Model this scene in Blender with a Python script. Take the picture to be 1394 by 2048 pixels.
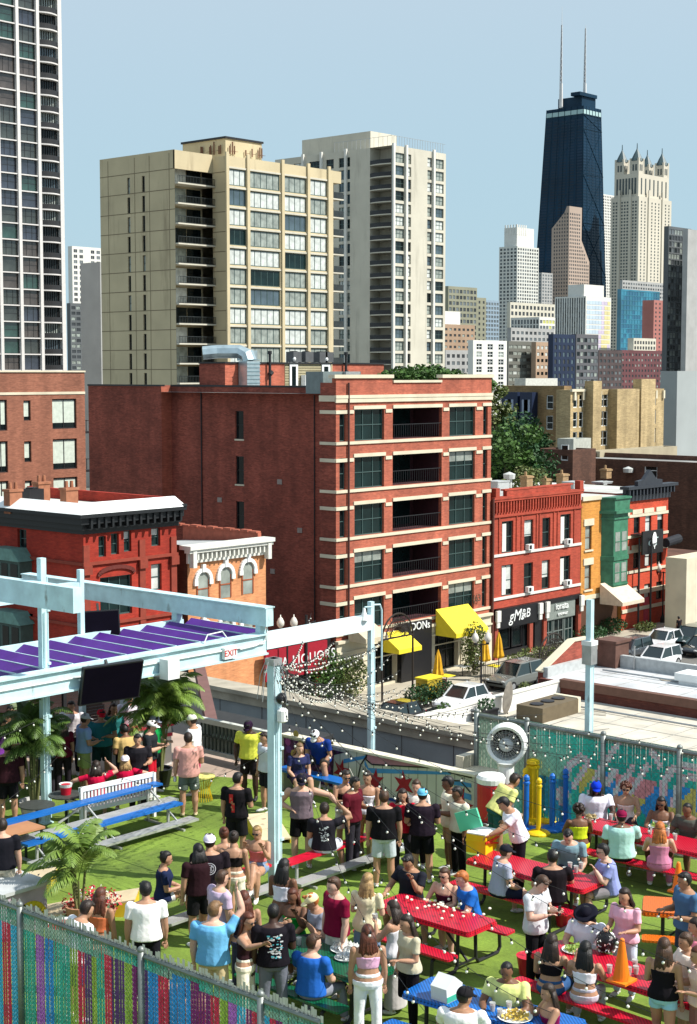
import bpy, bmesh, math, random
from mathutils import Vector, Matrix, noise
R_ = math.radians
sc = bpy.context.scene
for o in list(bpy.data.objects): bpy.data.objects.remove(o)
# ---------------- camera (true position over the roof deck; world X runs down the street, Y across it)
F_PX = 3131.0; YAW = R_(41.8); PITCH = math.atan(278/F_PX); CZ = 22.0
cam = bpy.data.cameras.new('camera'); camo = bpy.data.objects.new('camera', cam)
sc.collection.objects.link(camo); sc.camera = camo
cam.sensor_fit = 'VERTICAL'; cam.sensor_height = 24; cam.lens = F_PX/2048*24
cam.clip_start = 0.5; cam.clip_end = 30000
camo.location = (0, 0, CZ)
FW = Vector((math.cos(YAW)*math.cos(PITCH), math.sin(YAW)*math.cos(PITCH), -math.sin(PITCH)))
RT = Vector((math.sin(YAW), -math.cos(YAW), 0))
UP = RT.cross(FW)
camo.rotation_euler = Matrix((RT, UP, -FW)).transposed().to_euler()
# ---------------- world and sun
SUN_AZ = R_(-62); SUN_EL = R_(48)
sv = Vector((math.cos(SUN_AZ)*math.cos(SUN_EL), math.sin(SUN_AZ)*math.cos(SUN_EL), math.sin(SUN_EL)))
w = bpy.data.worlds.new('World'); sc.world = w; w.use_nodes = True
nt = w.node_tree; bg = nt.nodes['Background']
sky = nt.nodes.new('ShaderNodeTexSky'); sky.sky_type = 'NISHITA'; sky.sun_disc = False
sky.sun_elevation = SUN_EL; sky.sun_rotation = math.pi/2 - SUN_AZ
sky.air_density = 1.3; sky.dust_density = 0.4; sky.ozone_density = 2.0; sky.altitude = 0
mx = nt.nodes.new('ShaderNodeMix'); mx.data_type = 'RGBA'; mx.inputs[0].default_value = .82
tcw = nt.nodes.new('ShaderNodeTexCoord'); sxw = nt.nodes.new('ShaderNodeSeparateXYZ'); rw = nt.nodes.new('ShaderNodeValToRGB'); nt.links.new(tcw.outputs['Generated'], sxw.inputs[0]); nt.links.new(sxw.outputs[2], rw.inputs[0])
rw.color_ramp.elements[0].color = (2.35,3.95,5.2,1); rw.color_ramp.elements[1].position = .24; rw.color_ramp.elements[1].color = (3.7,4.6,5.25,1); e_ = rw.color_ramp.elements.new(.12); e_.color = (2.95,4.25,5.1,1)
nt.links.new(rw.outputs[0], mx.inputs[7])
nt.links.new(sky.outputs[0], mx.inputs[6]); nt.links.new(mx.outputs[2], bg.inputs[0]); bg.inputs[1].default_value = 0.105
sl = bpy.data.lights.new('sun', 'SUN'); sl.energy = 4.6; sl.angle = R_(0.5); sl.color = (1, .955, .88)
so = bpy.data.objects.new('sun', sl); sc.collection.objects.link(so)
so.rotation_euler = sv.to_track_quat('Z', 'Y').to_euler()
sc.view_settings.view_transform = 'Standard'; sc.view_settings.look = 'None'
sc.view_settings.exposure = 0.52; sc.view_settings.gamma = 1
sc.cycles.max_bounces = 5; sc.cycles.diffuse_bounces = 2; sc.cycles.glossy_bounces = 2
sc.cycles.transparent_max_bounces = 8; sc.cycles.transmission_bounces = 3
# ---------------- pixel helpers: a sight line from the photograph met with a real plane
def ray(px, py): return FW*F_PX + RT*(px-697) - UP*(py-1024)
def PZ(px, py, z):
    r = ray(px, py); t = (z-CZ)/r.z; return Vector((r.x*t, r.y*t, z))
def PY(px, Y, py=1024):
    r = ray(px, py); t = Y/r.y; return Vector((r.x*t, Y, CZ+r.z*t))
def PX(px, X, py=1024):
    r = ray(px, py); t = X/r.x; return Vector((X, r.y*t, CZ+r.z*t))
def PD(px, D):
    a = YAW - math.atan((px-697)/F_PX); k = D/math.cos(YAW-a); return Vector((math.cos(a)*k, math.sin(a)*k, 0))
def ZAT(p, py):   # height seen at image row py above ground point p
    d = (Vector((p[0], p[1], 0))).dot(Vector((math.cos(YAW), math.sin(YAW), 0)))
    # solve row for z
    r = (1024-py)/F_PX
    fh, fz = math.cos(PITCH), -math.sin(PITCH); uh, uz = math.sin(PITCH), math.cos(PITCH)
    # (d*uh+z*uz)/(d*fh+z*fz)=r
    return CZ + d*(r*fh-uh)/(uz-r*fz)
rnd = random.Random(7)
C = sc.collection
# ---------------- tagging
def tag(o, label=None, cat=None, group=None, kind=None):
    if label: o['label'] = label
    if cat: o['category'] = cat
    if group: o['group'] = group
    if kind: o['kind'] = kind
    return o
def thing(name, label, cat, loc=(0,0,0), rz=0, group=None):
    o = bpy.data.objects.new(name, None); C.objects.link(o); o.location = loc; o.rotation_euler = (0,0,rz)
    o.empty_display_size = .1
    return tag(o, label, cat, group)
def struct(o): o['kind'] = 'structure'; return o
def copy_tree(o, parent=None):
    c = o.copy(); C.objects.link(c); c.parent = parent
    for ch in o.children: copy_tree(ch, c)
    return c
# ---------------- materials
MATS = {}
def mat(key, col=None, rough=.7, metal=0., var=.12, vs=3., bump=0., bs=30., spec=.4, emit=0, alpha=1, coat=0):
    if key in MATS: return MATS[key]
    m = bpy.data.materials.new(key); m.use_nodes = True; n = m.node_tree; b = n.nodes['Principled BSDF']
    b.inputs['Roughness'].default_value = rough; b.inputs['Metallic'].default_value = metal
    b.inputs['Specular IOR Level'].default_value = spec
    if coat: b.inputs['Coat Weight'].default_value = coat
    col = tuple(col)+(1,)
    tc = n.nodes.new('ShaderNodeTexCoord')
    if var:
        nz = n.nodes.new('ShaderNodeTexNoise'); nz.inputs['Scale'].default_value = vs; nz.inputs['Detail'].default_value = 5
        n.links.new(tc.outputs['Object'], nz.inputs['Vector'])
        mr = n.nodes.new('ShaderNodeMapRange'); mr.inputs[1].default_value = .3; mr.inputs[2].default_value = .7
        mr.inputs[3].default_value = 1-var; mr.inputs[4].default_value = 1+var
        n.links.new(nz.outputs[0], mr.inputs[0])
        vm = n.nodes.new('ShaderNodeVectorMath'); vm.operation = 'SCALE'; vm.inputs[0].default_value = col[:3]
        n.links.new(mr.outputs[0], vm.inputs['Scale']); n.links.new(vm.outputs[0], b.inputs['Base Color'])
    else: b.inputs['Base Color'].default_value = col
    if bump:
        n2 = n.nodes.new('ShaderNodeTexNoise'); n2.inputs['Scale'].default_value = bs; n2.inputs['Detail'].default_value = 3
        n.links.new(tc.outputs['Object'], n2.inputs['Vector'])
        bp = n.nodes.new('ShaderNodeBump'); bp.inputs['Strength'].default_value = 1; bp.inputs['Distance'].default_value = bump
        n.links.new(n2.outputs[0], bp.inputs['Height']); n.links.new(bp.outputs[0], b.inputs['Normal'])
    if emit:
        b.inputs['Emission Color'].default_value = col; b.inputs['Emission Strength'].default_value = emit
    if alpha < 1: b.inputs['Alpha'].default_value = alpha
    MATS[key] = m; return m
def brick(key, c1, c2, mortar, bw=.22, bh=.075, var=.25, mfac=.5, rough=.9):
    if key in MATS: return MATS[key]
    m = mat(key, c1, rough, var=0); n = m.node_tree; b = n.nodes['Principled BSDF']
    g = n.nodes.new('ShaderNodeNewGeometry'); s = n.nodes.new('ShaderNodeSeparateXYZ'); n.links.new(g.outputs['Position'], s.inputs[0])
    ad = n.nodes.new('ShaderNodeMath'); n.links.new(s.outputs[0], ad.inputs[0]); n.links.new(s.outputs[1], ad.inputs[1])
    cb = n.nodes.new('ShaderNodeCombineXYZ'); n.links.new(ad.outputs[0], cb.inputs[0]); n.links.new(s.outputs[2], cb.inputs[1])
    t = n.nodes.new('ShaderNodeTexBrick'); t.inputs['Scale'].default_value = 1; t.inputs['Brick Width'].default_value = bw
    t.inputs['Row Height'].default_value = bh; t.inputs['Mortar Size'].default_value = bh*.13; t.inputs['Mortar Smooth'].default_value = .3
    t.inputs['Color1'].default_value = (*c1,1); t.inputs['Color2'].default_value = (*c2,1); t.inputs['Mortar'].default_value = (*mortar,1)
    n.links.new(cb.outputs[0], t.inputs['Vector'])
    nz = n.nodes.new('ShaderNodeTexNoise'); nz.inputs['Scale'].default_value = .35; nz.inputs['Detail'].default_value = 9; nz.inputs['Roughness'].default_value = .72
    n.links.new(g.outputs['Position'], nz.inputs['Vector'])
    mr = n.nodes.new('ShaderNodeMapRange'); mr.inputs[1].default_value = .3; mr.inputs[2].default_value = .7; mr.inputs[3].default_value = 1-var; mr.inputs[4].default_value = 1+var
    n.links.new(nz.outputs[0], mr.inputs[0])
    # streaked rows of odd bricks
    n3 = n.nodes.new('ShaderNodeTexNoise'); n3.inputs['Scale'].default_value = 1; n3.inputs['Detail'].default_value = 2
    mp = n.nodes.new('ShaderNodeMapping'); mp.inputs['Scale'].default_value = (1.6, 1.6, 9); n.links.new(g.outputs['Position'], mp.inputs[0]); n.links.new(mp.outputs[0], n3.inputs['Vector'])
    m3 = n.nodes.new('ShaderNodeMapRange'); m3.inputs[1].default_value = .3; m3.inputs[2].default_value = .72; m3.inputs[3].default_value = .84; m3.inputs[4].default_value = 1.2
    n.links.new(n3.outputs[0], m3.inputs[0])
    mu = n.nodes.new('ShaderNodeMath'); mu.operation = 'MULTIPLY'; n.links.new(mr.outputs[0], mu.inputs[0]); n.links.new(m3.outputs[0], mu.inputs[1])
    n4 = n.nodes.new('ShaderNodeTexNoise'); n4.inputs['Scale'].default_value = 1; n4.inputs['Detail'].default_value = 4
    mp4 = n.nodes.new('ShaderNodeMapping'); mp4.inputs['Scale'].default_value = (.9, .9, .07); n.links.new(g.outputs['Position'], mp4.inputs[0]); n.links.new(mp4.outputs[0], n4.inputs['Vector'])
    m4 = n.nodes.new('ShaderNodeMapRange'); m4.inputs[1].default_value = .38; m4.inputs[2].default_value = .62; m4.inputs[3].default_value = .86; m4.inputs[4].default_value = 1.1
    n.links.new(n4.outputs[0], m4.inputs[0]); mu2 = n.nodes.new('ShaderNodeMath'); mu2.operation = 'MULTIPLY'; n.links.new(mu.outputs[0], mu2.inputs[0]); n.links.new(m4.outputs[0], mu2.inputs[1])
    vm = n.nodes.new('ShaderNodeVectorMath'); vm.operation = 'SCALE'; n.links.new(t.outputs[0], vm.inputs[0]); n.links.new(mu2.outputs[0], vm.inputs['Scale'])
    n.links.new(vm.outputs[0], b.inputs['Base Color'])
    return m
def vcol(key, rough=.6, var=.1):
    if key in MATS: return MATS[key]
    m = mat(key, (1,1,1), rough, var=0); n = m.node_tree; b = n.nodes['Principled BSDF']
    a = n.nodes.new('ShaderNodeVertexColor'); a.layer_name = 'Col'
    nz = n.nodes.new('ShaderNodeTexNoise'); nz.inputs['Scale'].default_value = 4; nz.inputs['Detail'].default_value = 6
    tc = n.nodes.new('ShaderNodeTexCoord'); n.links.new(tc.outputs['Object'], nz.inputs['Vector'])
    mr = n.nodes.new('ShaderNodeMapRange'); mr.inputs[1].default_value = .3; mr.inputs[2].default_value = .7; mr.inputs[3].default_value = 1-var; mr.inputs[4].default_value = 1+var
    n.links.new(nz.outputs[0], mr.inputs[0])
    vm = n.nodes.new('ShaderNodeVectorMath'); vm.operation = 'SCALE'; n.links.new(a.outputs[0], vm.inputs[0]); n.links.new(mr.outputs[0], vm.inputs['Scale'])
    n.links.new(vm.outputs[0], b.inputs['Base Color'])
    return m
def translucent(key, k=.5):
    m = MATS[key]; n = m.node_tree; b = n.nodes['Principled BSDF']; o = n.nodes['Material Output']
    tr = n.nodes.new('ShaderNodeBsdfTranslucent'); ms = n.nodes.new('ShaderNodeMixShader'); ms.inputs[0].default_value = k
    if b.inputs['Base Color'].links: n.links.new(b.inputs['Base Color'].links[0].from_socket, tr.inputs[0])
    else: tr.inputs[0].default_value = b.inputs['Base Color'].default_value
    n.links.new(b.outputs[0], ms.inputs[1]); n.links.new(tr.outputs[0], ms.inputs[2]); n.links.new(ms.outputs[0], o.inputs['Surface'])
def srgb(r, g, b):
    f = lambda c: (c/255/12.92) if c <= 10 else ((c/255+.055)/1.055)**2.4
    return (f(r), f(g), f(b))
# ---------------- mesh builder
class MB:
    def __init__(s): s.v = []; s.f = []; s.m = []; s.c = []; s.mi = 0; s.col = (1,1,1)
    def face(s, idx): s.f.append(idx); s.m.append(s.mi); s.c.append(s.col)
    def quad(s, *p):
        b = len(s.v); s.v += [tuple(q) for q in p]; s.face(tuple(range(b, b+len(p))))
        return s
    def box(s, a, b):
        x0,y0,z0 = a; x1,y1,z1 = b
        if x0>x1: x0,x1=x1,x0
        if y0>y1: y0,y1=y1,y0
        if z0>z1: z0,z1=z1,z0
        k = len(s.v); s.v += [(x0,y0,z0),(x1,y0,z0),(x1,y1,z0),(x0,y1,z0),(x0,y0,z1),(x1,y0,z1),(x1,y1,z1),(x0,y1,z1)]
        for q in ((3,2,1,0),(4,5,6,7),(0,1,5,4),(1,2,6,5),(2,3,7,6),(3,0,4,7)): s.face(tuple(k+i for i in q))
        return s
    def bar(s, p, q, wx, wz, up=Vector((0,0,1))):   # rectangular bar between two points
        p = Vector(p); q = Vector(q); d = (q-p).normalized()
        x = d.cross(up)
        x = x.normalized() if x.length > 1e-4 else Vector((1,0,0))
        y = x.cross(d)
        k = len(s.v)
        for c in (p, q):
            for a, b in ((-1,-1),(1,-1),(1,1),(-1,1)): s.v.append(tuple(c + x*a*wx/2 + y*b*wz/2))
        for f in ((3,2,1,0),(4,5,6,7),(0,1,5,4),(1,2,6,5),(2,3,7,6),(3,0,4,7)): s.face(tuple(k+i for i in f))
        return s
    def tube(s, pts, rad, n=8, xa=None, cap=True):
        pts = [Vector(p) for p in pts]; N = len(pts)
        if not isinstance(rad, (list, tuple)): rad = [rad]*N
        k = len(s.v); prev = None
        for i, p in enumerate(pts):
            d = (pts[min(i+1,N-1)]-pts[max(i-1,0)]).normalized()
            ref = xa if xa is not None else (prev if prev is not None else (Vector((1,0,0)) if abs(d.x) < .8 else Vector((0,1,0))))
            x = (ref - d*ref.dot(d)).normalized(); y = d.cross(x); prev = x
            r = rad[i]; ra, rb = (r if isinstance(r, (tuple, list)) else (r, r))
            for j in range(n):
                a = 2*math.pi*j/n; s.v.append(tuple(p + x*ra*math.cos(a) + y*rb*math.sin(a)))
        for i in range(N-1):
            for j in range(n):
                a = k+i*n+j; b = k+i*n+(j+1)%n; s.face((a, b, b+n, a+n))
        if cap:
            s.face(tuple(k+j for j in reversed(range(n)))); s.face(tuple(k+(N-1)*n+j for j in range(n)))
        return s
    def ell(s, c, r, M=None, n=12, m=8, fn=None):
        k = len(s.v); c = Vector(c)
        for i in range(m+1):
            t = math.pi*i/m
            for j in range(n):
                a = 2*math.pi*j/n
                q = Vector((math.sin(t)*math.cos(a)*r[0], math.sin(t)*math.sin(a)*r[1], math.cos(t)*r[2]))
                if fn: q = fn(q)
                if M: q = M @ q
                s.v.append(tuple(c+q))
        for i in range(m):
            for j in range(n):
                a = k+i*n+j; b = k+i*n+(j+1)%n; s.face((a, a+n, b+n, b))
        return s
    def lathe(s, c, prof, n=16):
        k = len(s.v); c = Vector(c)
        for (r, z) in prof:
            for j in range(n):
                a = 2*math.pi*j/n; s.v.append((c.x+r*math.cos(a), c.y+r*math.sin(a), c.z+z))
        for i in range(len(prof)-1):
            for j in range(n):
                a = k+i*n+j; b = k+i*n+(j+1)%n; s.face((a, b, b+n, a+n))
        s.face(tuple(k+j for j in reversed(range(n)))); s.face(tuple(k+(len(prof)-1)*n+j for j in range(n)))
        return s
    def prism(s, poly, ax, d0, d1):   # polygon in two axes, thickness on the third
        k = len(s.v); n = len(poly)
        for d in (d0, d1):
            for a, b in poly: s.v.append((a,b,d) if ax == 2 else ((a,d,b) if ax == 1 else (d,a,b)))
        s.face(tuple(k+j for j in reversed(range(n)))); s.face(tuple(k+n+j for j in range(n)))
        for j in range(n): s.face((k+j, k+(j+1)%n, k+n+(j+1)%n, k+n+j))
        return s
    def mesh(s, name):
        me = bpy.data.meshes.new(name); me.from_pydata(s.v, [], s.f)
        me.polygons.foreach_set('material_index', s.m); return me
    def build(s, name, mats, parent=None, smooth=False, cols=False, loc=None, rz=None):
        me = s.mesh(name)
        if not isinstance(mats, (list, tuple)): mats = [mats]
        for m in mats: me.materials.append(m)
        if smooth: me.polygons.foreach_set('use_smooth', [True]*len(me.polygons))
        if cols:
            ca = me.color_attributes.new('Col', 'FLOAT_COLOR', 'CORNER'); L = []
            for f, c in zip(s.f, s.c): L += [c[0], c[1], c[2], 1]*len(f)
            ca.data.foreach_set('color', L)
        me.update()
        o = bpy.data.objects.new(name, me); C.objects.link(o)
        if parent: o.parent = parent
        if loc is not None: o.location = loc
        if rz is not None: o.rotation_euler = (0,0,rz)
        return o
def place(name, me, parent, loc=(0,0,0), rot=(0,0,0)):
    o = bpy.data.objects.new(name, me); C.objects.link(o); o.parent = parent; o.location = loc; o.rotation_euler = rot; return o
def text_obj(name, body, size, mt, parent, M, ext=.01, shear=0, spacing=1):
    cu = bpy.data.curves.new(name, 'FONT'); cu.body = body; cu.size = size; cu.extrude = ext; cu.align_x = 'CENTER'; cu.align_y = 'CENTER'
    cu.shear = shear; cu.space_character = spacing; cu.resolution_u = 3
    t = bpy.data.objects.new('t', cu); C.objects.link(t)
    me = bpy.data.meshes.new_from_object(t.evaluated_get(bpy.context.evaluated_depsgraph_get()))
    bpy.data.objects.remove(t); me.name = name; me.materials.clear(); me.materials.append(mt)
    o = bpy.data.objects.new(name, me); C.objects.link(o)
    if parent: o.parent = parent
    o.matrix_local = M
    return o
def MW(x, y, z): # text frame on a wall facing -Y
    return Matrix.Translation((x,y,z)) @ Matrix.Rotation(math.pi/2, 4, 'X')
def MN(x, y, z): # text frame on a wall facing -X
    return Matrix.Translation((x,y,z)) @ Matrix.Rotation(-math.pi/2, 4, 'Z') @ Matrix.Rotation(math.pi/2, 4, 'X')
# common materials
WHITE = mat('white_paint', (.78,.80,.78), .45, var=.06, vs=2)
PALEBL = mat('pale_blue_steel_paint', (.52,.72,.76), .4, var=.16, vs=2.5, bump=.004, bs=9)
DARKM = mat('dark_metal', (.018,.018,.02), .45, var=.1)
BLACK = mat('black_plastic', (.012,.012,.014), .4, var=.1)
STEEL = mat('galvanised_steel', (.42,.43,.43), .4, .6, var=.15, vs=6)
ALU = mat('aluminium_plank', (.5,.51,.5), .35, .4, var=.12, vs=4)
GL_D = mat('dark_glass', (.006,.011,.012), .12, var=.5, vs=.6, spec=.35)
GL_T = mat('teal_glass', (.006,.018,.018), .12, var=.5, vs=.6, spec=.35)
GL_B = mat('blind_behind_glass', (.55,.58,.55), .25, var=.25, vs=1.3, spec=.8)
GL_G = mat('curtain_behind_glass', (.26,.29,.26), .2, var=.4, vs=1.1, spec=.8)
GL_W = mat('bluish_glass', (.06,.09,.11), .08, var=.4, vs=.5, spec=1)

def grime(m, col, lo, hi, scale, zs=1.):
    n = m.node_tree; b = n.nodes['Principled BSDF']; src = b.inputs['Base Color'].links[0].from_socket
    tc = n.nodes.new('ShaderNodeTexCoord'); mp = n.nodes.new('ShaderNodeMapping'); mp.inputs['Scale'].default_value = (1,1,zs); nz = n.nodes.new('ShaderNodeTexNoise'); nz.inputs['Scale'].default_value = scale; nz.inputs['Detail'].default_value = 8; nz.inputs['Roughness'].default_value = .65
    n.links.new(tc.outputs['Object'], mp.inputs[0]); n.links.new(mp.outputs[0], nz.inputs['Vector']); mr = n.nodes.new('ShaderNodeMapRange'); mr.inputs[1].default_value = lo; mr.inputs[2].default_value = hi; n.links.new(nz.outputs[0], mr.inputs[0])
    mx = n.nodes.new('ShaderNodeMix'); mx.data_type = 'RGBA'; n.links.new(mr.outputs[0], mx.inputs[0]); n.links.new(src, mx.inputs[6]); mx.inputs[7].default_value = (*col,1); n.links.new(mx.outputs[2], b.inputs['Base Color'])
grime(PALEBL, (.20,.22,.20), .60, .74, 3.5, .35)
# ================= BUILDINGS
# a face is ('W', Y) : wall facing the camera side of the street, u = X ; ('N', X) : wall facing -X, u = Y
def fmap(face):
    k, c = face
    return (lambda u, v, d: (u, c+d, v)) if k == 'W' else (lambda u, v, d: (c+d, u, v))
def wall_cells(mb, face, u0, u1, z0, z1, ops, dep=.2, mi=0):
    f = fmap(face); us = {u0, u1}; vs = {z0, z1}
    ops = [(max(a,u0), min(b,u1), max(c,z0), min(d,z1)) for a,b,c,d in ops if b > u0 and a < u1 and d > z0 and c < z1]
    for a,b,c,d in ops: us |= {a,b}; vs |= {c,d}
    us = sorted(us); vs = sorted(vs); mb.mi = mi
    iu = {u:i for i,u in enumerate(us)}; iv = {v:i for i,v in enumerate(vs)}
    hole = set()
    for a,b,c,d in ops:
        for i in range(iu[a], iu[b]):
            for j in range(iv[c], iv[d]): hole.add((i,j))
    for i in range(len(us)-1):
        j = 0
        while j < len(vs)-1:
            if (i,j) in hole: j += 1; continue
            k = j
            while k+1 < len(vs)-1 and (i,k+1) not in hole: k += 1
            a,b,c,d = us[i], us[i+1], vs[j], vs[k+1]
            mb.quad(f(a,c,0), f(b,c,0), f(b,d,0), f(a,d,0)); j = k+1
    for a,b,c,d in ops:
        mb.quad(f(a,c,0), f(a,d,0), f(a,d,dep), f(a,c,dep)); mb.quad(f(b,c,0), f(b,d,0), f(b,d,dep), f(b,c,dep))
        mb.quad(f(a,c,0), f(b,c,0), f(b,c,dep), f(a,c,dep)); mb.quad(f(a,d,0), f(b,d,0), f(b,d,dep), f(a,d,dep))
def fbox(mb, face, u0, u1, v0, v1, d0, d1):
    f = fmap(face); mb.box(f(u0,v0,d0), f(u1,v1,d1)); return mb
def win_mesh(face_k, w, h, nx=1, ny=1, fr=.06, dep=.0, mats=None, mull=None):
    """a window centred on its own origin: frame (material 0) and glass (material 1)"""
    mb = MB(); F = (face_k, 0.0); f = fmap(F)
    mb.mi = 0
    fbox(mb, F, -w/2, -w/2+fr, -h/2, h/2, -.03, .05); fbox(mb, F, w/2-fr, w/2, -h/2, h/2, -.03, .05)
    fbox(mb, F, -w/2+fr, w/2-fr, -h/2, -h/2+fr, -.03, .05); fbox(mb, F, -w/2+fr, w/2-fr, h/2-fr, h/2, -.03, .05)
    mw = mull or fr*.7
    for i in range(1, nx): x = -w/2 + w*i/nx; fbox(mb, F, x-mw/2, x+mw/2, -h/2+fr, h/2-fr, -.02, .04)
    for j in range(1, ny): z = -h/2 + h*j/ny; fbox(mb, F, -w/2+fr, w/2-fr, z-mw/2, z+mw/2, -.015, .035)
    return mb
def near_window(parent, face, a, b, c, d, dep, nx, ny, frm, glass, fr=.07, blind=0, bmat=None):
    """window part with its pane as sub-part"""
    u, v = (a+b)/2, (c+d)/2; w, h = b-a, d-c
    o = win_mesh(face[0], w, h, nx, ny, fr).build('window', frm, parent); o.location = fmap(face)(u, v, dep)
    g = MB(); F = (face[0], 0.0); fbox(g, F, -w/2+.01, w/2-.01, -h/2+.01, h/2-.01, .03, .04)
    if blind:
        g.mi = 1; fbox(g, F, -w/2+fr, w/2-fr, h/2-h*blind, h/2-fr, .015, .028)
    g.build('pane', [glass, bmat or GL_B], o)
    return o
class Bank:
    """windows of one building: the first 100 are parts, the rest one stuff part"""
    def __init__(s, parent, far=False): s.p = parent; s.l = []; s.far = far; s.cache = {}
    def add(s, face, u, v, dep, w, h, nx, ny, frm, gl, fr=.06): s.l.append((face, u, v, dep, w, h, nx, ny, frm, gl, fr))
    def flush(s):
        n = 0 if s.far else 100
        for (face, u, v, dep, w, h, nx, ny, frm, gl, fr) in s.l[:n]:
            k = (face[0], w, h, nx, ny, frm.name, gl.name, fr)
            if k not in s.cache:
                mb = win_mesh(face[0], w, h, nx, ny, fr); mb.mi = 1
                fbox(mb, (face[0], 0.0), -w/2, w/2, -h/2, h/2, .02, .03); me = mb.mesh('window'); me.materials.append(frm); me.materials.append(gl); s.cache[k] = me
            place('window', s.cache[k], s.p, fmap(face)(u, v, dep))
        rest = s.l[n:]
        if rest:
            mats = []; mb = MB()
            for (face, u, v, dep, w, h, nx, ny, frm, gl, fr) in rest:
                for m in (frm, gl):
                    if m not in mats: mats.append(m)
                f = fmap(face); mb.mi = mats.index(gl)
                mb.quad(f(u-w/2,v-h/2,dep), f(u+w/2,v-h/2,dep), f(u+w/2,v+h/2,dep), f(u-w/2,v+h/2,dep))
                mb.mi = mats.index(frm)
                if nx > 1 or ny > 1 or not s.far:
                    for i in range(0, nx+1):
                        x = u-w/2+w*i/nx; fbox(mb, face, x-fr/2, x+fr/2, v-h/2, v+h/2, dep-.05, dep-.005)
                    for j in range(1, ny):
                        z = v-h/2+h*j/ny; fbox(mb, face, u-w/2+fr/2, u+w/2-fr/2, z-fr/2, z+fr/2, dep-.045, dep-.006)
            o = mb.build('window', mats, s.p); o['kind'] = 'stuff'
def corner(pxc, D): p = PD(pxc, D); return p.x, p.y
def tower(name, label, pxl, pxc, pxr, ytop, D, wallm, N=None, W=None, floor=3.0, far=True, top=None, cat='building', seed=1, roofm=None, parapet=.0, xr=None, yl=None):
    """box tower: near edge at image column pxc, faces running to pxl (N face) and pxr (W face).
    N / W = dict(bay, ww, wh, dep, glass, nx, ny, frm, skip, strips)"""
    rs = random.Random(seed)
    x0, y0 = corner(pxc, D)
    x1 = xr if xr else PY(pxr, y0).x; y1 = yl if yl else max(PX(pxl, x0).y, y0+2.5)
    H = ZAT((x0,y0), ytop)
    t = thing(name, label, cat)
    mb = MB(); bank = Bank(t, far)
    def face_side(face, ua, ub, S):
        if not S: wall_cells(mb, face, ua, ub, 0, H, []); return
        bay = S.get('bay', 3.5); n = max(1, round((ub-ua-.6)/bay)); bw = (ub-ua-.6)/n
        ww = S.get('ww', .6)*bw; wh = S.get('wh', .6)*floor; dep = S.get('dep', .25)
        rows = int((H-1.2-S.get('z0', 0))/floor); zt = H-1.0
        ops = []
        for i in range(n):
            if S.get('skip') and i % S['skip'][0] in S['skip'][1]: continue
            u = ua+.3+bw*(i+.5)
            for r in range(rows):
                v = zt - floor*(r+.5)
                if S.get('zmin') and v < S['zmin']: continue
                ops.append((u-ww/2, u+ww/2, v-wh/2, v+wh/2))
                bank.add(face, u, v, dep-.06, ww, wh, S.get('nx',1), S.get('ny',1), S.get('frm', DARKM), rs.choice(S.get('glass', [GL_D])), S.get('fr', .08))
        wall_cells(mb, face, ua, ub, 0, H, ops, dep)
    face_side(('W', y0), x0, x1, W); face_side(('N', x0), y0, y1, N)
    mb.mi = 0
    mb.quad((x1,y0,0),(x1,y1,0),(x1,y1,H),(x1,y0,H)); mb.quad((x0,y1,0),(x1,y1,0),(x1,y1,H),(x0,y1,H))
    mb.mi = 1; mb.quad((x0,y0,H-parapet),(x1,y0,H-parapet),(x1,y1,H-parapet),(x0,y1,H-parapet))
    if parapet:
        mb.mi = 0
        mb.quad((x0+.3,y0+.3,H),(x1-.3,y0+.3,H),(x1-.3,y0+.3,H-parapet),(x0+.3,y0+.3,H-parapet)); mb.quad((x0+.3,y0+.3,H),(x0+.3,y1-.3,H),(x0+.3,y1-.3,H-parapet),(x0+.3,y0+.3,H-parapet))
        mb.quad((x0,y0,H),(x1,y0,H),(x1-.3,y0+.3,H),(x0+.3,y0+.3,H)); mb.quad((x0,y0,H),(x0+.3,y0+.3,H),(x0+.3,y1-.3,H),(x0,y1,H))
        mb.quad((x1,y0,H),(x1,y1,H),(x1-.3,y1-.3,H),(x1-.3,y0+.3,H)); mb.quad((x0,y1,H),(x1,y1,H),(x1-.3,y1-.3,H),(x0+.3,y1-.3,H))
        mb.quad((x1-.3,y0+.3,H),(x1-.3,y1-.3,H),(x1-.3,y1-.3,H-parapet),(x1-.3,y0+.3,H-parapet)); mb.quad((x0+.3,y1-.3,H),(x1-.3,y1-.3,H),(x1-.3,y1-.3,H-parapet),(x0+.3,y1-.3,H-parapet))
    mb.build('wall', [wallm, roofm or ROOFW], t)
    bank.flush()
    return t, x0, y0, x1, y1, H
ROOFW = mat('pale_roof_membrane', (.5,.5,.47), .8, var=.25, vs=.3)
ROOFG = mat('grey_roof_gravel', (.25,.25,.24), .9, var=.3, vs=.5)
CONC = mat('concrete_band', (.42,.40,.36), .85, var=.12, vs=.5)
LIME = mat('limestone', (.62,.56,.42), .8, var=.1, vs=.8)
TAN = mat('tan_concrete', (.54,.455,.29), .85, var=.09, vs=.25)
TANJ = mat('tan_joint', (.20,.16,.10), .9, var=.1)
CREAM = mat('cream_concrete', (.55,.52,.43), .85, var=.08, vs=.2)
GREYC = mat('grey_concrete', (.36,.36,.35), .85, var=.1, vs=.2)
WHC = mat('white_concrete', (.66,.65,.60), .8, var=.06, vs=.3)
GREENF = mat('green_grey_frame', (.05,.09,.085), .5, var=.1)

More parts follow.
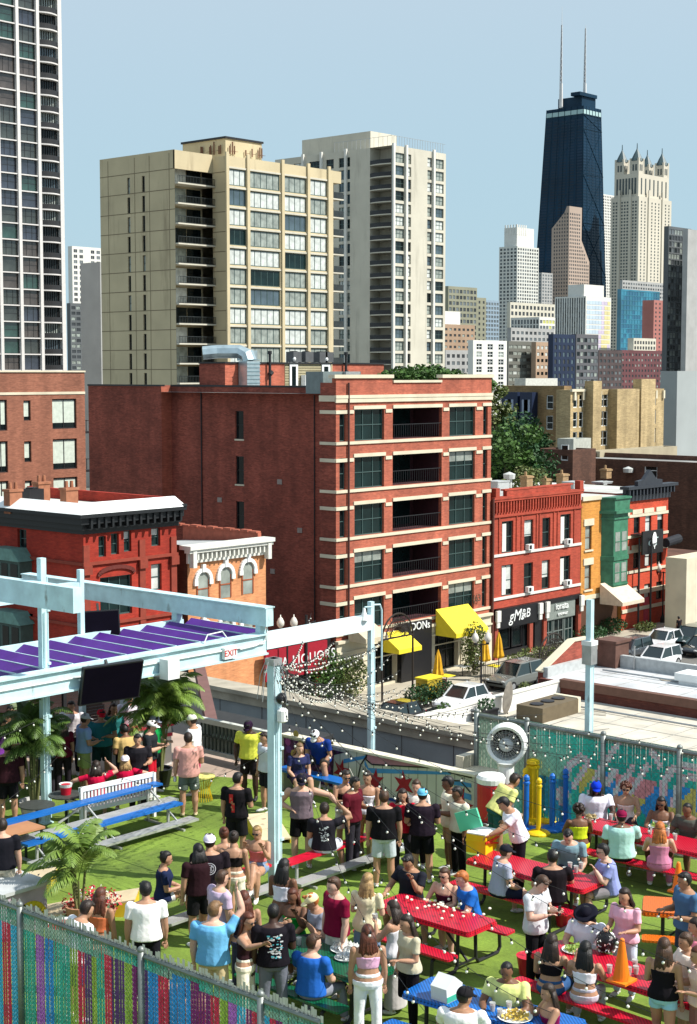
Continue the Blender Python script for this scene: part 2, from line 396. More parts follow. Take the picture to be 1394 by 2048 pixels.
# ---- T1 left dark tower with white grid
def left_tower():
    x1, y0 = corner(134, 275); t = thing('apartment_tower', 'tall dark glass apartment tower with white grid frame at left edge', 'tower')
    x0 = PY(-150, y0).x; H = ZAT((x1,y0), -160); fl = 2.75
    mb = MB(); mb.box((x0,y0+.5,0),(x1-.3,y0+28,H)); mb.build('wall', mat('tower_core', (.05,.045,.045), .6), t)
    cols = [PY(p, y0).x for p in (-111,-71,-31, 10, 50, 90)]
    f = MB()
    for c in cols: f.box((c-.3,y0-.3,0),(c+.3,y0+.5,H))
    f.box((x1-.8,y0-.3,0),(x1,y0+28.2,H))
    rows = int(H/fl); zb = ZAT((x1,y0), 741) - 9*fl
    for r in range(rows):
        z = zb+r*fl
        if z < 1: continue
        for a, b in zip(cols[:-1], cols[1:]): f.box((a+.3,y0-.15,z-.1),(b-.3,y0+.5,z+.1))
        f.box((x0,y0-.15,z-.13),(cols[0]-.45,y0+.5,z+.13))
    f.build('frame', mat('white_tower_frame', (.62,.60,.58), .7, var=.06), t)
    glm = [mat('tower_glass_a', (.035,.04,.035), .12, var=.6, vs=.5, spec=1), mat('tower_glass_b', (.02,.05,.04), .1, var=.6, vs=.5, spec=1), mat('tower_glass_c', (.06,.05,.045), .15, var=.5, vs=.6, spec=.8), mat('tower_glass_d', (.03,.035,.05), .1, var=.5, vs=.5, spec=1)]
    bank = Bank(t); rs = random.Random(3)
    order = sorted(range(rows), key=lambda r: abs(zb+r*fl-50))
    for r in order:
        z = zb+r*fl+fl/2
        if z < 3: continue
        for a, b in zip(cols[:-1], cols[1:]):
            if b < PY(0, y0).x: continue
            bank.add(('W',y0), (a+b)/2, z, .3, b-a-.6, fl-.2, rs.choice((1,3,3,2)), 1 if rs.random()<.5 else 2, DARKM, rs.choice(glm), .09)
    bank.flush()
    xa = cols[-1]+.3; xb = x1-.8
    n = 0
    for r in sorted(range(rows), key=lambda r: abs(zb+r*fl-50)):
        z = zb+r*fl
        if z < 5 or z > H-2: continue
        n += 1
        if n > 38: break
        b = MB(); N = 8; k = len(b.v)
        for i in range(N):
            u0, u1 = xa+(xb-xa)*i/N, xa+(xb-xa)*(i+1)/N
            w0, w1 = .2+.6*math.sin(math.pi*i/N), .2+.6*math.sin(math.pi*(i+1)/N)
            b.mi = 0
            b.quad((u0,y0-w0,z-.12),(u1,y0-w1,z-.12),(u1,y0-w1,z+.1),(u0,y0-w0,z+.1)); b.quad((u0,y0-w0,z+.1),(u1,y0-w1,z+.1),(u1,y0+.5,z+.1),(u0,y0+.5,z+.1)); b.quad((u0,y0-w0,z-.12),(u1,y0-w1,z-.12),(u1,y0+.5,z-.12),(u0,y0+.5,z-.12))
            b.mi = 1; b.quad((u0,y0-w0+.05,z+.1),(u1,y0-w1+.05,z+.1),(u1,y0-w1+.05,z+.95),(u0,y0-w0+.05,z+.95))
            if i: b.mi = 2; b.box((u0-.06, y0+.3, z+.12), (u0+.06, y0+.42, z+fl-.16))
        b.mi = 3; b.box((xa,y0+.42,z+.12),(xb,y0+.45,z+fl-.15))
        o = b.build('balcony', [MATS['white_tower_frame'], mat('black_railing', (.02,.02,.022), .5), DARKM, rs.choice([GL_D,GL_W,GL_D,GL_G])], t)
grime(TAN, (.30,.24,.15), .55, .8, .5, .15); grime(CREAM, (.33,.31,.25), .55, .82, .5, .12)
left_tower()

# ---- T2 tan apartment tower
def tan_tower():
    xb, yb = corner(458, 224); fl = 2.78
    t = thing('apartment_tower', 'tan concrete apartment tower with window grid and stacked balconies behind the brick block', 'tower')
    H = ZAT((xb,yb), 311)
    x1 = PY(681, yb).x                     # W face end
    ya = PX(430, xb).y                     # inner wall end
    # recessed balcony bay from px 430 back to px 356
    xa = PY(356, ya).x; yc = PX(209, xa).y
    mb = MB(); rs = random.Random(5)
    z0 = H-1.6
    # W face grid
    segs = [(462,496),(501,562),(571,614),(620,655)]
    segs = [(PY(a,yb).x, PY(b,yb).x) for a,b in segs]; bank = Bank(t)
    ops = []; NF = 17
    gls = [GL_B,GL_B,GL_G,GL_B,GL_B,GL_G,GL_T,GL_W,GL_G]
    for r in range(NF):
        v0 = z0-fl*(r+1)+.32; v1 = z0-fl*r-.16
        for k,(a,b) in enumerate(segs):
            ops.append((a,b,v0,v1))
            nx = (3,5,4,3)[k]
            bank.add(('W',yb), (a+b)/2, (v0+v1)/2, .16, b-a, v1-v0, nx, 1, GREENF, rs.choice(gls), .13)
    wall_cells(mb, ('W',yb), xb, x1-1.6, 0, H, ops, .24)
    # inner wall and N wall
    mb.quad((xb,yb,0),(xb,ya,0),(xb,ya,H),(xb,yb,H))
    opsN = []; NW = 17
    for p in (265, 294):
        uc = PX(p, xa).y
        for r in range(NW):
            v1 = H-2.6-fl*r
            opsN.append((uc-.32, uc+.32, v1-2.45, v1-.1)); bank.add(('N',xa), uc, v1-1.27, .22, .64, 2.3, 1, 2, DARKM, rs.choice([GL_D,GL_D,GL_D,GL_G]), .06)
    wall_cells(mb, ('N',xa), ya, yc, 0, H+.4, opsN, .3)
    mb.quad((xa,ya+2.2,0),(xb,ya+2.2,0),(xb,ya+2.2,H),(xa,ya+2.2,H))
    mb.quad((xa,ya,0),(xa,ya+.01,0),(xa,ya+.01,H),(xa,ya,H))
    mb.quad((xa,yc,0),(x1,yc,0),(x1,yc,H),(xa,yc,H)); mb.quad((x1,yb+2,0),(x1,yc,0),(x1,yc,H),(x1,yb+2,H))
    mb.quad((x1-1.6,yb,0),(x1-1.6,yb+2.2,0),(x1-1.6,yb+2.2,H),(x1-1.6,yb,H)); mb.quad((x1-1.6,yb+2.2,0),(x1,yb+2.2,0),(x1,yb+2.2,H),(x1-1.6,yb+2.2,H))
    mb.quad((xb,yb,H),(x1,yb,H),(x1,yc,H),(xb,yc,H)); mb.quad((xa,ya,H),(xb,ya,H),(xb,yc,H),(xa,yc,H))
    mb.box((xa,ya,H-2.2),(xb-.01,ya+.3,H+.35))
    mb.box((x1-1.6,yb+.02,H-1.8),(x1+.2,yb+2.2,H))
    mb.build('wall', [TAN], t)
    # joints
    j = MB()
    for r in range(18):
        z = H-2.2-fl*r; j.box((xa-.02,ya,z-.05),(xa+.02,yc,z+.05)); j.box((xb-.02,yb+.02,z-.05),(xb+.02,ya,z+.05))
    for p in (225, 277, 306, 345):
        u = PX(p, xa).y; j.box((xa-.018,u-.05,0),(xa+.018,u+.05,H))
    j.build('panel_joint', TANJ, t)
    # piers and slab edges in the window wall
    pr = MB()
    for p in (457.5, 498.5, 566.5, 617, 657.5):
        u = PY(p,yb).x; pr.box((u-.26,yb-.28,0),(u+.28,yb-.003,H+.5))
    pr.build('pier', TAN, t)
    sb = MB()
    for r in range(NF+1):
        z = z0-fl*r+.02
        for a,b in segs: sb.box((a-.12,yb-.09,z-.12),(b+.12,yb-.004,z+.12))
    sb.build('floor_edge', CREAM, t)
    # balconies, bay A
    for r in range(17):
        z = z0-fl*(r+1)+.2
        b = MB(); b.mi = 0; b.box((xa+.05,ya-.6,z-.1),(xb-.05,ya+2.1,z+.1))
        b.mi = 1
        for i in range(25):
            u = xa+.1+(xb-xa-.2)*i/24; b.box((u-.02,ya-.56,z+.1),(u+.02,ya-.5,z+1.05))
        b.box((xa+.1,ya-.57,z+1.0),(xb-.1,ya-.49,z+1.08)); b.box((xa+.1,ya-.545,z+.16),(xb-.1,ya-.515,z+.22))
        b.mi = 2; b.box((xa+.3,ya+2.1,z+.15),(xa+(xb-xa)*.55,ya+2.16,z+2.4))
        b.mi = 3; b.box((xa+(xb-xa)*.57,ya+2.1,z+.15),(xb-.4,ya+2.15,z+2.4))
        b.build('balcony', [CREAM, mat('smoked_railing', (.03,.035,.035), .3, var=.3), rs.choice([GL_B,GL_G,GL_G,GL_D]), GL_D], t)
    # corner balconies at right
    for r in range(17):
        z = z0-fl*(r+1)+.2
        b = MB(); b.mi = 0; b.box((x1-1.5,yb+.1,z-.1),(x1+.9,yb+2.1,z+.1)); b.mi = 1; b.box((x1-1.45,yb+.12,z+.15),(x1+.85,yb+.16,z+1.05)); b.box((x1+.8,yb+.17,z+.15),(x1+.84,yb+2,z+1.05))
        b.mi = 2; b.box((x1-1.5,yb+2.1,z+.15),(x1-.1,yb+2.14,z+2.3))
        b.build('balcony', [CREAM, MATS['smoked_railing'], GL_D], t)
    bank.flush()
    # penthouse
    x2, y2 = xb+1.5, yb+7; px_ = MB(); hz = ZAT((x2,y2), 269)
    xp0 = PY(456, y2).x; xp1 = PY(527,y2).x; yp1 = PX(372, xp0).y
    px_.box((xp0,y2,H-1),(xp1,yp1,hz)); px_.mi = 1; px_.box((xp0-.2,y2-.2,hz),(xp1+.2,yp1+.2,hz+.3))
    po = px_.build('penthouse', [TAN, DARKM], t)
    for i in range(16):
        a = MB(); u = xp0+rs.uniform(.3, xp1-xp0-.2); h = rs.uniform(.8,2.0)
        if i % 2: a.box((u,y2-.35,hz-2.2),(u+.14,y2-.2,hz-2.2+h)); a.bar((u,y2-.2,hz-1.8),(u+.6,y2-.5,hz-1.8),.05,.05)
        else:
            v = rs.uniform(0, yp1-y2-2)*.7; a.box((xp0-.35,y2+v,hz-2.2),(xp0-.2,y2+v+.14,hz-2.2+h)); a.bar((xp0-.3,y2+v,hz-1.7),(xp0-.3,y2+v+.8,hz-1.7),.05,.05)
        a.build('antenna', mat('rusty_steel',(.15,.07,.04),.7), po)
tan_tower()

# ---- T3 grey tower behind
def grey_tower():
    x0, y0 = corner(784, 345); fl = 2.72; H = ZAT((x0,y0), 290)
    t = thing('apartment_tower', 'slim grey and cream apartment tower with curved corner balconies behind the tan tower', 'tower')
    x1 = PY(888,y0).x; y1 = PX(553,x0).y; mb = MB(); bank = Bank(t); rs = random.Random(9)
    gl = [GL_G,GL_B,GL_D,GL_G,GL_W]
    ops = []; NF = 24; z0 = H-1.2
    for a,b,nx in ((787,807,3),(811,820,1),(852,861,1),(865,884,3)):
        a = PY(a,y0).x; b = PY(b,y0).x
        for r in range(NF):
            v0 = z0-fl*(r+1)+.4; v1 = z0-fl*r-.25; ops.append((a,b,v0,v1)); bank.add(('W',y0),(a+b)/2,(v0+v1)/2,.3,b-a,v1-v0,nx,2,GREENF if nx>1 else DARKM,rs.choice(gl),.13)
    wall_cells(mb, ('W',y0), x0, x1, 0, H, ops, .4)
    opsN = []
    for a,b,nx in ((700,678,4),(646,620,4),(668,653,2),(610,590,2)):
        a_ = PX(a,x0).y; b_ = PX(b,x0).y
        for r in range(NF):
            v0 = z0-fl*(r+1)+.4; v1 = z0-fl*r-.25; opsN.append((a_,b_,v0,v1)); bank.add(('N',x0),(a_+b_)/2,(v0+v1)/2,.3,b_-a_,v1-v0,nx,2,GREENF,rs.choice(gl),.13)
    yb = PX(739,x0).y
    wall_cells(mb, ('N',x0), yb, y1, 0, H, opsN, .4)
    mb.quad((x0,yb,0),(x0+3.5,yb,0),(x0+3.5,yb,H),(x0,yb,H))
    mb.quad((x0+3.5,y0+.4,0),(x0+3.5,yb,0),(x0+3.5,yb,H),(x0+3.5,y0+.4,H)) ; mb.quad((x0,y0+.4,0),(x0+3.5,y0+.4,0),(x0+3.5,y0+.4,H),(x0,y0+.4,H))
    mb.quad((x1,y0,0),(x1,y1,0),(x1,y1,H),(x1,y0,H)); mb.quad((x0,y0,H),(x1,y0,H),(x1,y1,H),(x0,y1,H))
    mb.build('wall', [CREAM], t)
    for r in range(NF):
        z = z0-fl*(r+1)+.1; b = MB(); N = 8
        for i in range(N):
            u0 = y0+.4+(yb-y0-.4)*i/N; u1 = y0+.4+(yb-y0-.4)*(i+1)/N
            w0 = .5*math.sin(math.pi*i/N); w1 = .5*math.sin(math.pi*(i+1)/N)
            b.mi = 0; b.quad((x0-w0,u0,z-.12),(x0-w1,u1,z-.12),(x0-w1,u1,z+.1),(x0-w0,u0,z+.1)); b.quad((x0-w0,u0,z+.1),(x0-w1,u1,z+.1),(x0+3.4,u1,z+.1),(x0+3.4,u0,z+.1)); b.quad((x0-w0,u0,z-.12),(x0-w1,u1,z-.12),(x0+3.4,u1,z-.12),(x0+3.4,u0,z-.12))
            b.mi = 1; b.quad((x0-w0+.05,u0,z+.1),(x0-w1+.05,u1,z+.1),(x0-w1+.05,u1,z+1.0),(x0-w0+.05,u0,z+1.0))
        b.build('balcony', [CREAM, MATS['black_railing']], t)
    pr = MB()
    for p in (784, 809, 863): 
        u = PY(p,y0).x; pr.box((u-.3,y0-.5,0),(u+.3,y0-.003,H+.4))
    for p in (696, 648, 612): 
        u = PX(p-3,x0).y; pr.box((x0-.5,u-.3,0),(x0-.003,u+.3,H+.4))
    pr.build('pier', WHC, t)
    bank.flush()
    p = MB(); xp, yp = x0+3, y0+9; hz = ZAT((xp,yp), 262)
    yq = PX(606, xp).y; p.box((xp,yp,H-1),(xp+9,yq,hz)); po = p.build('penthouse', [CREAM], t)
    q = MB()
    for i in range(20): q.box((x0+1+i*.9,y0+.5,H),(x0+1.06+i*.9,y0+.56,H+2.2))
    q.box((x0+1,y0+.5,H+2.15),(x0+19,y0+.56,H+2.22))
    for i in range(14): q.box((x0+.5,y0+.6+i*1.3,H),(x0+.56,y0+.66+i*1.3,H+2.2))
    q.box((x0+.5,y0+.6,H+2.15),(x0+.56,y0+17.5,H+2.22))
    q.build('roof_screen', STEEL, t)
grey_tower()

# ---- T4 tall tapering black tower
def tapered_tower():
    D = 1830; t = thing('skyscraper', 'black tapering skyscraper with two tall antennas on its roof', 'skyscraper')
    xb, yb = corner(1162, D); xt, yt = corner(1158, D+18)
    X1b = PY(1213,yb).x; Y1b = PX(1053,xb).y; X1t = PY(1190.5,yt).x; Y1t = PX(1085,xt).y
    H = ZAT((xt,yt), 211)
    def at(u, v, z, off=0): # u,v in 0..1 on footprint
        k = z/H
        x0 = xb+(xt-xb)*k-off; x1 = X1b+(X1t-X1b)*k+off; y0 = yb+(yt-yb)*k-off; y1 = Y1b+(Y1t-Y1b)*k+off
        return Vector((x0+(x1-x0)*u, y0+(y1-y0)*v, z))
    mb = MB()
    P = [at(0,0,0),at(1,0,0),at(1,1,0),at(0,1,0),at(0,0,H),at(1,0,H),at(1,1,H),at(0,1,H)]
    for f in ((0,1,5,4),(1,2,6,5),(2,3,7,6),(3,0,4,7),(4,5,6,7)): mb.quad(*[P[i] for i in f])
    blk = mat('black_aluminium', (.003,.026,.055), .5, var=.3, vs=.03, spec=.2)
    mb.build('wall', blk, t)
    w_ = MB(); fr = MB()
    for r in range(98):
        z = 8+r*3.36
        if z > H-14: break
        for u0, u1, n in ((0,1,5),):
            for i in range(n):
                a = (i+.1)/n; b = (i+.9)/n
                w_.quad(at(a,0,z,.25),at(b,0,z,.25),at(b,0,z+1.7,.25),at(a,0,z+1.7,.25)); w_.quad(at(0,a,z,.25),at(0,b,z,.25),at(0,b,z+1.7,.25),at(0,a,z+1.7,.25))
    o = w_.build('window', mat('black_tower_glass', (.003,.018,.040), .3, var=.6, vs=.02, spec=.3), t); o['kind'] = 'stuff'
    for i in range(7):
        u = i/6
        fr.bar(at(u,0,0,.12),at(u,0,H,.12),1.0,.3); fr.bar(at(0,u,0,.12),at(0,u,H,.12),.3,1.0)
    zs = [0]; st = 70
    while zs[-1] < H-20: zs.append(min(H-10, zs[-1]+st)); st *= .93
    for a, b in zip(zs[:-1], zs[1:]):
        for s in (0,1):
            fr.bar(at(s,0,a,.12),at(1-s,0,b,.12),1.2,.3); fr.bar(at(0,s,a,.12),at(0,1-s,b,.12),.3,1.2)
        fr.bar(at(0,0,b,.12),at(1,0,b,.12),1.0,.3); fr.bar(at(0,0,b,.12),at(0,1,b,.12),.3,1.0)
    fr.build('cross_bracing', mat('black_bracing', (.006,.030,.055), .5, var=.2, spec=.2), t)
    b = MB()
    for i in range(6):
        b.quad(at((i+.12)/6,0,H-9,.3),at((i+.88)/6,0,H-9,.3),at((i+.88)/6,0,H-4,.3),at((i+.12)/6,0,H-4,.3)); b.quad(at(0,(i+.05)/6,H-9,.3),at(0,(i+.95)/6,H-9,.3),at(0,(i+.95)/6,H-4,.3),at(0,(i+.05)/6,H-4,.3))
    b.build('light_band', mat('pale_louvres', (.35,.5,.5), .5), t)
    p = MB(); a, c = at(.12,.1,H), at(.9,.75,H); p.box(a, (c.x,c.y,H+12)); a = at(-.1,.05,H+9); c = at(.9,.3,H+16); p.box((a.x,a.y,H+12),(c.x,c.y,H+16)); p.build('penthouse', blk, t)
    for k, (px, yt_, yb_, ytip) in enumerate(((1114, 50, 200, 12), (1160.5, 57, 193, 50))):
        pt = at(.5, .72 if k == 0 else .2, H); 
        tgt = PD(px, D+35); base = Vector((tgt.x, tgt.y, H)); zt = ZAT(base, yt_)
        m = MB(); n = 12; zl = H+8; seg = (zt-zl)/n
        m.tube([base, (base.x,base.y,zl+20)], [2.2,1.9], 6)
        for i in range(n):
            za = zl+seg*i; r = 1.9-1.3*i/n
            for s in range(3):
                a0 = s*2.094; a1 = (s+1)*2.094
                m.bar((base.x+r*math.cos(a0),base.y+r*math.sin(a0),za),(base.x+r*math.cos(a0),base.y+r*math.sin(a0),za+seg),.45,.45)
                m.bar((base.x+r*math.cos(a0),base.y+r*math.sin(a0),za),(base.x+r*math.cos(a1),base.y+r*math.sin(a1),za+seg),.5,.5)
                m.bar((base.x+r*math.cos(a0),base.y+r*math.sin(a0),za+seg*.5),(base.x+r*math.cos(a1),base.y+r*math.sin(a1),za+seg*.5),.5,.5)
        m.mi = 1; m.tube([(base.x,base.y,H+8),(base.x,base.y,zt)], [.7,.45], 6)
        m.mi = 0; m.tube([(base.x,base.y,zt),(base.x,base.y,ZAT(base,ytip))], [.35,.12], 5)
        m.build('antenna', [mat('antenna_white', (.6,.6,.6), .5), mat('antenna_grey', (.16,.13,.15), .5)], t)
tapered_tower()

# ---- T5 crown tower with four lantern turrets
def crown_tower():
    D = 1780; m = mat('pale_limestone_tower', (.55,.51,.42), .8, var=.08, vs=.02); g = mat('slot_glass', (.06,.075,.075), .3, var=.3)
    t = thing('skyscraper', 'cream skyscraper with four pointed dark turrets on its crown', 'skyscraper')
    x0, y0 = corner(1270, D); x1 = PY(1332,y0).x; y1 = PX(1213,x0).y
    H1 = ZAT((x0,y0), 392); H2 = ZAT((x0,y0), 345)
    mb = MB(); mb.box((x0,y0,0),(x1,y1,H1))
    e = 2.5; mb.box((x0+e,y0+e,H1),(x1-e,y1-e,H2)); 
    mb.build('wall', m, t)
    w_ = MB()
    for k in range(int((H1-40)/3.6)):
        z = 40+k*3.6
        for i in range(9):
            if i in (2,6): continue
            u = x0+2+(x1-x0-4)*(i+.5)/9; w_.quad((u-1,y0-.2,z),(u+1,y0-.2,z),(u+1,y0-.2,z+1.9),(u-1,y0-.2,z+1.9))
            u = y0+2+(y1-y0-4)*(i+.5)/9; w_.quad((x0-.2,u-1,z),(x0-.2,u+1,z),(x0-.2,u+1,z+1.9),(x0-.2,u-1,z+1.9))
    for i in range(7):
        u = x0+e+2+(x1-x0-2*e-4)*(i+.5)/7; w_.quad((u-1.2,y0+e-.2,H1+3),(u+1.2,y0+e-.2,H1+3),(u+1.2,y0+e-.2,H2-5),(u-1.2,y0+e-.2,H2-5))
        u = y0+e+2+(y1-y0-2*e-4)*(i+.5)/7; w_.quad((x0+e-.2,u-1.2,H1+3),(x0+e-.2,u+1.2,H1+3),(x0+e-.2,u+1.2,H2-5),(x0+e-.2,u-1.2,H2-5))
    o = w_.build('window', g, t); o['kind'] = 'stuff'
    p = MB()
    for i in (2,6):
        u = x0+2+(x1-x0-4)*(i+.5)/9; p.box((u-1.4,y0-1.2,0),(u+1.4,y0-.21,H1+8)); u = y0+2+(y1-y0-4)*(i+.5)/9; p.box((x0-1.2,u-1.4,0),(x0-.21,u+1.4,H1+8))
    p.build('pier', m, t)
    w = 12
    for k, (u, v) in enumerate(((x0+e,y0+e),(x1-e-w,y0+e),(x0+e,y1-e-w),(x1-e-w,y1-e-w))):
        q = MB(); hb = H2+14; q.box((u+.3,v+.3,H2),(u+w-.3,v+w-.3,hb)); 
        for a in (0,1):
            for b in (0,1): q.box((u+a*(w-2),v+b*(w-2),H2),(u+a*(w-2)+2,v+b*(w-2)+2,hb+3))
        q.mi = 2
        for a in (.3,.6): q.quad((u+w*a-1,v+.1,H2+3),(u+w*a+1,v+.1,H2+3),(u+w*a+1,v+.1,hb-4),(u+w*a-1,v+.1,hb-4)); q.quad((u+.1,v+w*a-1,H2+3),(u+.1,v+w*a+1,H2+3),(u+.1,v+w*a+1,hb-4),(u+.1,v+w*a-1,hb-4))
        q.mi = 1; q.lathe((u+w/2,v+w/2,hb), [(w*.58,0),(w*.5,3),(w*.3,8),(w*.12,12),(.6,14),(.4,20)], 8)
        q.build('turret', [m, mat('dark_slate_cone', (.06,.10,.11), .5), g], t)
crown_tower()
# ---- generic towers of the skyline
def sk(*a, **k): return tower(*a, **k)
gD = mat('far_glass_dark', (.045,.05,.055), .3, var=.4, vs=.1); gM = mat('far_glass_mid', (.13,.15,.16), .3, var=.3, vs=.1)
wl = mat('white_lattice', (.6,.6,.55), .8, var=.05)
t, x0,y0,x1,y1,H = sk('apartment_tower','white lattice tower with small square crown left of the black skyscraper',994,1031,1072,492,1400,wl,dict(bay=3.6,ww=.62,wh=.6,glass=[gD,gM]),dict(bay=3.6,ww=.62,wh=.6,glass=[gD,gM]),floor=3.1)
b = MB(); 
h = ZAT((x0,y0), 448)
b.box((x0+2,y0+2,H),(x1-5,y1-4,h-2.5))
for i in range(5): b.box((x0+2+i*3.2,y0+1.8,h-9),(x0+3.4+i*3.2,y0+2.2,h)); 
for i in range(5): b.box((x0+1.8,y0+2+i*3,h-9),(x0+2.2,y0+3.2+i*3,h))
b.build('crown', WHC, t)
def chamfer_tower():
    D = 1500; m = mat('pinkish_stone', (.40,.31,.25), .8, var=.06, vs=.02); t = thing('skyscraper', 'pinkish stone tower with sloped shoulders in front of the black skyscraper', 'skyscraper')
    x0,y0 = corner(1133,D); y1 = PX(1097,x0).y; x1 = PY(1172,y0).x; xm = PY(1156,y0).x; ym = PX(1122,x0).y
    z = lambda py: ZAT((x0,y0), py)
    def prof(face, pts, th):
        mb.prism(pts, 1 if face == 'W' else 0, *th)
    mb = MB()
    mb.prism([(x0,0),(x1,0),(x1,z(520)),(xm,z(478)),(xm,z(412)),(x0,z(412))], 1, y0, y0+3)
    mb.prism([(y0+3.01,0),(y1,0),(y1,z(455)),(ym,z(424)),(y0+3.01,z(413))], 0, x0, x0+24)
    mb.build('wall', m, t); w_ = MB()
    for k in range(60):
        v = z(412)-8-k*3.4
        if v < 10: break
        for i in range(11):
            u = x0+2+i*3.1
            if u > x1-1.5 or (u > xm-1 and v > z(478)-(u-xm)/(x1-xm)*(z(478)-z(520))-6): continue
            w_.quad((u-.7,y0-.15,v),(u+.7,y0-.15,v),(u+.7,y0-.15,v+1.8),(u-.7,y0-.15,v+1.8))
        for i in range(9):
            u = y0+2+i*2.9
            if u > y1-1 or v > z(416)-(u-y0)*1.1: continue
            w_.quad((x0-.15,u-.6,v),(x0-.15,u+.6,v),(x0-.15,u+.6,v+1.8),(x0-.15,u-.6,v+1.8))
    w_.build('window', gD, t)['kind'] = 'stuff'
chamfer_tower()
A = lambda **k: k
BR1 = mat('far_brown_brick', (.36,.25,.17), .9, var=.12, vs=.1); BR2 = mat('far_red_brick', (.28,.10,.08), .9, var=.12, vs=.1)
BR3 = mat('far_maroon_brick', (.13,.05,.055), .9, var=.15, vs=.1); DG = mat('dark_grey_cladding', (.10,.11,.115), .6, var=.15, vs=.1)
GT = mat('greenish_concrete', (.25,.25,.18), .8, var=.1, vs=.1); TB = mat('blue_curtain_wall', (.02,.16,.24), .15, var=.35, vs=.06, spec=1)
NV = mat('navy_cladding', (.012,.022,.055), .5, var=.2, vs=.1); PINK = mat('rose_brick', (.35,.14,.12), .9, var=.1, vs=.1)
sk('apartment_tower','thin pale tower just right of the black skyscraper',1196,1199,1220,388,2000,WHC,A(),A(bay=4,ww=.5,wh=.6,glass=[gD]),floor=3.6)
sk('apartment_tower','small grey stone tower between lattice tower and pinkish tower',1066,1080,1100,545,1480,GREYC,A(bay=4,glass=[gM]),A(bay=4,glass=[gM]))
sk('apartment_tower','white apartment tower with window bays right of the dark glass tower',144,150,232,492,850,WHC,A(),A(bay=4.2,ww=.62,wh=.6,glass=[gD,gM],nx=2,frm=WHC,skip=(4,(2,))),floor=2.9,far=True)
t, x0,y0,x1,y1,H = sk('concrete_slab_block','windowless grey concrete slab tower beside the tan tower',168,205,212,524,300,GREYC)
sk('apartment_tower','dark balcony block low behind the grey concrete slab',140,145,178,606,840,DG,A(),A(bay=3.4,ww=.8,wh=.55,glass=[gD,GL_G]),floor=2.9)
sk('office_block','olive framed office block with deep window bay right of the grey tower',889,895,951,572,850,GT,A(),A(bay=3,ww=.72,wh=.6,glass=[gM,gD]),floor=3.2)
sk('office_block','narrow olive block with small windows behind the pale brick block',948,952,969,595,870,GT,A(),A(bay=4,ww=.4,wh=.5,glass=[gD]))
sk('office_block','distant pale blue block low on the skyline',966,968,995,600,1100,mat('bluish_wall',(.25,.33,.4),.6),A(),A(bay=3,ww=.7,wh=.6,glass=[gM]))
sk('apartment_block','tan brick block with rows of dark windows right of the grey tower',880,886,947,648,740,BR1,A(),A(bay=3.2,ww=.55,wh=.42,glass=[gD,GL_G,gD]),floor=2.75)
sk('roof_house','white lift house above the tan brick block',886,888,918,622,745,WHC)
sk('apartment_block','white fronted block with three dark window columns',938,945,1011,680,600,WHC,A(),A(bay=6.2,ww=.48,wh=.7,glass=[GL_D,GL_D,GL_G],nx=2,ny=2,fr=.2,frm=WHITE),floor=2.9)
t,x0,y0,x1,y1,H = sk('apartment_block','grey balcony block between the white fronted block and brown block',1010,1015,1068,682,700,mat('dark_olive_grey',(.14,.14,.12),.8,var=.1,vs=.1),A(),A(bay=3.4,ww=.85,wh=.5,glass=[GL_D,GL_G,GL_B,GL_G],nx=3,frm=CREAM),floor=2.9)
sk('apartment_block','brown brick block with white upper windows in the middle distance',1068,1070,1102,684,705,BR1,A(),A(bay=3.0,ww=.6,wh=.5,glass=[GL_B,GL_D],frm=WHITE),floor=2.9)
sk('apartment_block','navy clad block with dim windows left of the white striped office',1100,1104,1146,668,640,NV,A(),A(bay=3.0,ww=.5,wh=.6,glass=[gD,GL_W]),floor=2.9)
sk('apartment_block','grey glass block in front of the white striped office',1143,1150,1192,668,660,mat('charcoal_cladding',(.10,.10,.11),.7,var=.1,vs=.1),A(),A(bay=2.9,ww=.8,wh=.6,glass=[GL_D,GL_G,gM]),floor=2.9)
def striped_office():
    x0,y0 = corner(1168,1100); t,x0,y0,x1,y1,H = tower('office_block','white office slab with striped side and pale yellow tinted glass front',1105,1168,1216,592,1100,WHC,dict(bay=1.9,ww=.55,wh=1.0,glass=[gD,gM],dep=.4),None,floor=3.4)
    w_ = MB(); rs = random.Random(2)
    tint = [mat('pale_glass_%s'%n, c, .25, var=.15, vs=.1) for n,c in (('blue',(.48,.58,.66)),('yellow',(.66,.6,.3)),('lilac',(.55,.48,.6)),('green',(.5,.6,.5)))]
    for r in range(34):
        z = H-3-r*3.4
        for i in range(8):
            a = x0+1+(x1-x0-2)*i/8; b = x0+1+(x1-x0-2)*(i+1)/8
            q = i/8 + r*.02; w_.mi = 1 if .75<q<1.05 else (2 if 1.05<=q<1.2 or .6<q<=.75 else (3 if 1.2<=q<1.3 else 0))
            w_.quad((a+.1,y0-.1,z-2.6),(b-.1,y0-.1,z-2.6),(b-.1,y0-.1,z),(a+.1,y0-.1,z))
    w_.build('glass_front', tint, t)
    p = MB(); h = ZAT((x0,y0),568); a = PX(1155,x0+4).y; p.box((x0+2,y0+3,H),(x1-5,a+9,h)); 
    p.build('penthouse', WHC, t)
striped_office()
sk('office_block','low white ribbed office in front of the lattice tower',1018,1076,1106,634,900,WHC,A(bay=2.2,ww=.6,wh=.8,glass=[gM,gD]),A(bay=3,ww=.8,wh=.6,glass=[gM,mat('yellowish_glass',(.5,.5,.15),.4)]),floor=3.2)
sk('office_block','cream arcaded office behind the low ribbed office',1012,1018,1105,604,1000,CREAM,A(),A(bay=4,ww=.6,wh=.6,glass=[gD]),floor=4)
sk('office_block','teal blue glass office block right of the striped office',1228,1238,1312,578,1200,TB,A(),A(bay=4,ww=.9,wh=.85,glass=[TB,mat('blue_glass_b',(.03,.12,.2),.15)]),floor=3.6)
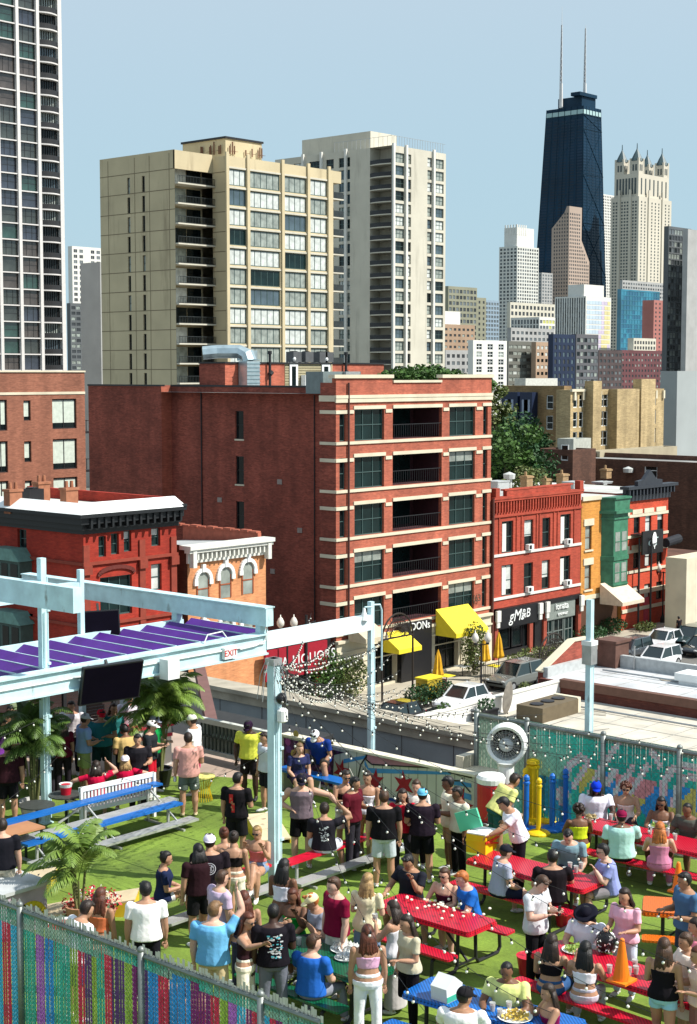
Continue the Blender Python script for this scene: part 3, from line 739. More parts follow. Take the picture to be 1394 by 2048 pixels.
sk('apartment_block','rose brick tower with small windows beside blue glass office',1278,1303,1332,600,1100,PINK,A(),A(bay=5,ww=.35,wh=.45,glass=[gD]),floor=3)
sk('apartment_block','maroon brick block with small dark windows at right',1222,1240,1332,700,880,BR3,A(),A(bay=3.4,ww=.45,wh=.45,glass=[gD,gD,GL_G]),floor=3)
sk('roof_house','cream stepped roof house on the maroon block',1250,1264,1306,676,890,CREAM,A(),A(bay=3,ww=.6,wh=.6,glass=[gD]))
t,x0,y0,x1,y1,H = sk('apartment_tower','dark ribbed balcony tower at right edge',1328,1330,1372,452,730,DG,A(),A(bay=2.6,ww=.85,wh=.8,glass=[GL_D,gM,gD,GL_G],frm=STEEL,nx=2),floor=2.8,far=False)
sk('apartment_tower','plain grey concrete end wall of the tower at right edge',1366,1368,1480,458,715,GREYC)
sk('concrete_block','low grey rendered block with maroon side at right edge',1345,1352,1460,742,205,mat('grey_render',(.33,.36,.36),.8,var=.08,vs=.2),None,None)
for (pl,pc,pr,yt,D,m_,lab) in ((1015,1020,1105,655,820,GREYC,'low grey block under the cream arcaded office'),(1190,1195,1240,700,840,mat('dark_brown_cladding',(.07,.05,.05),.8,var=.2,vs=.1),'small dark brown block left of the maroon block'),(870,890,940,700,700,GREYC,'distant grey block behind the tan brick block'),(1236,1240,1335,560,1300,GREYC,'far grey block behind blue glass office')):
    sk('office_block', lab, pl, pc, pr, yt, D, m_, A(), A(bay=4,ww=.6,wh=.5,glass=[gD,gM]), floor=3.2)
# ================= GROUND, STREET
YF = 70.6      # frontage line across the street
def sheet(name, poly, z, m, th=None):
    mb = MB()
    if th: mb.prism(poly, 2, z-th, z)
    else: mb.quad(*[(a,b,z) for a,b in poly])
    o = mb.build(name, m); return struct(o)
ASPH = mat('asphalt', (.13,.125,.115), .9, var=.25, vs=.6, bump=.004, bs=20)
WALK = mat('sidewalk_concrete', (.42,.38,.30), .9, var=.15, vs=.5)
sheet('ground', [(-6000,-6000),(9000,-6000),(9000,9000),(-6000,9000)], -.02, mat('city_ground', (.16,.16,.14), .95, var=.3, vs=.01))
sheet('road', [(20,51),(420,51),(420,66),(20,66)], .0, ASPH)
sheet('sidewalk', [(20,66),(420,66),(420,YF+.5),(20,YF+.5)], .14, WALK, .16)
sheet('sidewalk', [(20,47.5),(420,47.5),(420,51),(20,51)], .14, WALK, .16)
mb = MB()
for i in range(30): mb.box((60+i*6,58.45,.004),(63+i*6,58.6,.008))
mb.box((20,63.7,.004),(200,63.8,.008)); mb.box((20,53.4,.004),(200,53.5,.008))
struct(mb.build('road_marking', mat('road_paint',(.6,.58,.5),.8)))
# ================= 6 STOREY BRICK BLOCK
BRK = brick('red_brick', srgb(178,94,70), srgb(158,80,60), srgb(150,98,82))
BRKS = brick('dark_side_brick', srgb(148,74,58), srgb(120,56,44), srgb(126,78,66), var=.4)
def brick_block():
    t = thing('apartment_block', 'six storey red brick apartment block with cream bands and dark recessed balconies', 'building')
    x0 = PY(672,YF).x; x1 = PY(981,YF).x; H = 21.35
    fl = 3.14; zb0 = 5.1   # first band = top of stone base
    # band levels from image at right corner
    P1 = (x1,YF); zs = [ZAT(P1,y) for y in (872, 957.5, 1044.5, 1129.5)]   # sill bands under floors 6,5,4,3
    step = (zs[0]-zs[3])/3; sills = [zs[0]-step*i for i in range(5)]; sills[4] = zs[3]-step
    X = lambda p: PY(p,YF).x
    mb = MB(); ops = []
    wins = [(679,692,1),(709,768,3),(898,949,3),(965,974,1)]
    wh = step*.66
    for i,s in enumerate(sills):
        for a,b,n in wins:
            ops.append((X(a),X(b),s+.12,s+.12+wh))
        if i < 5: ops.append((X(785),X(883),s+.12,s+.12+wh))
    # stone base openings
    zbt = sills[4]-.55
    wall_cells(mb, ('W',YF), x0, x1, zbt, H, ops, .28)
    # deep balcony boxes, their shade painted in as near-black maroon
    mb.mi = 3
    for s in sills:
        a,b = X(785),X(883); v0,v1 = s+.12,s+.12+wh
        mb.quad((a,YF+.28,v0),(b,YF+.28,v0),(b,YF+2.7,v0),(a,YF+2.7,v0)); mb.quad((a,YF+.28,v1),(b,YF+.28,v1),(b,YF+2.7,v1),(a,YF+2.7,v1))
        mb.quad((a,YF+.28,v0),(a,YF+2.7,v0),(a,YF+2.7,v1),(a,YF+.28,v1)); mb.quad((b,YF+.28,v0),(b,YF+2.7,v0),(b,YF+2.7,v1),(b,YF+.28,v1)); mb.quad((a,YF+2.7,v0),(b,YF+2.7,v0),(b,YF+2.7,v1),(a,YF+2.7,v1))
    mb.mi = 0
    # north wall, two planes
    ys = PX(641,x0).y; xk = x0+1.0
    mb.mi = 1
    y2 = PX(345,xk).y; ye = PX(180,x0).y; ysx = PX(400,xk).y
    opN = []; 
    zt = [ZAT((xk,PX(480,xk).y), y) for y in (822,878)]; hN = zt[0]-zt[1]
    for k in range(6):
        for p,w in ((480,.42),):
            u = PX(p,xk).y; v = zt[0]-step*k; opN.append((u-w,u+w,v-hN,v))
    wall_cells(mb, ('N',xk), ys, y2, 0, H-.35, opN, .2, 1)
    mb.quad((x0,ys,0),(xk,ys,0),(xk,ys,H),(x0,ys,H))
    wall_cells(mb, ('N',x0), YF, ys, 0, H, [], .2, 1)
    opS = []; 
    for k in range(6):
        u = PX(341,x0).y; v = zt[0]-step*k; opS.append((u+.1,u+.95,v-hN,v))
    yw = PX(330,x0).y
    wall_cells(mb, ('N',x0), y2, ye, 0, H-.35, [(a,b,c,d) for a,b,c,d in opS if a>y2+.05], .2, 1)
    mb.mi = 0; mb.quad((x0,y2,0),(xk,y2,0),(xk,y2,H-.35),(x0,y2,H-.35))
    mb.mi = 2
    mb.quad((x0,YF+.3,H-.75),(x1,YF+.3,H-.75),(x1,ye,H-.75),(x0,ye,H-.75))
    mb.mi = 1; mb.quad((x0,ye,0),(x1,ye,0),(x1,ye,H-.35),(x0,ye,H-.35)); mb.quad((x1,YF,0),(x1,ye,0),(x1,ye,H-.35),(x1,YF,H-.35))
    mb.mi = 0; mb.quad((x0,YF+.3,H-.75),(x1,YF+.3,H-.75),(x1,YF+.3,H),(x0,YF+.3,H))
    mb.build('wall', [BRK, BRKS, ROOFG, mat('recess_shade_maroon',(.05,.015,.02),.9)], t)
    for i,s in enumerate(sills):
        for a,b,n in wins: near_window(t, ('W',YF), X(a),X(b),s+.12,s+.12+wh,.2,n,2,GREENF,GL_T if n==3 else GL_D,.08, blind=rnd.choice((0,0,.35)) if n==3 else 0, bmat=GL_G)
        a,b = X(785),X(883)
        g = MB(); g.box((a+.5,YF+2.58,s+.2),(a+(b-a)*.45,YF+2.66,s+wh)); g.mi=1; g.box((a+(b-a)*.5,YF+2.58,s+.2),(b-.5,YF+2.66,s+wh)); g.build('balcony_door', [GL_D, GL_T], t)
        r = MB(); 
        for k in range(23): u = a+.03+(b-a-.06)*k/22; r.box((u-.012,YF+.08,s+.2),(u+.012,YF+.1,s+1.1))
        r.box((a+.01,YF+.06,s+1.1),(b-.01,YF+.12,s+1.15)); r.build('railing', DARKM, t)
    for (a,b,c,d) in opN: near_window(t, ('N',xk), a,b,c,d,.14,1,2,DARKM,GL_D,.06)
    for (a,b,c,d) in opS:
        if a>y2+.05: near_window(t, ('N',x0), a,b,c,d,.14,1,2,DARKM,GL_D,.06)
    for (a,b,c,d) in opN+[q for q in opS if q[0]>y2+.05]:
        q = MB(); q.box(((xk if (a,b,c,d) in opN else x0)-.05,a-.05,c-.12),((xk if (a,b,c,d) in opN else x0)-.004,b+.05,c)); q.build('sill', LIME, t)
    # bands
    bd = MB()
    for i,s in enumerate(sills):
        bd.box((x0-.06,YF-.09,s-.1),(x1+.03,YF-.004,s+.1)); bd.box((x0-.085,YF-.0035,s-.1),(x0-.004,ys,s+.1))
        h0 = s+.12+wh
        lv = [(672,709,-.28),(709,768,0),(768,785,-.28),(785,883,0),(883,898,-.28),(898,949,0),(949,965,-.28),(965,981,0)]
        for a,b,dz in lv:
            aa = X(a) + (-.12 if dz == 0 and a not in (785,) else .12 if dz else 0); bb = X(b) + (.12 if dz == 0 and b != 883 and b != 981 else -.12 if dz and b != 981 else 0)
            if a == 672: aa = x0-.05
            bd.box((aa,YF-.07,h0+dz),(bb,YF-.004,h0+dz+.24))
        bd.box((x0-.075,YF-.0035,h0-.28),(x0-.004,ys,h0-.04))
    zc = sills[0]+.12+wh+.75
    bd.box((x0-.12,YF-.14,zc),(x1+.05,YF-.004,zc+.22)); bd.box((x0-.1,YF-.11,zc-.28),(x1+.04,YF-.004,zc-.02)); bd.box((x0-.145,YF-.0035,zc-.2),(x0-.004,ys,zc+.2))
    for a,b,h in ((669,784,H+.42),(883,983,H+.42)): bd.box((X(a)-.1,YF-.12,h-.12),(X(b)+.05,YF+.45,h+.12))
    bd.box((X(784)+.06,YF-.1,H-.02),(X(883)-.11,YF+.42,H+.15))
    bd.build('stone_band', LIME, t)
    pp = MB()
    for a,b in ((672,784),(883,981)): pp.box((X(a),YF+.004,H-.01),(X(b),YF+.35,H+.3))
    pp.build('parapet', BRK, t)
    cp = MB(); cp.box((xk-.08,ys+.05,H-.35),(xk+.35,y2,H-.22)); cp.box((x0-.08,y2,H-.345),(x0+.35,ye,H-.215)); cp.build('coping', DARKM, t)
    # pilaster lines & downpipe
    dp = MB(); dp.tube([(X(695),YF-.12,zbt),(X(695),YF-.12,H)],.07,8); dp.build('drainpipe', mat('rust_brown_pipe',(.07,.025,.02),.6), t)
    # stone base
    b = MB(); bops = [(X(745),X(790),.3,3.2),(X(868),X(915),.3,3.1),(X(935),X(950),.3,3.4),(X(790)+.3,X(850),.15,3.9)]
    wall_cells(b, ('W',YF-.15), x0-.1, x1, .1, zbt, bops, .5)
    b.quad((x0-.1,YF-.15,.1),(x0-.1,YF,.1),(x0-.1,YF,zbt),(x0-.1,YF-.15,zbt)); b.box((x0-.15,YF-.35,zbt-.02),(x1,YF+.0,zbt+.16)); b.box((x0-.14,YF-.28,zbt-.75),(x1,YF-.155,zbt-.62)); b.box((x0-.14,YF-.22,zbt-1.5),(x1,YF-.155,zbt-1.42))
    for p in (860,924,976): b.box((X(p)-.3,YF-.24,.12),(X(p)+.3,YF-.156,zbt-1.5))
    b.build('stone_base', LIME, t)
    for (a,c,z0_,z1_) in bops:
        near_window(t, ('W',YF-.15), a,c,z0_,z1_,.42,3 if c-a>2 else 1,2,DARKM,GL_D,.08)
    b = MB(); b.box((X(790)+.1,YF-.55,.15),(X(853),YF-.16,4.3)); b.build('shopfront', BLACK, t)
    text_obj('lettering', 'DONs', .8, WHITE, t, MW(X(848)-1.1,YF-.6,4.0), .03)
    text_obj('lettering', '(63', .75, mat('brown_paint',(.08,.06,.04),.6), t, MW(X(951),YF-.19,5.15), .02)
    return t, x0, x1, H, step, zbt, X, ye, xk
BB, bx0, bx1, bH, bstep, bzb, BX, bye, bxk = brick_block()
# rooftop structures (each stands on the roof)
def penthouse():
    t = thing('roof_penthouse', 'red brick roof penthouse with beige siding on the six storey block', 'penthouse')
    zf = bH-.75
    yp = PX(400,bxk).y; y0 = YF+5
    # north-facing left part px 400..450 west face starts at px 450
    xa = bxk+.25; ya = PX(452,xa).y; yb = PX(401,xa).y; H1 = ZAT((xa,ya),727)
    xs = PY(570,ya).x; xr = PY(665,ya).x; xe = PY(767,ya).x
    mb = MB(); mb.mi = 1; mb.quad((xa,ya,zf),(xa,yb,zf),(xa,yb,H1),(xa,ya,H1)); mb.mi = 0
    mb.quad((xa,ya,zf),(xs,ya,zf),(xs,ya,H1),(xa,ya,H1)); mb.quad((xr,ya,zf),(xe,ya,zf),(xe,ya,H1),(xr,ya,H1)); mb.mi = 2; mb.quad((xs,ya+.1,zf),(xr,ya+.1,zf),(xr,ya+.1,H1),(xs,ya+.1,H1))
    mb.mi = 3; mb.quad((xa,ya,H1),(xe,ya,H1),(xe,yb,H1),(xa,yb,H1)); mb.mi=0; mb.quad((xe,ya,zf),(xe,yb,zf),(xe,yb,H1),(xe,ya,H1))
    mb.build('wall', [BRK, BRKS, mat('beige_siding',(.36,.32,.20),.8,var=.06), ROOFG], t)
    s = MB()
    k = 0; z = zf
    while z < H1-.2:
        s.box((xs+.1,ya+.04,z),(xr-.1,ya+.098,z+.14)); z += .2
    s.build('siding_board', MATS['beige_siding'], t)
    c = MB(); c.box((xa-.1,ya-.1,H1),(xe+.1,ya+.25,H1+.12)); c.box((xa-.1,ya+.25,H1+.001),(xa+.2,yb,H1+.121)); c.build('coping', DARKM, t)
    for p in (588, 652): near_window(t, ('W',ya+.04), PY(p-8,ya).x, PY(p+8,ya).x, zf+.1, zf+2.1, -.06, 1, 1, WHITE, GL_D, .2)
    q = MB()
    for p in (588, 652): q.lathe((PY(p,ya).x,ya-.1,zf+2.35),[(.09,0),(.13,.12),(.05,.25)],8)
    q.build('wall_lamp', WHITE, t)
    f = MB(); f.box((PY(602,ya).x,ya-.5,zf),(PY(618,ya).x,ya-.05,zf+1.25)); f.build('vent_box', WHITE, t)
    return xa, ya, yb, H1, zf, xe
pxa, pya, pyb, pH1, pzf, pxe = penthouse()
def duct():
    t = thing('air_duct', 'bent galvanised air duct on the penthouse roof', 'duct'); y = pya-1.0
    X = lambda p: PY(p,y).x
    m = MB(); a, b = X(496), X(521); z1 = ZAT((a,y),700)
    m.box((a,y,pzf),(b,y+.9,z1-.8))
    pts = [(b-(b-a)/2,y+.45,z1-.8),(b-(b-a)/2-.05,y+.6,z1-.35),(b-(b-a)/2-.2,y+1.2,z1-.1),(a-.4,y+2.6,z1-.1),(a-1.2,y+3.4,z1-.2)]
    m.tube(pts,[(.62,.5)]*5,8)
    m.box((X(521),y+1.4,z1-.75),(X(543),y+2.4,z1+.0))
    m.build('duct', mat('duct_steel',(.45,.55,.58),.3,.6,var=.15,vs=2), t)
    r = MB()
    for k in range(9): r.box((a-.03,y-.04,pzf+.1+k*.28),(b+.03,y-.003,pzf+.15+k*.28))
    r.build('seam', mat('duct_seam_steel',(.3,.42,.46),.3,.6), t)  # seam ribs in a darker steel tone than the duct
duct()
for px,(lab) in ((541,'black vent stack beside the bent air duct'),(692,'black vent stack at the right end of the penthouse')):
    m = MB(); y = pya-.25; x = PY(px,y).x; m.tube([(x,y,pzf),(x,y,pH1+.7)],.1,8); m.tube([(x,y,pH1+.7),(x,y,pH1+.95)],.16,8); m.tube([(x,y,pzf+1.3),(x+.2,y-.02,pzf+1.5)],.18,8)
    tag(m.build('vent_stack', DARKM), lab, 'vent')
for i,px in enumerate((588,612,640,652)):
    m = MB(); y = pya+1.2; x = PY(px,y).x; m.box((x,y,pH1+.15),(x+.9,y+.8,pH1+.95)); m.mi=1; m.lathe((x+.45,y+.4,pH1+.951),[(.3,0),(.3,.05),(.1,.06)],10)
    for a in (0,.8):
        for b in (0,.7): m.mi=1; m.box((x+a,y+b,pH1),(x+a+.1,y+b+.1,pH1+.149))
    tag(m.build('condenser', [mat('dark_grey_unit',(.08,.085,.09),.6), BLACK]), ['leftmost dark condenser unit on the penthouse roof','second dark condenser unit from the left on the penthouse roof','third dark condenser unit from the left on the penthouse roof','rightmost dark condenser unit on the penthouse roof'][i], 'air conditioner', 'row of condensers on the penthouse')
m = MB(); x,y = PY(503,YF+2.0).x, YF+2.0
t = thing('rooftop_unit', 'grey green rooftop air handling unit above the brick parapet', 'air conditioner')
m = MB(); a,b = PY(640,YF+1.5).x, PY(715,YF+1.5).x; m.box((a,YF+1.2,bH-.75),(b,YF+2.8,bH+.75)); m.build('casing', mat('unit_greygreen',(.16,.2,.2),.5), t)
m = MB(); m.box((a+2,YF+.9,bH+.3),(a+3.4,YF+1.19,bH+.75)); m.build('hood', STEEL, t)
# ================= LEFT CORNICED RED BUILDING
def left_red():
    t = thing('corner_building', 'old dark red brick building with white roof edge and black cornice', 'building')
    x0 = PY(166,YF).x; x1 = PY(352,YF).x; H = ZAT((x0,YF),1060); X = lambda p: PY(p,YF).x; Z = lambda y: ZAT((x0,YF),y)
    red = brick('oxide_brick', srgb(165,52,34), srgb(150,42,28), srgb(130,44,34), var=.18); mb = MB()
    y1 = PX(-120,x0).y
    ops = [(X(196),X(211),Z(1118),Z(1076)),(X(221),X(237),Z(1116),Z(1073)),(X(247),X(262),Z(1113),Z(1070)),(X(302),X(320),Z(1108),Z(1070)),(X(198),X(262),Z(1240),Z(1160)),(X(301),X(322),Z(1200),Z(1145)),(X(300),X(320),Z(1340),Z(1290)),(X(200),X(262),Z(1375),Z(1300))]
    ops = [(a,b,max(.2,min(c,d)),max(c,d)) for a,b,c,d in ops]
    wall_cells(mb, ('W',YF), x0, x1, 0, H, ops, .3)
    U = lambda p: PX(p,x0).y
    opn = [(U(52),U(34),Z(1112),Z(1072)),(U(60),U(8),Z(1215),Z(1160)),(U(30),U(12),Z(1300),Z(1245)),(U(62),U(46),Z(1300),Z(1245))]
    wall_cells(mb, ('N',x0), YF, y1, 0, H, opn, .3)
    mb.quad((x1,YF,0),(x1,y1,0),(x1,y1,H),(x1,YF,H)); mb.quad((x0,y1,0),(x1,y1,0),(x1,y1,H),(x0,y1,H)); mb.build('wall', red, t)
    for k,(a,b,c,d) in enumerate(ops): near_window(t,('W',YF),a,b,c,d,.2,3 if b-a>1.6 else 1,2,GREENF,GL_T if k!=5 else GL_B,.07,blind=.4 if k in (2,3) else 0)
    for a,b,c,d in opn: near_window(t,('N',x0),a,b,c,d,.2,3 if b-a>1.6 else 1,2,GREENF,GL_D,.07)
    # arch over the wide window
    ar = MB(); cx = (X(198)+X(262))/2; hw = (X(262)-X(198))/2+.15
    for k in range(12):
        a0 = math.pi*k/12; a1 = math.pi*(k+1)/12
        for (zb) in (Z(1160),): ar.bar((cx+hw*math.cos(a0),YF-.05,zb+.1+.45*math.sin(a0)),(cx+hw*math.cos(a1),YF-.05,zb+.1+.45*math.sin(a1)),.12,.22)
    ar.build('window_arch', mat('dark_red_trim',(.12,.02,.014),.7), t)
    tr = MB()
    for y_,h in ((1132,.18),(1068-8,.12),(1256,.16)): tr.box((x0-.12,YF-.14,Z(y_)),(x1+.05,YF-.004,Z(y_)+h)); tr.box((x0-.14,YF-.0035,Z(y_)),(x0-.004,y1,Z(y_)+h))
    for p in (170,282,345): tr.box((X(p)-.22,YF-.11,.1),(X(p)+.22,YF-.0045,H-.9))
    for p in (282,345,170): tr.box((X(p)-.3,YF-.25,Z(1150)),(X(p)+.3,YF-.115,Z(1132)))
    tr.build('brick_trim', mat('oxide_trim',(.24,.04,.022),.8,var=.15), t)
    # cornice
    co = MB()
    for (o,z0_,z1_) in ((.15,H-.25,H),(.35,H,H+.35),(.6,H+.35,H+.75),(.85,H+.75,H+.95)):
        co.box((x0-o,YF-o,z0_),(x1+.1,YF-.004+o*0,z1_)); co.box((x0-o,YF-.0035,z0_),(x0-.004,y1,z1_))
    for i in range(14): u = x0+(x1-x0)*i/13.5; co.box((u,YF-.7,H+.1),(u+.14,YF-.36,H+.7))
    co.box((x1-.1,YF-.9,H+.95),(x1+.1,YF-.004,H+1.1))
    co.build('cornice', mat('black_cornice',(.012,.014,.016),.5), t)
    r = MB(); wz = H+.96
    r.quad((x0-.85,YF-.85,wz),(x1+.1,YF-.85,wz),(x1+.1,YF+.2,wz+.55),(x0+.1,YF+.2,wz+.55)); r.quad((x0-.85,YF-.85,wz),(x0+.1,YF+.2,wz+.55),(x0+.1,y1,wz+.55),(x0-.85,y1,wz))
    r.quad((x1+.1,YF-.85,wz),(x1+.1,YF+.2,wz+.55),(x1+.1,YF+.2,wz)); r.box((x0+.1,YF+.2,H),(x1+.1,YF+.4,wz+.55))
    r.mi = 1; r.quad((x0+.1,YF+.4,H+.8),(x1,YF+.4,H+.8),(x1,y1,H+.8),(x0+.1,y1,H+.8)); r.build('roof', [WHITE, WHC], t)
    q = MB(); q.box((x1-.35,YF+.8,H),(x1-.05,y1,wz+.5)); q.build('firewall', red, t)
    # green copper bays on the north side
    for zz in (Z(1200), Z(1330)):
        q = MB(); q.box((x0-.9,U(62),zz),(x0-.004,U(2),zz+1.9)); q.mi=1; q.prism([(U(66),zz+1.9),(U(-2),zz+1.9),(U(10),zz+2.6),(U(52),zz+2.6)],0,x0-1.1,x0-.004); q.mi=2
        for p0,p1 in ((58,44),(38,26),(20,8)): q.box((x0-.93,U(p0),zz+.4),(x0-.905,U(p1),zz+1.7))
        q.build('bay_window', [mat('verdigris_dark',(.05,.09,.08),.6,var=.2), mat('verdigris',(.12,.24,.21),.6,var=.2), GL_D], t)
    for i,(p,yy) in enumerate(((20,6),(60,9),(78,10),(133,4.5))):
        y = YF+yy; x = PY(p,y).x
        m = MB(); 
        if i in (0,2,3): m.box((x,y,H+.6),(x+.9,y+.6,H+2.0)); m.box((x-.06,y-.06,H+1.9),(x+.96,y+.66,H+2.05)); m.lathe((x+.25,y+.3,H+2.05),[(.12,0),(.1,.4)],8); m.lathe((x+.65,y+.3,H+2.05),[(.12,0),(.1,.4)],8); mm = mat('chimney_brick',(.32,.13,.07),.9,var=.2)
        else: m.box((x,y,H+.6),(x+1.1,y+1,H+1.7)); m.lathe((x+.55,y+.5,H+1.7),[(.4,0),(.4,.08)],12); mm = BLACK
        m.build('chimney' if i!=1 else 'roof_vent', mm, t)
left_red()
# ================= ORANGE BRICK TOWNHOUSE
def arched(parent, u, z0_, z1_, w, face=('W',YF)):
    y = face[1]
    g = MB(); g.box((u-w/2,y-.02,z0_),(u+w/2,y+.02,z1_-w/2))
    k = len(g.v); pts = [(u+w/2*math.cos(math.pi*i/10), z1_-w/2+w/2*math.sin(math.pi*i/10)) for i in range(11)]
    g.prism(pts, 1, y-.02, y+.02); g.mi = 1
    g.box((u-w/2-.01,y-.05,(z0_+z1_)/2-.15),(u+w/2+.01,y-.021,(z0_+z1_)/2-.07))
    for s in (-1,1): g.box((u+s*w/2-.05,y-.05,z0_),(u+s*w/2+.05,y-.0205,z1_-w/2))
    g.build('window', [GL_G, mat('rust_frame',(.3,.08,.03),.6)], parent)
    a = MB(); r = w/2+.16
    for i in range(12):
        a0 = math.pi*i/12; a1 = math.pi*(i+1)/12
        a.bar((u+r*math.cos(a0),y-.08,z1_-w/2+r*math.sin(a0)),(u+r*math.cos(a1),y-.08,z1_-w/2+r*math.sin(a1)),.15,.24)
    for s in (-1,1): a.box((u+s*r-.14,y-.16,z1_-w/2-.3),(u+s*r+.14,y-.004,z1_-w/2))
    a.box((u-.13,y-.2,z1_+.02),(u+.13,y-.004,z1_+.5)); a.build('window_hood', WHITE, parent)
def townhouse():
    t = thing('townhouse', 'orange brick townhouse with white hooded arched windows and bracketed cornice', 'building')
    x0 = PY(374,YF).x; x1 = PY(531,YF).x; H = ZAT((x1,YF),1105); X = lambda p: PY(p,YF).x; Z = lambda y: ZAT((X(450),YF),y); y1 = PX(340,x0).y+6
    ob = brick('orange_brick', srgb(206,142,94), srgb(194,128,84), srgb(184,132,98), var=.12)
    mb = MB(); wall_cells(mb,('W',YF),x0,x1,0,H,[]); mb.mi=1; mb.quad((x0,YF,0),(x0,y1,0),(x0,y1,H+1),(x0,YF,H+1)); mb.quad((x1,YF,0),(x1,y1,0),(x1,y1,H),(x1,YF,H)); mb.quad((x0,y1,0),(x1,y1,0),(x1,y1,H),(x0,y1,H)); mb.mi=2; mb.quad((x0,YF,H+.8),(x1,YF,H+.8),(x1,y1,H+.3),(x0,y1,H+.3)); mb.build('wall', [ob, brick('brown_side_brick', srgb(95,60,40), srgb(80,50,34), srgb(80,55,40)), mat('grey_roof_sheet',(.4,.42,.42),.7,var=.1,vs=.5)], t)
    for p in (404,449,494):
        arched(t, X(p), Z(1195+(450-p)*.03), Z(1134+(450-p)*.1), .95); arched(t, X(p), Z(1315), Z(1236+(450-p)*.06), .95)
    c = MB()
    c.box((x0-.1,YF-.18,H-.1),(x1,YF-.004,H+.55)); c.box((x0-.25,YF-.5,H+.55),(x1+.2,YF-.0045,H+.75)); c.box((x0-.3,YF-.62,H+.75),(x1+.25,YF+.4,H+1.0))
    for i in range(18): u = x0+.1+(x1-x0-.3)*i/17; c.box((u,YF-.42,H+.1),(u+.12,YF-.185,H+.55))
    for u in (x0,x1-.3): c.box((u,YF-.55,H-.35),(u+.3,YF-.1845,H+.7))
    c.build('cornice', mat('cream_white_trim',(.66,.66,.60),.7,var=.08), t)
    s = MB(); s.box((x1-.3,YF+.4,H),(x1,y1,H+1.25)); 
    for i in range(14): s.box((x1-.36,YF+.5+i*.8,H+1.25),(x1+.06,YF+1.2+i*.8,H+1.35+.05*(i%2)))
    s.build('firewall', mat('tile_red',(.35,.1,.06),.8,var=.2), t)
    return x0,x1,H
townhouse()
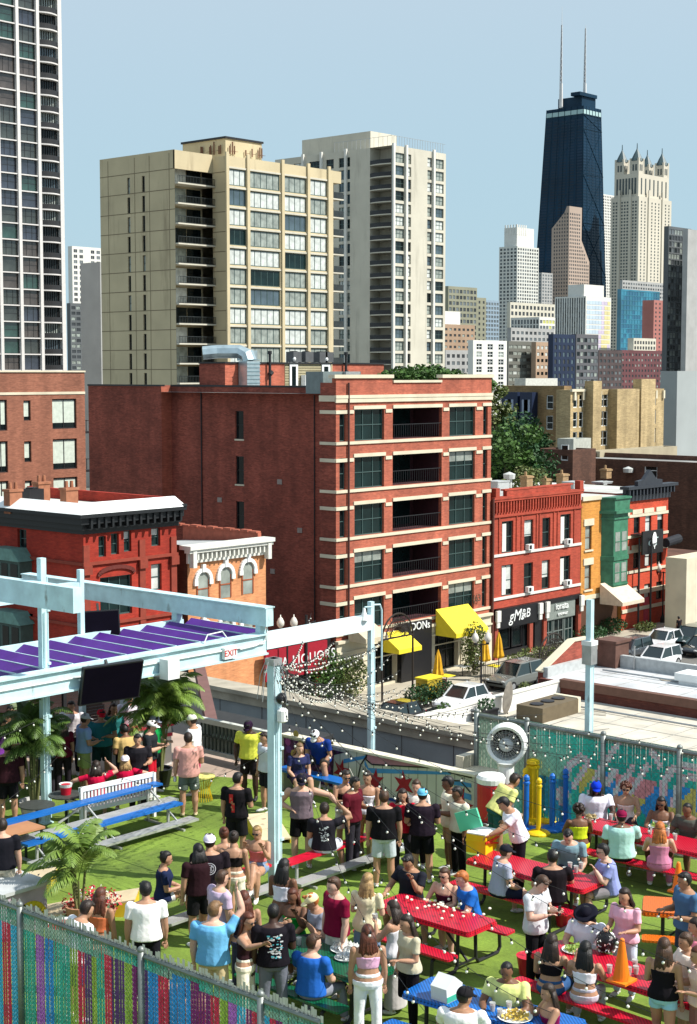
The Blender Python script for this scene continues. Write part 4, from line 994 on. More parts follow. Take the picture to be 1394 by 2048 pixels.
# ================= RED BRICK STORE BUILDING
def store_red():
    t = thing('store_building', 'three storey red brick building with black storefronts and corbelled parapet', 'building')
    x0 = PY(985,YF).x; x1 = PY(1162,YF).x; X = lambda p: PY(p,YF).x; Zl = lambda y: ZAT((x0,YF),y); y1 = YF+18
    rb = brick('bright_red_brick', srgb(174,70,50), srgb(158,60,42), srgb(150,76,60), var=.12)
    H = Zl(997)
    s1 = Zl(1113); s2 = Zl(1200); ops = []
    wn = [(1004,1027),(1049,1067),(1085,1101),(1121,1142)]
    for s,(h) in ((s1,2.35),(s2,2.3)):
        for i,(a,b) in enumerate(wn): ops.append((X(a),X(b),s+.12,s+.12+h+(.1 if i in (0,3) else 0)))
    zb = s2-.75
    mb = MB(); wall_cells(mb,('W',YF),x0,x1,zb,H,ops,.25)
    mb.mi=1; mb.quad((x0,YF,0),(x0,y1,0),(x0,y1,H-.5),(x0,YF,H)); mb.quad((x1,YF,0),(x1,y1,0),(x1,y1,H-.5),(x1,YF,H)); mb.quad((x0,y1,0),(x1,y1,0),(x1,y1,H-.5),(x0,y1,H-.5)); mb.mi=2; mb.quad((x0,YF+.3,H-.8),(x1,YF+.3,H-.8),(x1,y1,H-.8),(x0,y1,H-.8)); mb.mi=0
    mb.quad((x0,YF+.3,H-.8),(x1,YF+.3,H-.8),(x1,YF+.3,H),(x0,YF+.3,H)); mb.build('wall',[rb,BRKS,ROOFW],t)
    for i,(a,b,c,d) in enumerate(ops): near_window(t,('W',YF),a,b,c,d,.18,2 if i%4 in (0,3) else 1,2,GREENF,GL_D,.08,blind=(.0,.55,.0,.0,.8,.0,.6,.0)[i],bmat=GL_B)
    for i in (0,3,4,7):
        a,b,c,d = ops[i]; m=MB(); m.box((a+.2,YF+.1,c+.1),((a+b)/2-.05,YF+.13,d-.2)); m.build('curtain', WHC, t)
    tr = MB()
    for s in (s1,s2): tr.box((x0,YF-.1,s-.1),(x1,YF-.004,s+.1))
    tr.build('stone_band', WHC, t)
    k = MB()
    n = 32
    for i in range(n): u = x0+.35+(x1-x0-.7)*i/(n-1); k.box((u-.07,YF-.16,H-1.15),(u+.07,YF-.0045,H-.3))
    k.box((x0,YF-.2,H-.3),(x1,YF-.004,H-.12)); k.box((x0,YF-.12,H-1.5),(x1,YF-.0048,H-1.32)); k.box((x0-.05,YF-.25,H-.12),(x1+.05,YF+.35,H+.08))
    k.box((X(1010),YF-.15,H+.081),(X(1138),YF+.2,H+.5)); k.box((X(1006),YF-.18,H+.5),(X(1142),YF+.25,H+.62))
    for p in (987,1155): k.box((X(p),YF-.22,H+.083),(X(p)+.5,YF+.3,H+.75))
    for a,b in wn: # recessed panels around upper windows
        pa,pb = X(a-7),X(b+7); zt = s1+3.05
        for q in ((pa,pa+.12,s1+.1,zt),(pb-.12,pb,s1+.1,zt),(pa+.12,pb-.12,zt-.14,zt)): k.box((q[0],YF-.07,q[2]),(q[1],YF-.0042,q[3]))
    k.build('brick_trim', rb, t)
    ac = MB()
    for idx in (1,3,5,7):
        a,b,c,d = ops[idx]; u0 = a+.15 if idx%4==1 else b-.95
        q = MB(); q.box((u0,YF-.35,c+.02),(u0+.7,YF-.005,c+.45)); q.mi=1; q.lathe((0,0,0),[(.001,0)],3); q.box((u0+.08,YF-.356,c+.08),(u0+.4,YF-.351,c+.39)); q.build('window_air_conditioner',[WHITE,DARKM],t)
    # storefronts
    g = MB(); g.box((X(993),YF-.3,zb-1.25-.3),(X(1078),YF-.004,zb-.02)); g.box((X(1080),YF-.2,zb-.35),(x1,YF-.004,zb-.02)); g.box((x0,YF+.5,.14),(x1,YF+.6,zb)); g.box((X(1070),YF-.1,.14),(X(1084),YF+.45,zb-.36)); g.box((X(996),YF-.12,.2),(X(1056),YF-.02,.7)); g.build('storefront', BLACK, t)
    for a,b,z0_ in ((1000,1022,.8),(1026,1046,.8),(1048,1070,.3)): near_window(t,('W',YF),X(a),X(b),z0_,zb-1.6,.05,1,1,BLACK,GL_D,.1)
    for a,b in ((1092,1108),(1110,1130),(1132,1148)): near_window(t,('W',YF),X(a),X(b),.3,zb-.4-1.3,.05,2,2,mat('grey_frame',(.15,.18,.17),.5),GL_D if a==1110 else GL_T,.1)
    g = MB(); g.box((X(1090),YF-.12,zb-1.7),(X(1150),YF+.02,zb-.36)); g.build('sign_panel', mat('grey_green_panel',(.2,.23,.21),.7), t)
    for p in (990,1060,1088,1157):
        pl = MB(); pl.box((X(p)-.22,YF-.25,.14),(X(p)+.22,YF-.01 if p!=1060 else YF-.003,zb-(1.6 if p==1060 else .9))); pl.build('pilaster', mat('red_pilaster',(.3,.06,.035),.7,var=.15), t)
    for p in (990,1075,1089,1158): pc = MB(); pc.box((X(p)-.25,YF-.5,zb-.95),(X(p)+.25,YF-.31,zb-.1)); pc.box((X(p)-.18,YF-.45,zb-1.4),(X(p)+.18,YF-.32,zb-.95)); pc.build('bracket', WHC, t)
    text_obj('lettering','gMs',1.25,WHITE,t,MW(X(1028),YF-.34,zb-.75),.02,shear=.3)
    text_obj('lettering','&B',1.0,WHITE,t,MW(X(1046),YF-.34,zb-.7),.02,shear=.2)
    text_obj('lettering','ionata',.75,WHITE,t,MW(X(1122),YF-.2,zb-.7),.05); text_obj('lettering','eyewear',.42,WHITE,t,MW(X(1124),YF-.2,zb-1.3),.03)
    dp = MB(); dp.tube([(x0-.15,YF-.2,.3),(x0-.15,YF-.2,H)],.09,8); dp.build('drainpipe', mat('rust_pipe',(.12,.04,.03),.6), t)
    return x0,x1,H
sx0,sx1,sH = store_red()
# ================= YELLOW BRICK WITH GREEN BAY
def green_bay():
    t = thing('townhouse', 'yellow brick townhouse with green metal bay window', 'building')
    x0 = PY(1163,YF).x; x1 = PY(1245,YF).x; X = lambda p: PY(p,YF).x; Zl = lambda y: ZAT((x0,YF),y); H = Zl(1000); y1 = YF+16
    yb = brick('ochre_brick', srgb(206,142,62), srgb(196,130,56), srgb(170,125,70), var=.1); mb = MB()
    ops = [(X(1171),X(1184),Zl(1102),Zl(1053)),(X(1171),X(1184),Zl(1182),Zl(1132))]
    wall_cells(mb,('W',YF),x0+.004,x1,3.6,H,ops,.2); mb.mi=1; mb.quad((x0+.004,YF,H),(x1,YF,H),(x1,y1,H),(x0+.004,y1,H)); mb.mi=0; mb.quad((x0+.004,YF,3.6),(x0+.004,y1,3.6),(x0+.004,y1,H),(x0+.004,YF,H)); mb.quad((x1,YF,0),(x1,y1,0),(x1,y1,H),(x1,YF,H)); mb.build('wall',[yb,ROOFW],t)
    for q in ops: near_window(t,('W',YF),*q,.15,1,2,mat('brown_frame',(.12,.06,.03),.6),GL_G,.07)
    s = MB()
    for a,b,c,d in ops: s.box((a-.25,YF-.08,d),(b+.25,YF-.004,d+.55)); s.box((a-.15,YF-.1,c-.14),(b+.15,YF-.004,c))
    s.box((x0+.01,YF-.15,H-.1),(X(1200),YF-.004,H+.25)); s.box((x0+.01,YF-.12,3.4),(x1,YF-.004,3.75))
    s.build('stone_trim', LIME, t)
    a,b = X(1203),X(1243); d = .9; gm = mat('green_copper',(.045,.17,.10),.5,var=.25,vs=2); z0_ = Zl(1205)+.2; z1_ = Zl(1032)
    pts = [(a,YF-.004),(a+.5,YF-d),(b-.4,YF-d),(b,YF-.004)]
    m = MB(); m.prism(pts,2,z0_,z1_); 
    def ring(o,za,zb_): m.prism([(a-o,YF-.005),(a+.5-o*.5,YF-d-o),(b-.4+o*.5,YF-d-o),(b+o,YF-.005)],2,za,zb_)
    ring(.35,z1_,z1_+.25); ring(.12,z1_+.25,z1_+1.2); ring(.25,z1_+1.2,z1_+1.35); ring(.1,z0_+3.0,z0_+3.35); ring(.08,z0_+.9,z0_+1.0); ring(-.1,z0_-.3,z0_-.001); ring(.1,z1_-.5,z1_-.35)
    m.build('bay_window', gm, t)
    for zz in (z0_+1.15,z0_+3.75):
        q = MB()
        q.box((a+.75,YF-d-.02,zz),(a+1.45,YF-d-.005,zz+1.6)); q.box((a+1.75,YF-d-.02,zz),(b-.6,YF-d-.005,zz+1.6)); q.mi=1
        for u0,u1 in ((a+.75,a+1.45),(a+1.75,b-.6)): q.box((u0,YF-d-.04,zz+.75),(u1,YF-d-.021,zz+.83))
        q.build('window',[GL_G,gm],t)
    w2 = MB(); w2.box((x0+.1,YF+.3,.14),(x1-.1,YF+.5,3.6)); w2.build('shopfront', mat('brown_wood',(.10,.045,.025),.6), t)
green_bay()
AX = None
def awning(label, x0, x1, zt, zb, dep, m, y=YF, sides=True, stripe=None):
    t = thing('awning', label, 'awning'); mb = MB(); y0 = y-.3
    mb.quad((x0,y0,zt),(x1,y0,zt),(x1,y0-dep,zb),(x0,y0-dep,zb)); mb.quad((x0,y0-dep,zb),(x1,y0-dep,zb),(x1,y0-dep,zb-.3),(x0,y0-dep,zb-.3))
    mb.quad((x0,y0,zt-.04),(x1,y0,zt-.04),(x1,y0-dep+.03,zb-.04),(x0,y0-dep+.03,zb-.04))
    if sides:
        for x in (x0,x1): mb.quad((x,y0,zt),(x,y0-dep,zb),(x,y0-dep,zb-.3),(x,y0,zb-.3))
    mb.build('canvas', m, t)
    f = MB()
    for x in (x0+.05,x1-.05): f.bar((x,y0-.02,zb-.28),(x,y0-dep+.05,zb-.28),.04,.04); f.bar((x,y0-.02,zb-.28),(x,y0-.02,zt-.1),.04,.04)
    f.bar((x0+.05,y0-dep+.04,zb-.28),(x1-.05,y0-dep+.04,zb-.28),.04,.04); f.build('frame', STEEL, t)
YEL = mat('yellow_canvas',(.78,.62,.03),.7,var=.06)
awning('yellow sloping awning on the cream stone base of the brick block', BX(866), BX(931), 4.9, 3.3, 1.9, YEL)
awning('low yellow awning behind the round iron arch', BX(757), BX(803), 3.9, 2.9, 1.6, YEL)
awning('cream scalloped awning with pink side below the green bay', PY(1196,YF).x, PY(1240,YF).x, 4.6, 3.2, 2.2, mat('cream_canvas',(.62,.52,.40),.8,var=.1))
awning('wide pale canvas canopy beneath the brick block near the crimson sign', BX(690), BX(735), 5.0, 4.1, 1.6, mat('pale_canvas',(.55,.48,.34),.8))
# ================= RED WITH BLACK CORNICE
def black_cornice():
    t = thing('store_building', 'red brick building with cream stepped lintels and black bracketed cornice', 'building')
    x0 = PY(1246,YF).x; x1 = PY(1336,YF).x; X = lambda p: PY(p,YF).x; Zl = lambda y: ZAT((x1,YF),y); y1 = YF+20; H = Zl(978)
    rb = brick('orange_red_brick', srgb(198,74,44), srgb(186,64,40), srgb(165,80,60), var=.1); mb = MB()
    wn = [(1249,1255),(1268,1280),(1291,1303),(1315,1327)]; ops = []
    for zt,zb_ in ((1018,1058),(1087,1126),(1160,1195)):
        for a,b in wn: ops.append((X(a),X(b),Zl(zb_),Zl(zt)))
    wall_cells(mb,('W',YF),x0,x1,0,H,ops,.2); mb.mi=1; mb.quad((x0,YF,0),(x0,y1,0),(x0,y1,H),(x0,YF,H)); mb.quad((x1,YF,0),(x1,y1,0),(x1,y1,H),(x1,YF,H)); mb.mi=2; mb.quad((x0,YF,H),(x1,YF,H),(x1,y1,H),(x0,y1,H)); mb.build('wall',[rb,BRKS,ROOFW],t)
    for i,q in enumerate(ops): near_window(t,('W',YF),*q,.14,1,2,DARKM,GL_D if i%4 !=2 else GL_B,.07,blind=.5 if i%3==0 else 0)
    s = MB()
    for r in range(2):
        q = ops[r*4]; zt = q[3]
        s.box((x0,YF-.06,zt-.35),(x1,YF-.003,zt-.1))
        for a,b in wn: s.box((X(a)-.3,YF-.08,zt-.095),(X(b)+.3,YF-.004,zt+.3))
        s.box((x0,YF-.1,q[2]-.35),(x1,YF-.004,q[2]-.12))
    q = ops[8]; s.box((x0,YF-.1,q[2]-.6),(x1,YF-.004,q[2]-.3)); s.box((x0,YF-.12,3.0),(x1,YF-.004,3.4))
    s.build('lintel', LIME, t)
    c = MB(); c.box((x0-.1,YF-.2,H-.7),(x1+.05,YF-.005,H)); c.box((x0-.25,YF-.7,H+.35),(x1+.5,YF+.2,H+.6)); c.box((x0-.1,YF-.35,H),(x1+.1,YF-.0055,H+.35))
    for i in range(14): u = x0+(x1-x0)*i/13.2; c.box((u,YF-.62,H-.2),(u+.18,YF-.355,H+.345))
    u = X(1264); c.prism([(u,H+.6),(u+4,H+.6),(u+4,H+1.0),(u+3,H+1.1),(u+2,H+1.9),(u+1,H+1.1),(u,H+1.0)],1,YF-.55,YF-.2)
    c.build('cornice', mat('blue_black_cornice',(.03,.035,.045),.5), t)
    g = MB(); g.box((X(1262),YF-1.2,6.6),(X(1303),YF-1.05,8.6)); g.box((X(1262),YF-1.04,8.2),(X(1303),YF-.01,8.3)); g.build('sign_board', BLACK, t)
    text_obj('lettering','c  T',1.0,mat('pale_sign_paint',(.45,.6,.6),.6),t,MW(X(1283),YF-1.22,7.6),.01)
    q = MB(); q.ell((X(1285),YF-1.24,7.8),(.35,.02,.65)); q.bar((X(1285),YF-1.24,7.0),(X(1285),YF-1.24,7.5),.12,.03); q.build('tree_emblem', WHITE, t)
    a = MB(); a.tube([(X(1312),YF-1.0,7.3),(X(1338),YF-1.0,7.5)],.42,12); a.build('rolled_awning', mat('navy_canvas',(.012,.014,.02),.8), t)
    d = MB(); d.box((X(1290),YF-.02,.15),(X(1300),YF-.005,2.6)); d.build('door', mat('pink_red_door',(.45,.03,.06),.5), t)
black_cornice()
# ================= BUILDINGS BEHIND THE FRONTAGE
def left_brown():
    D = 135; x1c, y0 = PD(171, 138).x, PD(171,138).y; t = thing('apartment_block','brown brick apartment block with white framed windows at left edge','building')
    x0 = PY(-160,y0).x; X = lambda p: PY(p,y0).x; Z = lambda y: ZAT((x1c,y0),y); H = Z(744)
    bb = brick('brown_tan_brick', srgb(156,100,78), srgb(138,86,66), srgb(132,94,78), var=.15); mb = MB()
    ops = []
    for (a,b) in ((-62,-20),(-5,18),(51,65),(108,156)):
        for zt,zb_ in ((797,856),(876,936),(952,1003),(1030,1080)):
            ops.append((X(a),X(b),Z(zb_),Z(zt)) if b!=65 else (X(a),X(b),Z(zb_-18),Z(zt+2)))
    wall_cells(mb,('W',y0),x0,x1c,0,H,ops,.25); mb.quad((x1c,y0,0),(x1c,y0+25,0),(x1c,y0+25,H),(x1c,y0,H)); mb.quad((x0,y0,H),(x1c,y0,H),(x1c,y0+25,H),(x0,y0+25,H)); mb.build('wall',bb,t)
    for a,b,c,d in ops: near_window(t,('W',y0),a,b,c,d,.18,2 if b-a>1 else 1,1,DARKM,GL_D,.1,blind=.8,bmat=mat('pale_green_blind',(.55,.62,.54),.6))
    s = MB(); s.box((x0,y0-.06,Z(788)),(x1c,y0-.004,Z(783))); s.box((x0,y0-.1,H-.02),(x1c+.05,y0+.3,H+.12))
    s.build('stone_band', LIME, t)
    b = MB()
    for k in range(4):
        z = Z(868+k*78); b.box((x1c+.01,y0+1,z),(x1c+1.6,y0+5,z+.2))
        for i in range(6): b.box((x1c+1.5,y0+1+i*.75,z+.2),(x1c+1.55,y0+1.05+i*.75,z+1.1))
        b.box((x1c+1.49,y0+1,z+1.1),(x1c+1.56,y0+5,z+1.15))
    b.build('balcony', DARKM, t)
left_brown()
def backdrop_block(name,label,pxl,pxc,pxr,ytop,D,m,wins=(),face='W',dep=.2,roof=ROOFG,arch=False,style=(1,2),frm=None,gl=None,z_h=1.6,w=.9,cat='building'):
    x0,y0 = corner(pxc,D); x1 = PY(pxr,y0).x; y1 = max(PX(pxl,x0).y,y0+2); H = ZAT((x0,y0),ytop); t = thing(name,label,cat); mb = MB(); bank = Bank(t)
    oW = []; oN = []
    for f,px,py in wins:
        v = ZAT((x0,y0),py)
        if f == 'W': u = PY(px,y0).x; oW.append((u-w/2,u+w/2,v-z_h/2,v+z_h/2)); bank.add(('W',y0),u,v,.12,w,z_h,*style,frm or WHITE,gl or GL_D,.09)
        else: u = PX(px,x0).y; oN.append((u-w/2,u+w/2,v-z_h/2,v+z_h/2)); bank.add(('N',x0),u,v,.12,w,z_h,*style,frm or WHITE,gl or GL_D,.09)
    wall_cells(mb,('W',y0),x0,x1,0,H,oW,dep); wall_cells(mb,('N',x0),y0,y1,0,H,oN,dep)
    mb.quad((x1,y0,0),(x1,y1,0),(x1,y1,H),(x1,y0,H)); mb.quad((x0,y1,0),(x1,y1,0),(x1,y1,H),(x0,y1,H)); mb.mi=1; mb.quad((x0,y0,H-.5),(x1,y0,H-.5),(x1,y1,H-.5),(x0,y1,H-.5)); mb.mi = 0
    for (a,b,c,d) in ((x0,y0,x1,y0+.35),(x0,y1-.35,x1,y1)): mb.box((a+.004,b+.004,H-.6),(c-.004,d-.004,H+.01))
    for (a,b,c,d) in ((x0,y0+.35,x0+.35,y1-.35),(x1-.35,y0+.35,x1,y1-.35)): mb.box((a+.004,b,H-.6),(c-.004,d,H+.01))
    mb.build('wall',[m,roof],t); bank.flush(); return t,x0,y0,x1,y1,H
OLB = brick('olive_old_brick', srgb(150,124,84), srgb(132,106,72), srgb(120,100,75), var=.3)
YLB = brick('yellow_old_brick', srgb(186,164,122), srgb(168,146,106), srgb(150,134,104), var=.28)
DBR = brick('dark_brown_brick', srgb(98,66,52), srgb(78,52,42), srgb(78,58,48), var=.35)
# tan gabled complex
backdrop_block('apartment_house','olive brick side wing with two dark blue rear porches',1003,1127,1140,772,190,OLB,[('N',1097,805),('N',1097,846),('N',1120,812)],gl=GL_D,frm=WHITE,z_h=1.7,w=1.0)
t,x0,y0,x1,y1,H = backdrop_block('apartment_house','pale yellow brick apartment house with projecting stair bays',1121,1140,1324,780,182,YLB,[('W',p,y) for y in (800,840,880) for p in (1148,1160,1187,1194,1201,1209,1298,1305)],z_h=1.8,w=.9)
q = MB()
for pa,pb,yt in ((1166,1183,762),(1262,1290,758),(1214,1258,778)):
    a,b = PY(pa,y0).x,PY(pb,y0).x; q.box((a,y0-1.2,0),(b,y0-.004,ZAT((a,y0),yt)))
q.build('stair_bay', YLB, t)
q = MB()
for i in range(12): u = x0+.5+(x1-x0-1)*i/11; q.box((u,y0-.25,H-1.2),(u+.35,y0-.0045,H-.2)) if not any(PY(pa,y0).x-.5<u<PY(pb,y0).x+.2 for pa,pb in ((1166,1183),(1262,1290),(1214,1258))) else None
q.box((x0-.1,y0-.3,H-.2),(PY(1165,y0).x-.05,y0-.0048,H+.1)); q.build('corbel', LIME, t)
p = MB(); 
for pa,pb in ((1012,1044),(1049,1073)):
    xo = PD(pa,188); q = MB(); c0 = corner(1127,190); u0,u1 = PX(pb,c0[0]).y,PX(pa,c0[0]).y; zt = ZAT(c0,785); q.box((c0[0]-1.2,u0,0),(c0[0]-.004,u1,zt)); q.mi=1
    for k in range(3): q.box((c0[0]-1.23,u0+.6,zt-2.6-k*3.2),(c0[0]-1.205,u0+1.5,zt-.9-k*3.2)); q.box((c0[0]-1.23,u1-1.5,zt-2.6-k*3.2),(c0[0]-1.205,u1-.6,zt-.9-k*3.2))
    tag(q.build('rear_porch',[NV,mat('pale_window',(.3,.35,.45),.4)]), 'navy enclosed rear porch %s on the olive wing' % ('nearest the trees' if pa==1012 else 'nearer the yellow house'), 'porch')
backdrop_block('roof_house','white gabled roof house above the olive wing',1030,1050,1112,757,230,mat('white_stucco',(.55,.55,.5),.8))
backdrop_block('roof_house','grey cube roof house in front of the olive wing',1125,1147,1180,878,162,mat('grey_stucco',(.42,.43,.38),.8))
backdrop_block('low_block','dark low block under the grey cube roof house',1072,1146,1190,900,158,DBR,[('N',1127,906)])
backdrop_block('low_block','long tan parapet wall behind the brown side wall',1175,1200,1352,903,176,mat('tan_parapet',(.38,.33,.23),.85,var=.15,vs=.5))
t,x0,y0,x1,y1,H = backdrop_block('warehouse','large dark brown brick building with bare side wall at right',1085,1450,1553,928,154.6,DBR,[('N',1300,948),('N',1133,955)],z_h=1.6,w=1.5)
# cream shop at far right
backdrop_block('shop_building','low cream shop building at right edge with tall pale windows',1352,1378,1470,1118,131,LIME,[],roof=ROOFW)
q = thing('side_street_block','brown side wall left of the cream shop building','building')
x0,y0 = corner(1342,139); m = MB(); m.box((x0,y0,0),(x0+6,y0+20,ZAT((x0,y0),1113))); m.build('wall', DBR, q)
# roof clutter behind the store row
def clutter(px,py,D,kind,lab):
    p = PY(px, YF+5+(D-121)*.55); z = ZAT(p,py); m = MB()
    zb = sH-.8
    if kind == 'chimney': m.box((p.x,p.y,zb),(p.x+.9,p.y+.7,z)); m.box((p.x-.08,p.y-.08,z-.2),(p.x+.98,p.y+.78,z-.05)); m.lathe((p.x+.3,p.y+.35,z),[(.14,0),(.11,.35)],8); o = m.build('chimney', brick('buff_chimney', srgb(170,140,100), srgb(150,120,85), srgb(140,120,95)))
    elif kind == 'vent': m.lathe((p.x,p.y,zb),[(.25,0),(.25,z-zb-.5),(.5,z-zb-.5),(.55,z-zb-.1),(.3,z-zb),(.05,z-zb+.1)],10); o = m.build('roof_vent', mat('vent_white',(.5,.52,.5),.5))
    elif kind == 'box': m.box((p.x,p.y,zb),(p.x+1.6,p.y+1.2,z)); m.box((p.x+.1,p.y-.02,zb+.3),(p.x+.7,p.y-.001,z-.2)); m.box((p.x-.05,p.y-.05,z),(p.x+1.65,p.y+1.25,z+.08)); o = m.build('roof_unit', mat('unit_grey',(.4,.42,.42),.6))
    tag(o, lab, kind if kind!='box' else 'roof unit')
for a in ((1018,946,128,'vent','round pale roof vent behind the red store building'),(1053,952,126,'chimney','buff chimney in the middle of the store row roofs'),(1125,948,128,'chimney','wide buff chimney behind the corbelled parapet'),(1147,966,122,'box','grey roof unit behind the corbelled parapet'),(1092,958,130,'chimney','reddish stub chimney left of the wide buff one'),(1212,938,134,'chimney','chimney with dark cap near the green bay roof'),(1255,935,140,'vent','steel roof vent by the black cornice building'),(1205,966,127,'box','white roof unit beside the green bay'),(995,965,123,'box','low roof unit next to the brick block')): clutter(*a)
# ================= OUR SIDE OF THE STREET: low roofs
def near_block(name,label,x0,x1,y0,y1,z,m,roofm,cop=None,par=.8,parside=('S','W'),cat='building'):
    t = thing(name,label,cat); mb = MB(); mb.box((x0,y0,0),(x1,y1,z)); mb.build('wall', m, t)
    r = MB(); r.quad((x0+.25,y0+.25,z+.004),(x1-.25,y0+.25,z+.004),(x1-.25,y1-.25,z+.004),(x0+.25,y1-.25,z+.004)); r.build('roof', roofm, t)
    return t
# grey walled neighbour with a coping
GWL = mat('grey_stucco_wall',(.24,.26,.27),.9,var=.2,vs=.6,bump=.01,bs=4)
zc = 11.5; YN = 46
t = thing('neighbour_wall','grey stucco wall with projecting stone coping beyond the mural fence','wall')
m = MB(); m.box((36,20,0),(36.35,YN,zc-.45)); m.build('wall', GWL, t)
m = MB(); m.box((35.75,20,zc-.14),(36.75,YN+.2,zc)); m.box((35.9,20,zc-.45),(36.5,YN+.1,zc-.141)); m.mi=1; 
m.build('coping', [mat('old_coping',(.36,.32,.25),.9,var=.25,vs=1.5)], t)
m = MB()
for k in range(12): m.box((35.99,22+k*2,1),(35.998,22.03+k*2,zc-.46))
m.build('joint', mat('dark_joint',(.1,.1,.1),.9), t)
ZR = 4.55
near_block('restaurant_block','single storey building with bright white roof terrace beyond the grey wall',50,70,26,47.2,ZR,mat('white_rendered_wall',(.62,.6,.55),.8,var=.1),mat('cream_roof_deck',(.52,.48,.40),.85,var=.18,vs=.8,bump=.01,bs=3))
t = thing('parapet','white street side parapet of the roof terrace','parapet'); m = MB(); m.box((50,47.2,ZR),(70,47.5,ZR+.8)); m.box((50,26,ZR+.01),(50.3,47.2,ZR+.6)); m.build('wall', mat('white_parapet',(.72,.71,.68),.7,var=.08,vs=1),t); m=MB(); m.box((49.95,47.15,ZR+.8),(70,47.55,ZR+.88)); m.build('coping',WHC,t)
t = near_block('shop_block','brown walled block with pale flat roof at right',70,76,10,48.6,5.35,brick('brown_parapet_brick',srgb(100,52,42),srgb(86,42,34),srgb(80,50,44)),mat('white_flat_roof',(.52,.53,.54),.7,var=.2,vs=.5))
m = MB(); m.box((69.9,10,5.05),(70.35,47.2,5.5)); m.build('coping', mat('brown_coping',(.14,.07,.05),.8), t)
m = MB(); m.box((75.7,10,5.35),(76.0,48.6,6.05)); m.mi = 1
for i in range(9): m.box((75.6,14+i*4,5.35),(75.66,14.06+i*4,6.7))
m.build('parapet', [mat('grey_parapet',(.42,.44,.44),.7,var=.15),STEEL], t)
m = MB(); m.box((70.4,48.3,5.35),(75.7,48.6,5.9)); m.build('parapet', MATS['grey_parapet'], t)
m = MB(); m.box((73.6,40.5,5.55),(75,42.3,5.95)); m.box((73.7,40.7,5.35),(74,42.1,5.55)); tag(m.build('roof_hatch', WHITE),'white roof hatch on the pale flat roof','hatch')
m = MB(); m.box((75.2,47,5.35),(76.6,48.2,6.75)); m.box((75.1,46.9,6.75),(76.7,48.3,6.9)); tag(m.build('chimney', mat('brown_brick_pier',(.12,.06,.045),.9,var=.2)),'brown brick pier at the corner of the pale flat roof','chimney')
t = thing('gable_wall','sloped brick parapet gable with stone cap at the street edge','wall'); m = MB(); m.prism([(70.4,0),(75.0,0),(75.0,6.9),(73.4,6.95),(70.4,5.6)],1,48.61,48.95); m.build('wall', brick('gable_brick',srgb(150,70,56),srgb(130,58,46),srgb(130,80,66)), t)
m = MB(); m.bar((70.3,48.8,5.66),(73.4,48.8,7.0),.5,.1); m.bar((73.4,48.8,7.0),(75.1,48.8,6.95),.5,.1); m.build('coping', LIME, t)
rt = [o for o in bpy.data.objects if o.get('label') in ('single storey building with bright white roof terrace beyond the grey wall','brown walled block with pale flat roof at right')]
for o_ in rt:
    big = o_['label'].startswith('single'); x0_,x1_,y0_,y1_,z_ = (50.5,69.5,26.5,46.8,ZR) if big else (70.6,75.4,12,48,5.35)
    m = MB(); y = y0_
    while y < y1_: m.box((x0_,y,z_+.006),(x1_,y+.05,z_+.012)); y += 1.9
    for x in ((55,60.5,66) if big else (73,)): m.box((x,y0_,z_+.013),(x+.04,y1_,z_+.018))
    m.build('membrane_seam', mat('seam_grey',(.33,.32,.29),.8,var=.3,vs=2), o_)
    m = MB(); rs_ = random.Random(11)
    for k in range(9):
        cx_,cy_ = rs_.uniform(x0_+1,x1_-1),rs_.uniform(y0_+1,y1_-1); r_ = rs_.uniform(.5,1.3) if big else rs_.uniform(.3,.7); pts=[(cx_+r_*rs_.uniform(.5,1.2)*math.cos(a*.63),cy_+r_*rs_.uniform(.5,1.2)*math.sin(a*.63)) for a in range(10)]
        m.quad(*[(a,b,z_+.020+.0006*k) for a,b in pts])
    m.build('water_stain', mat('dirty_membrane',(.36,.33,.27) if big else (.36,.36,.36),.9,var=.3,vs=2), o_)
    m = MB(); m.tube([(x0_+1,y0_+3,z_+.12),(x1_-1,y0_+3,z_+.12)],.05,6); m.tube([(x1_-1.5,y0_+2,z_+.12),(x1_-1.5,y1_-1,z_+.12)],.05,6); m.build('pipe_run', STEEL, o_)
m = MB(); uu = PX(560,bxk).y
for k,(p_,z_) in enumerate(((560,14.2),(600,10.9),(440,12.6),(545,7.8))): v_=MB(); u_=PX(p_,bxk).y; v_.box((bxk-.05,u_-.22,z_),(bxk-.003,u_+.22,z_+.35)); v_.build('wall_vent', mat('pale_vent',(.3,.25,.22),.7), BB)
v_=MB(); v_.tube([(bxk-.06,PX(630,bxk).y,20.5),(bxk-.06,PX(630,bxk).y,4)],.04,6); v_.tube([(bxk-.05,PX(405,bxk).y,20.6),(bxk-.05,PX(405,bxk).y,3)],.05,6); v_.build('wall_conduit', DARKM, BB)
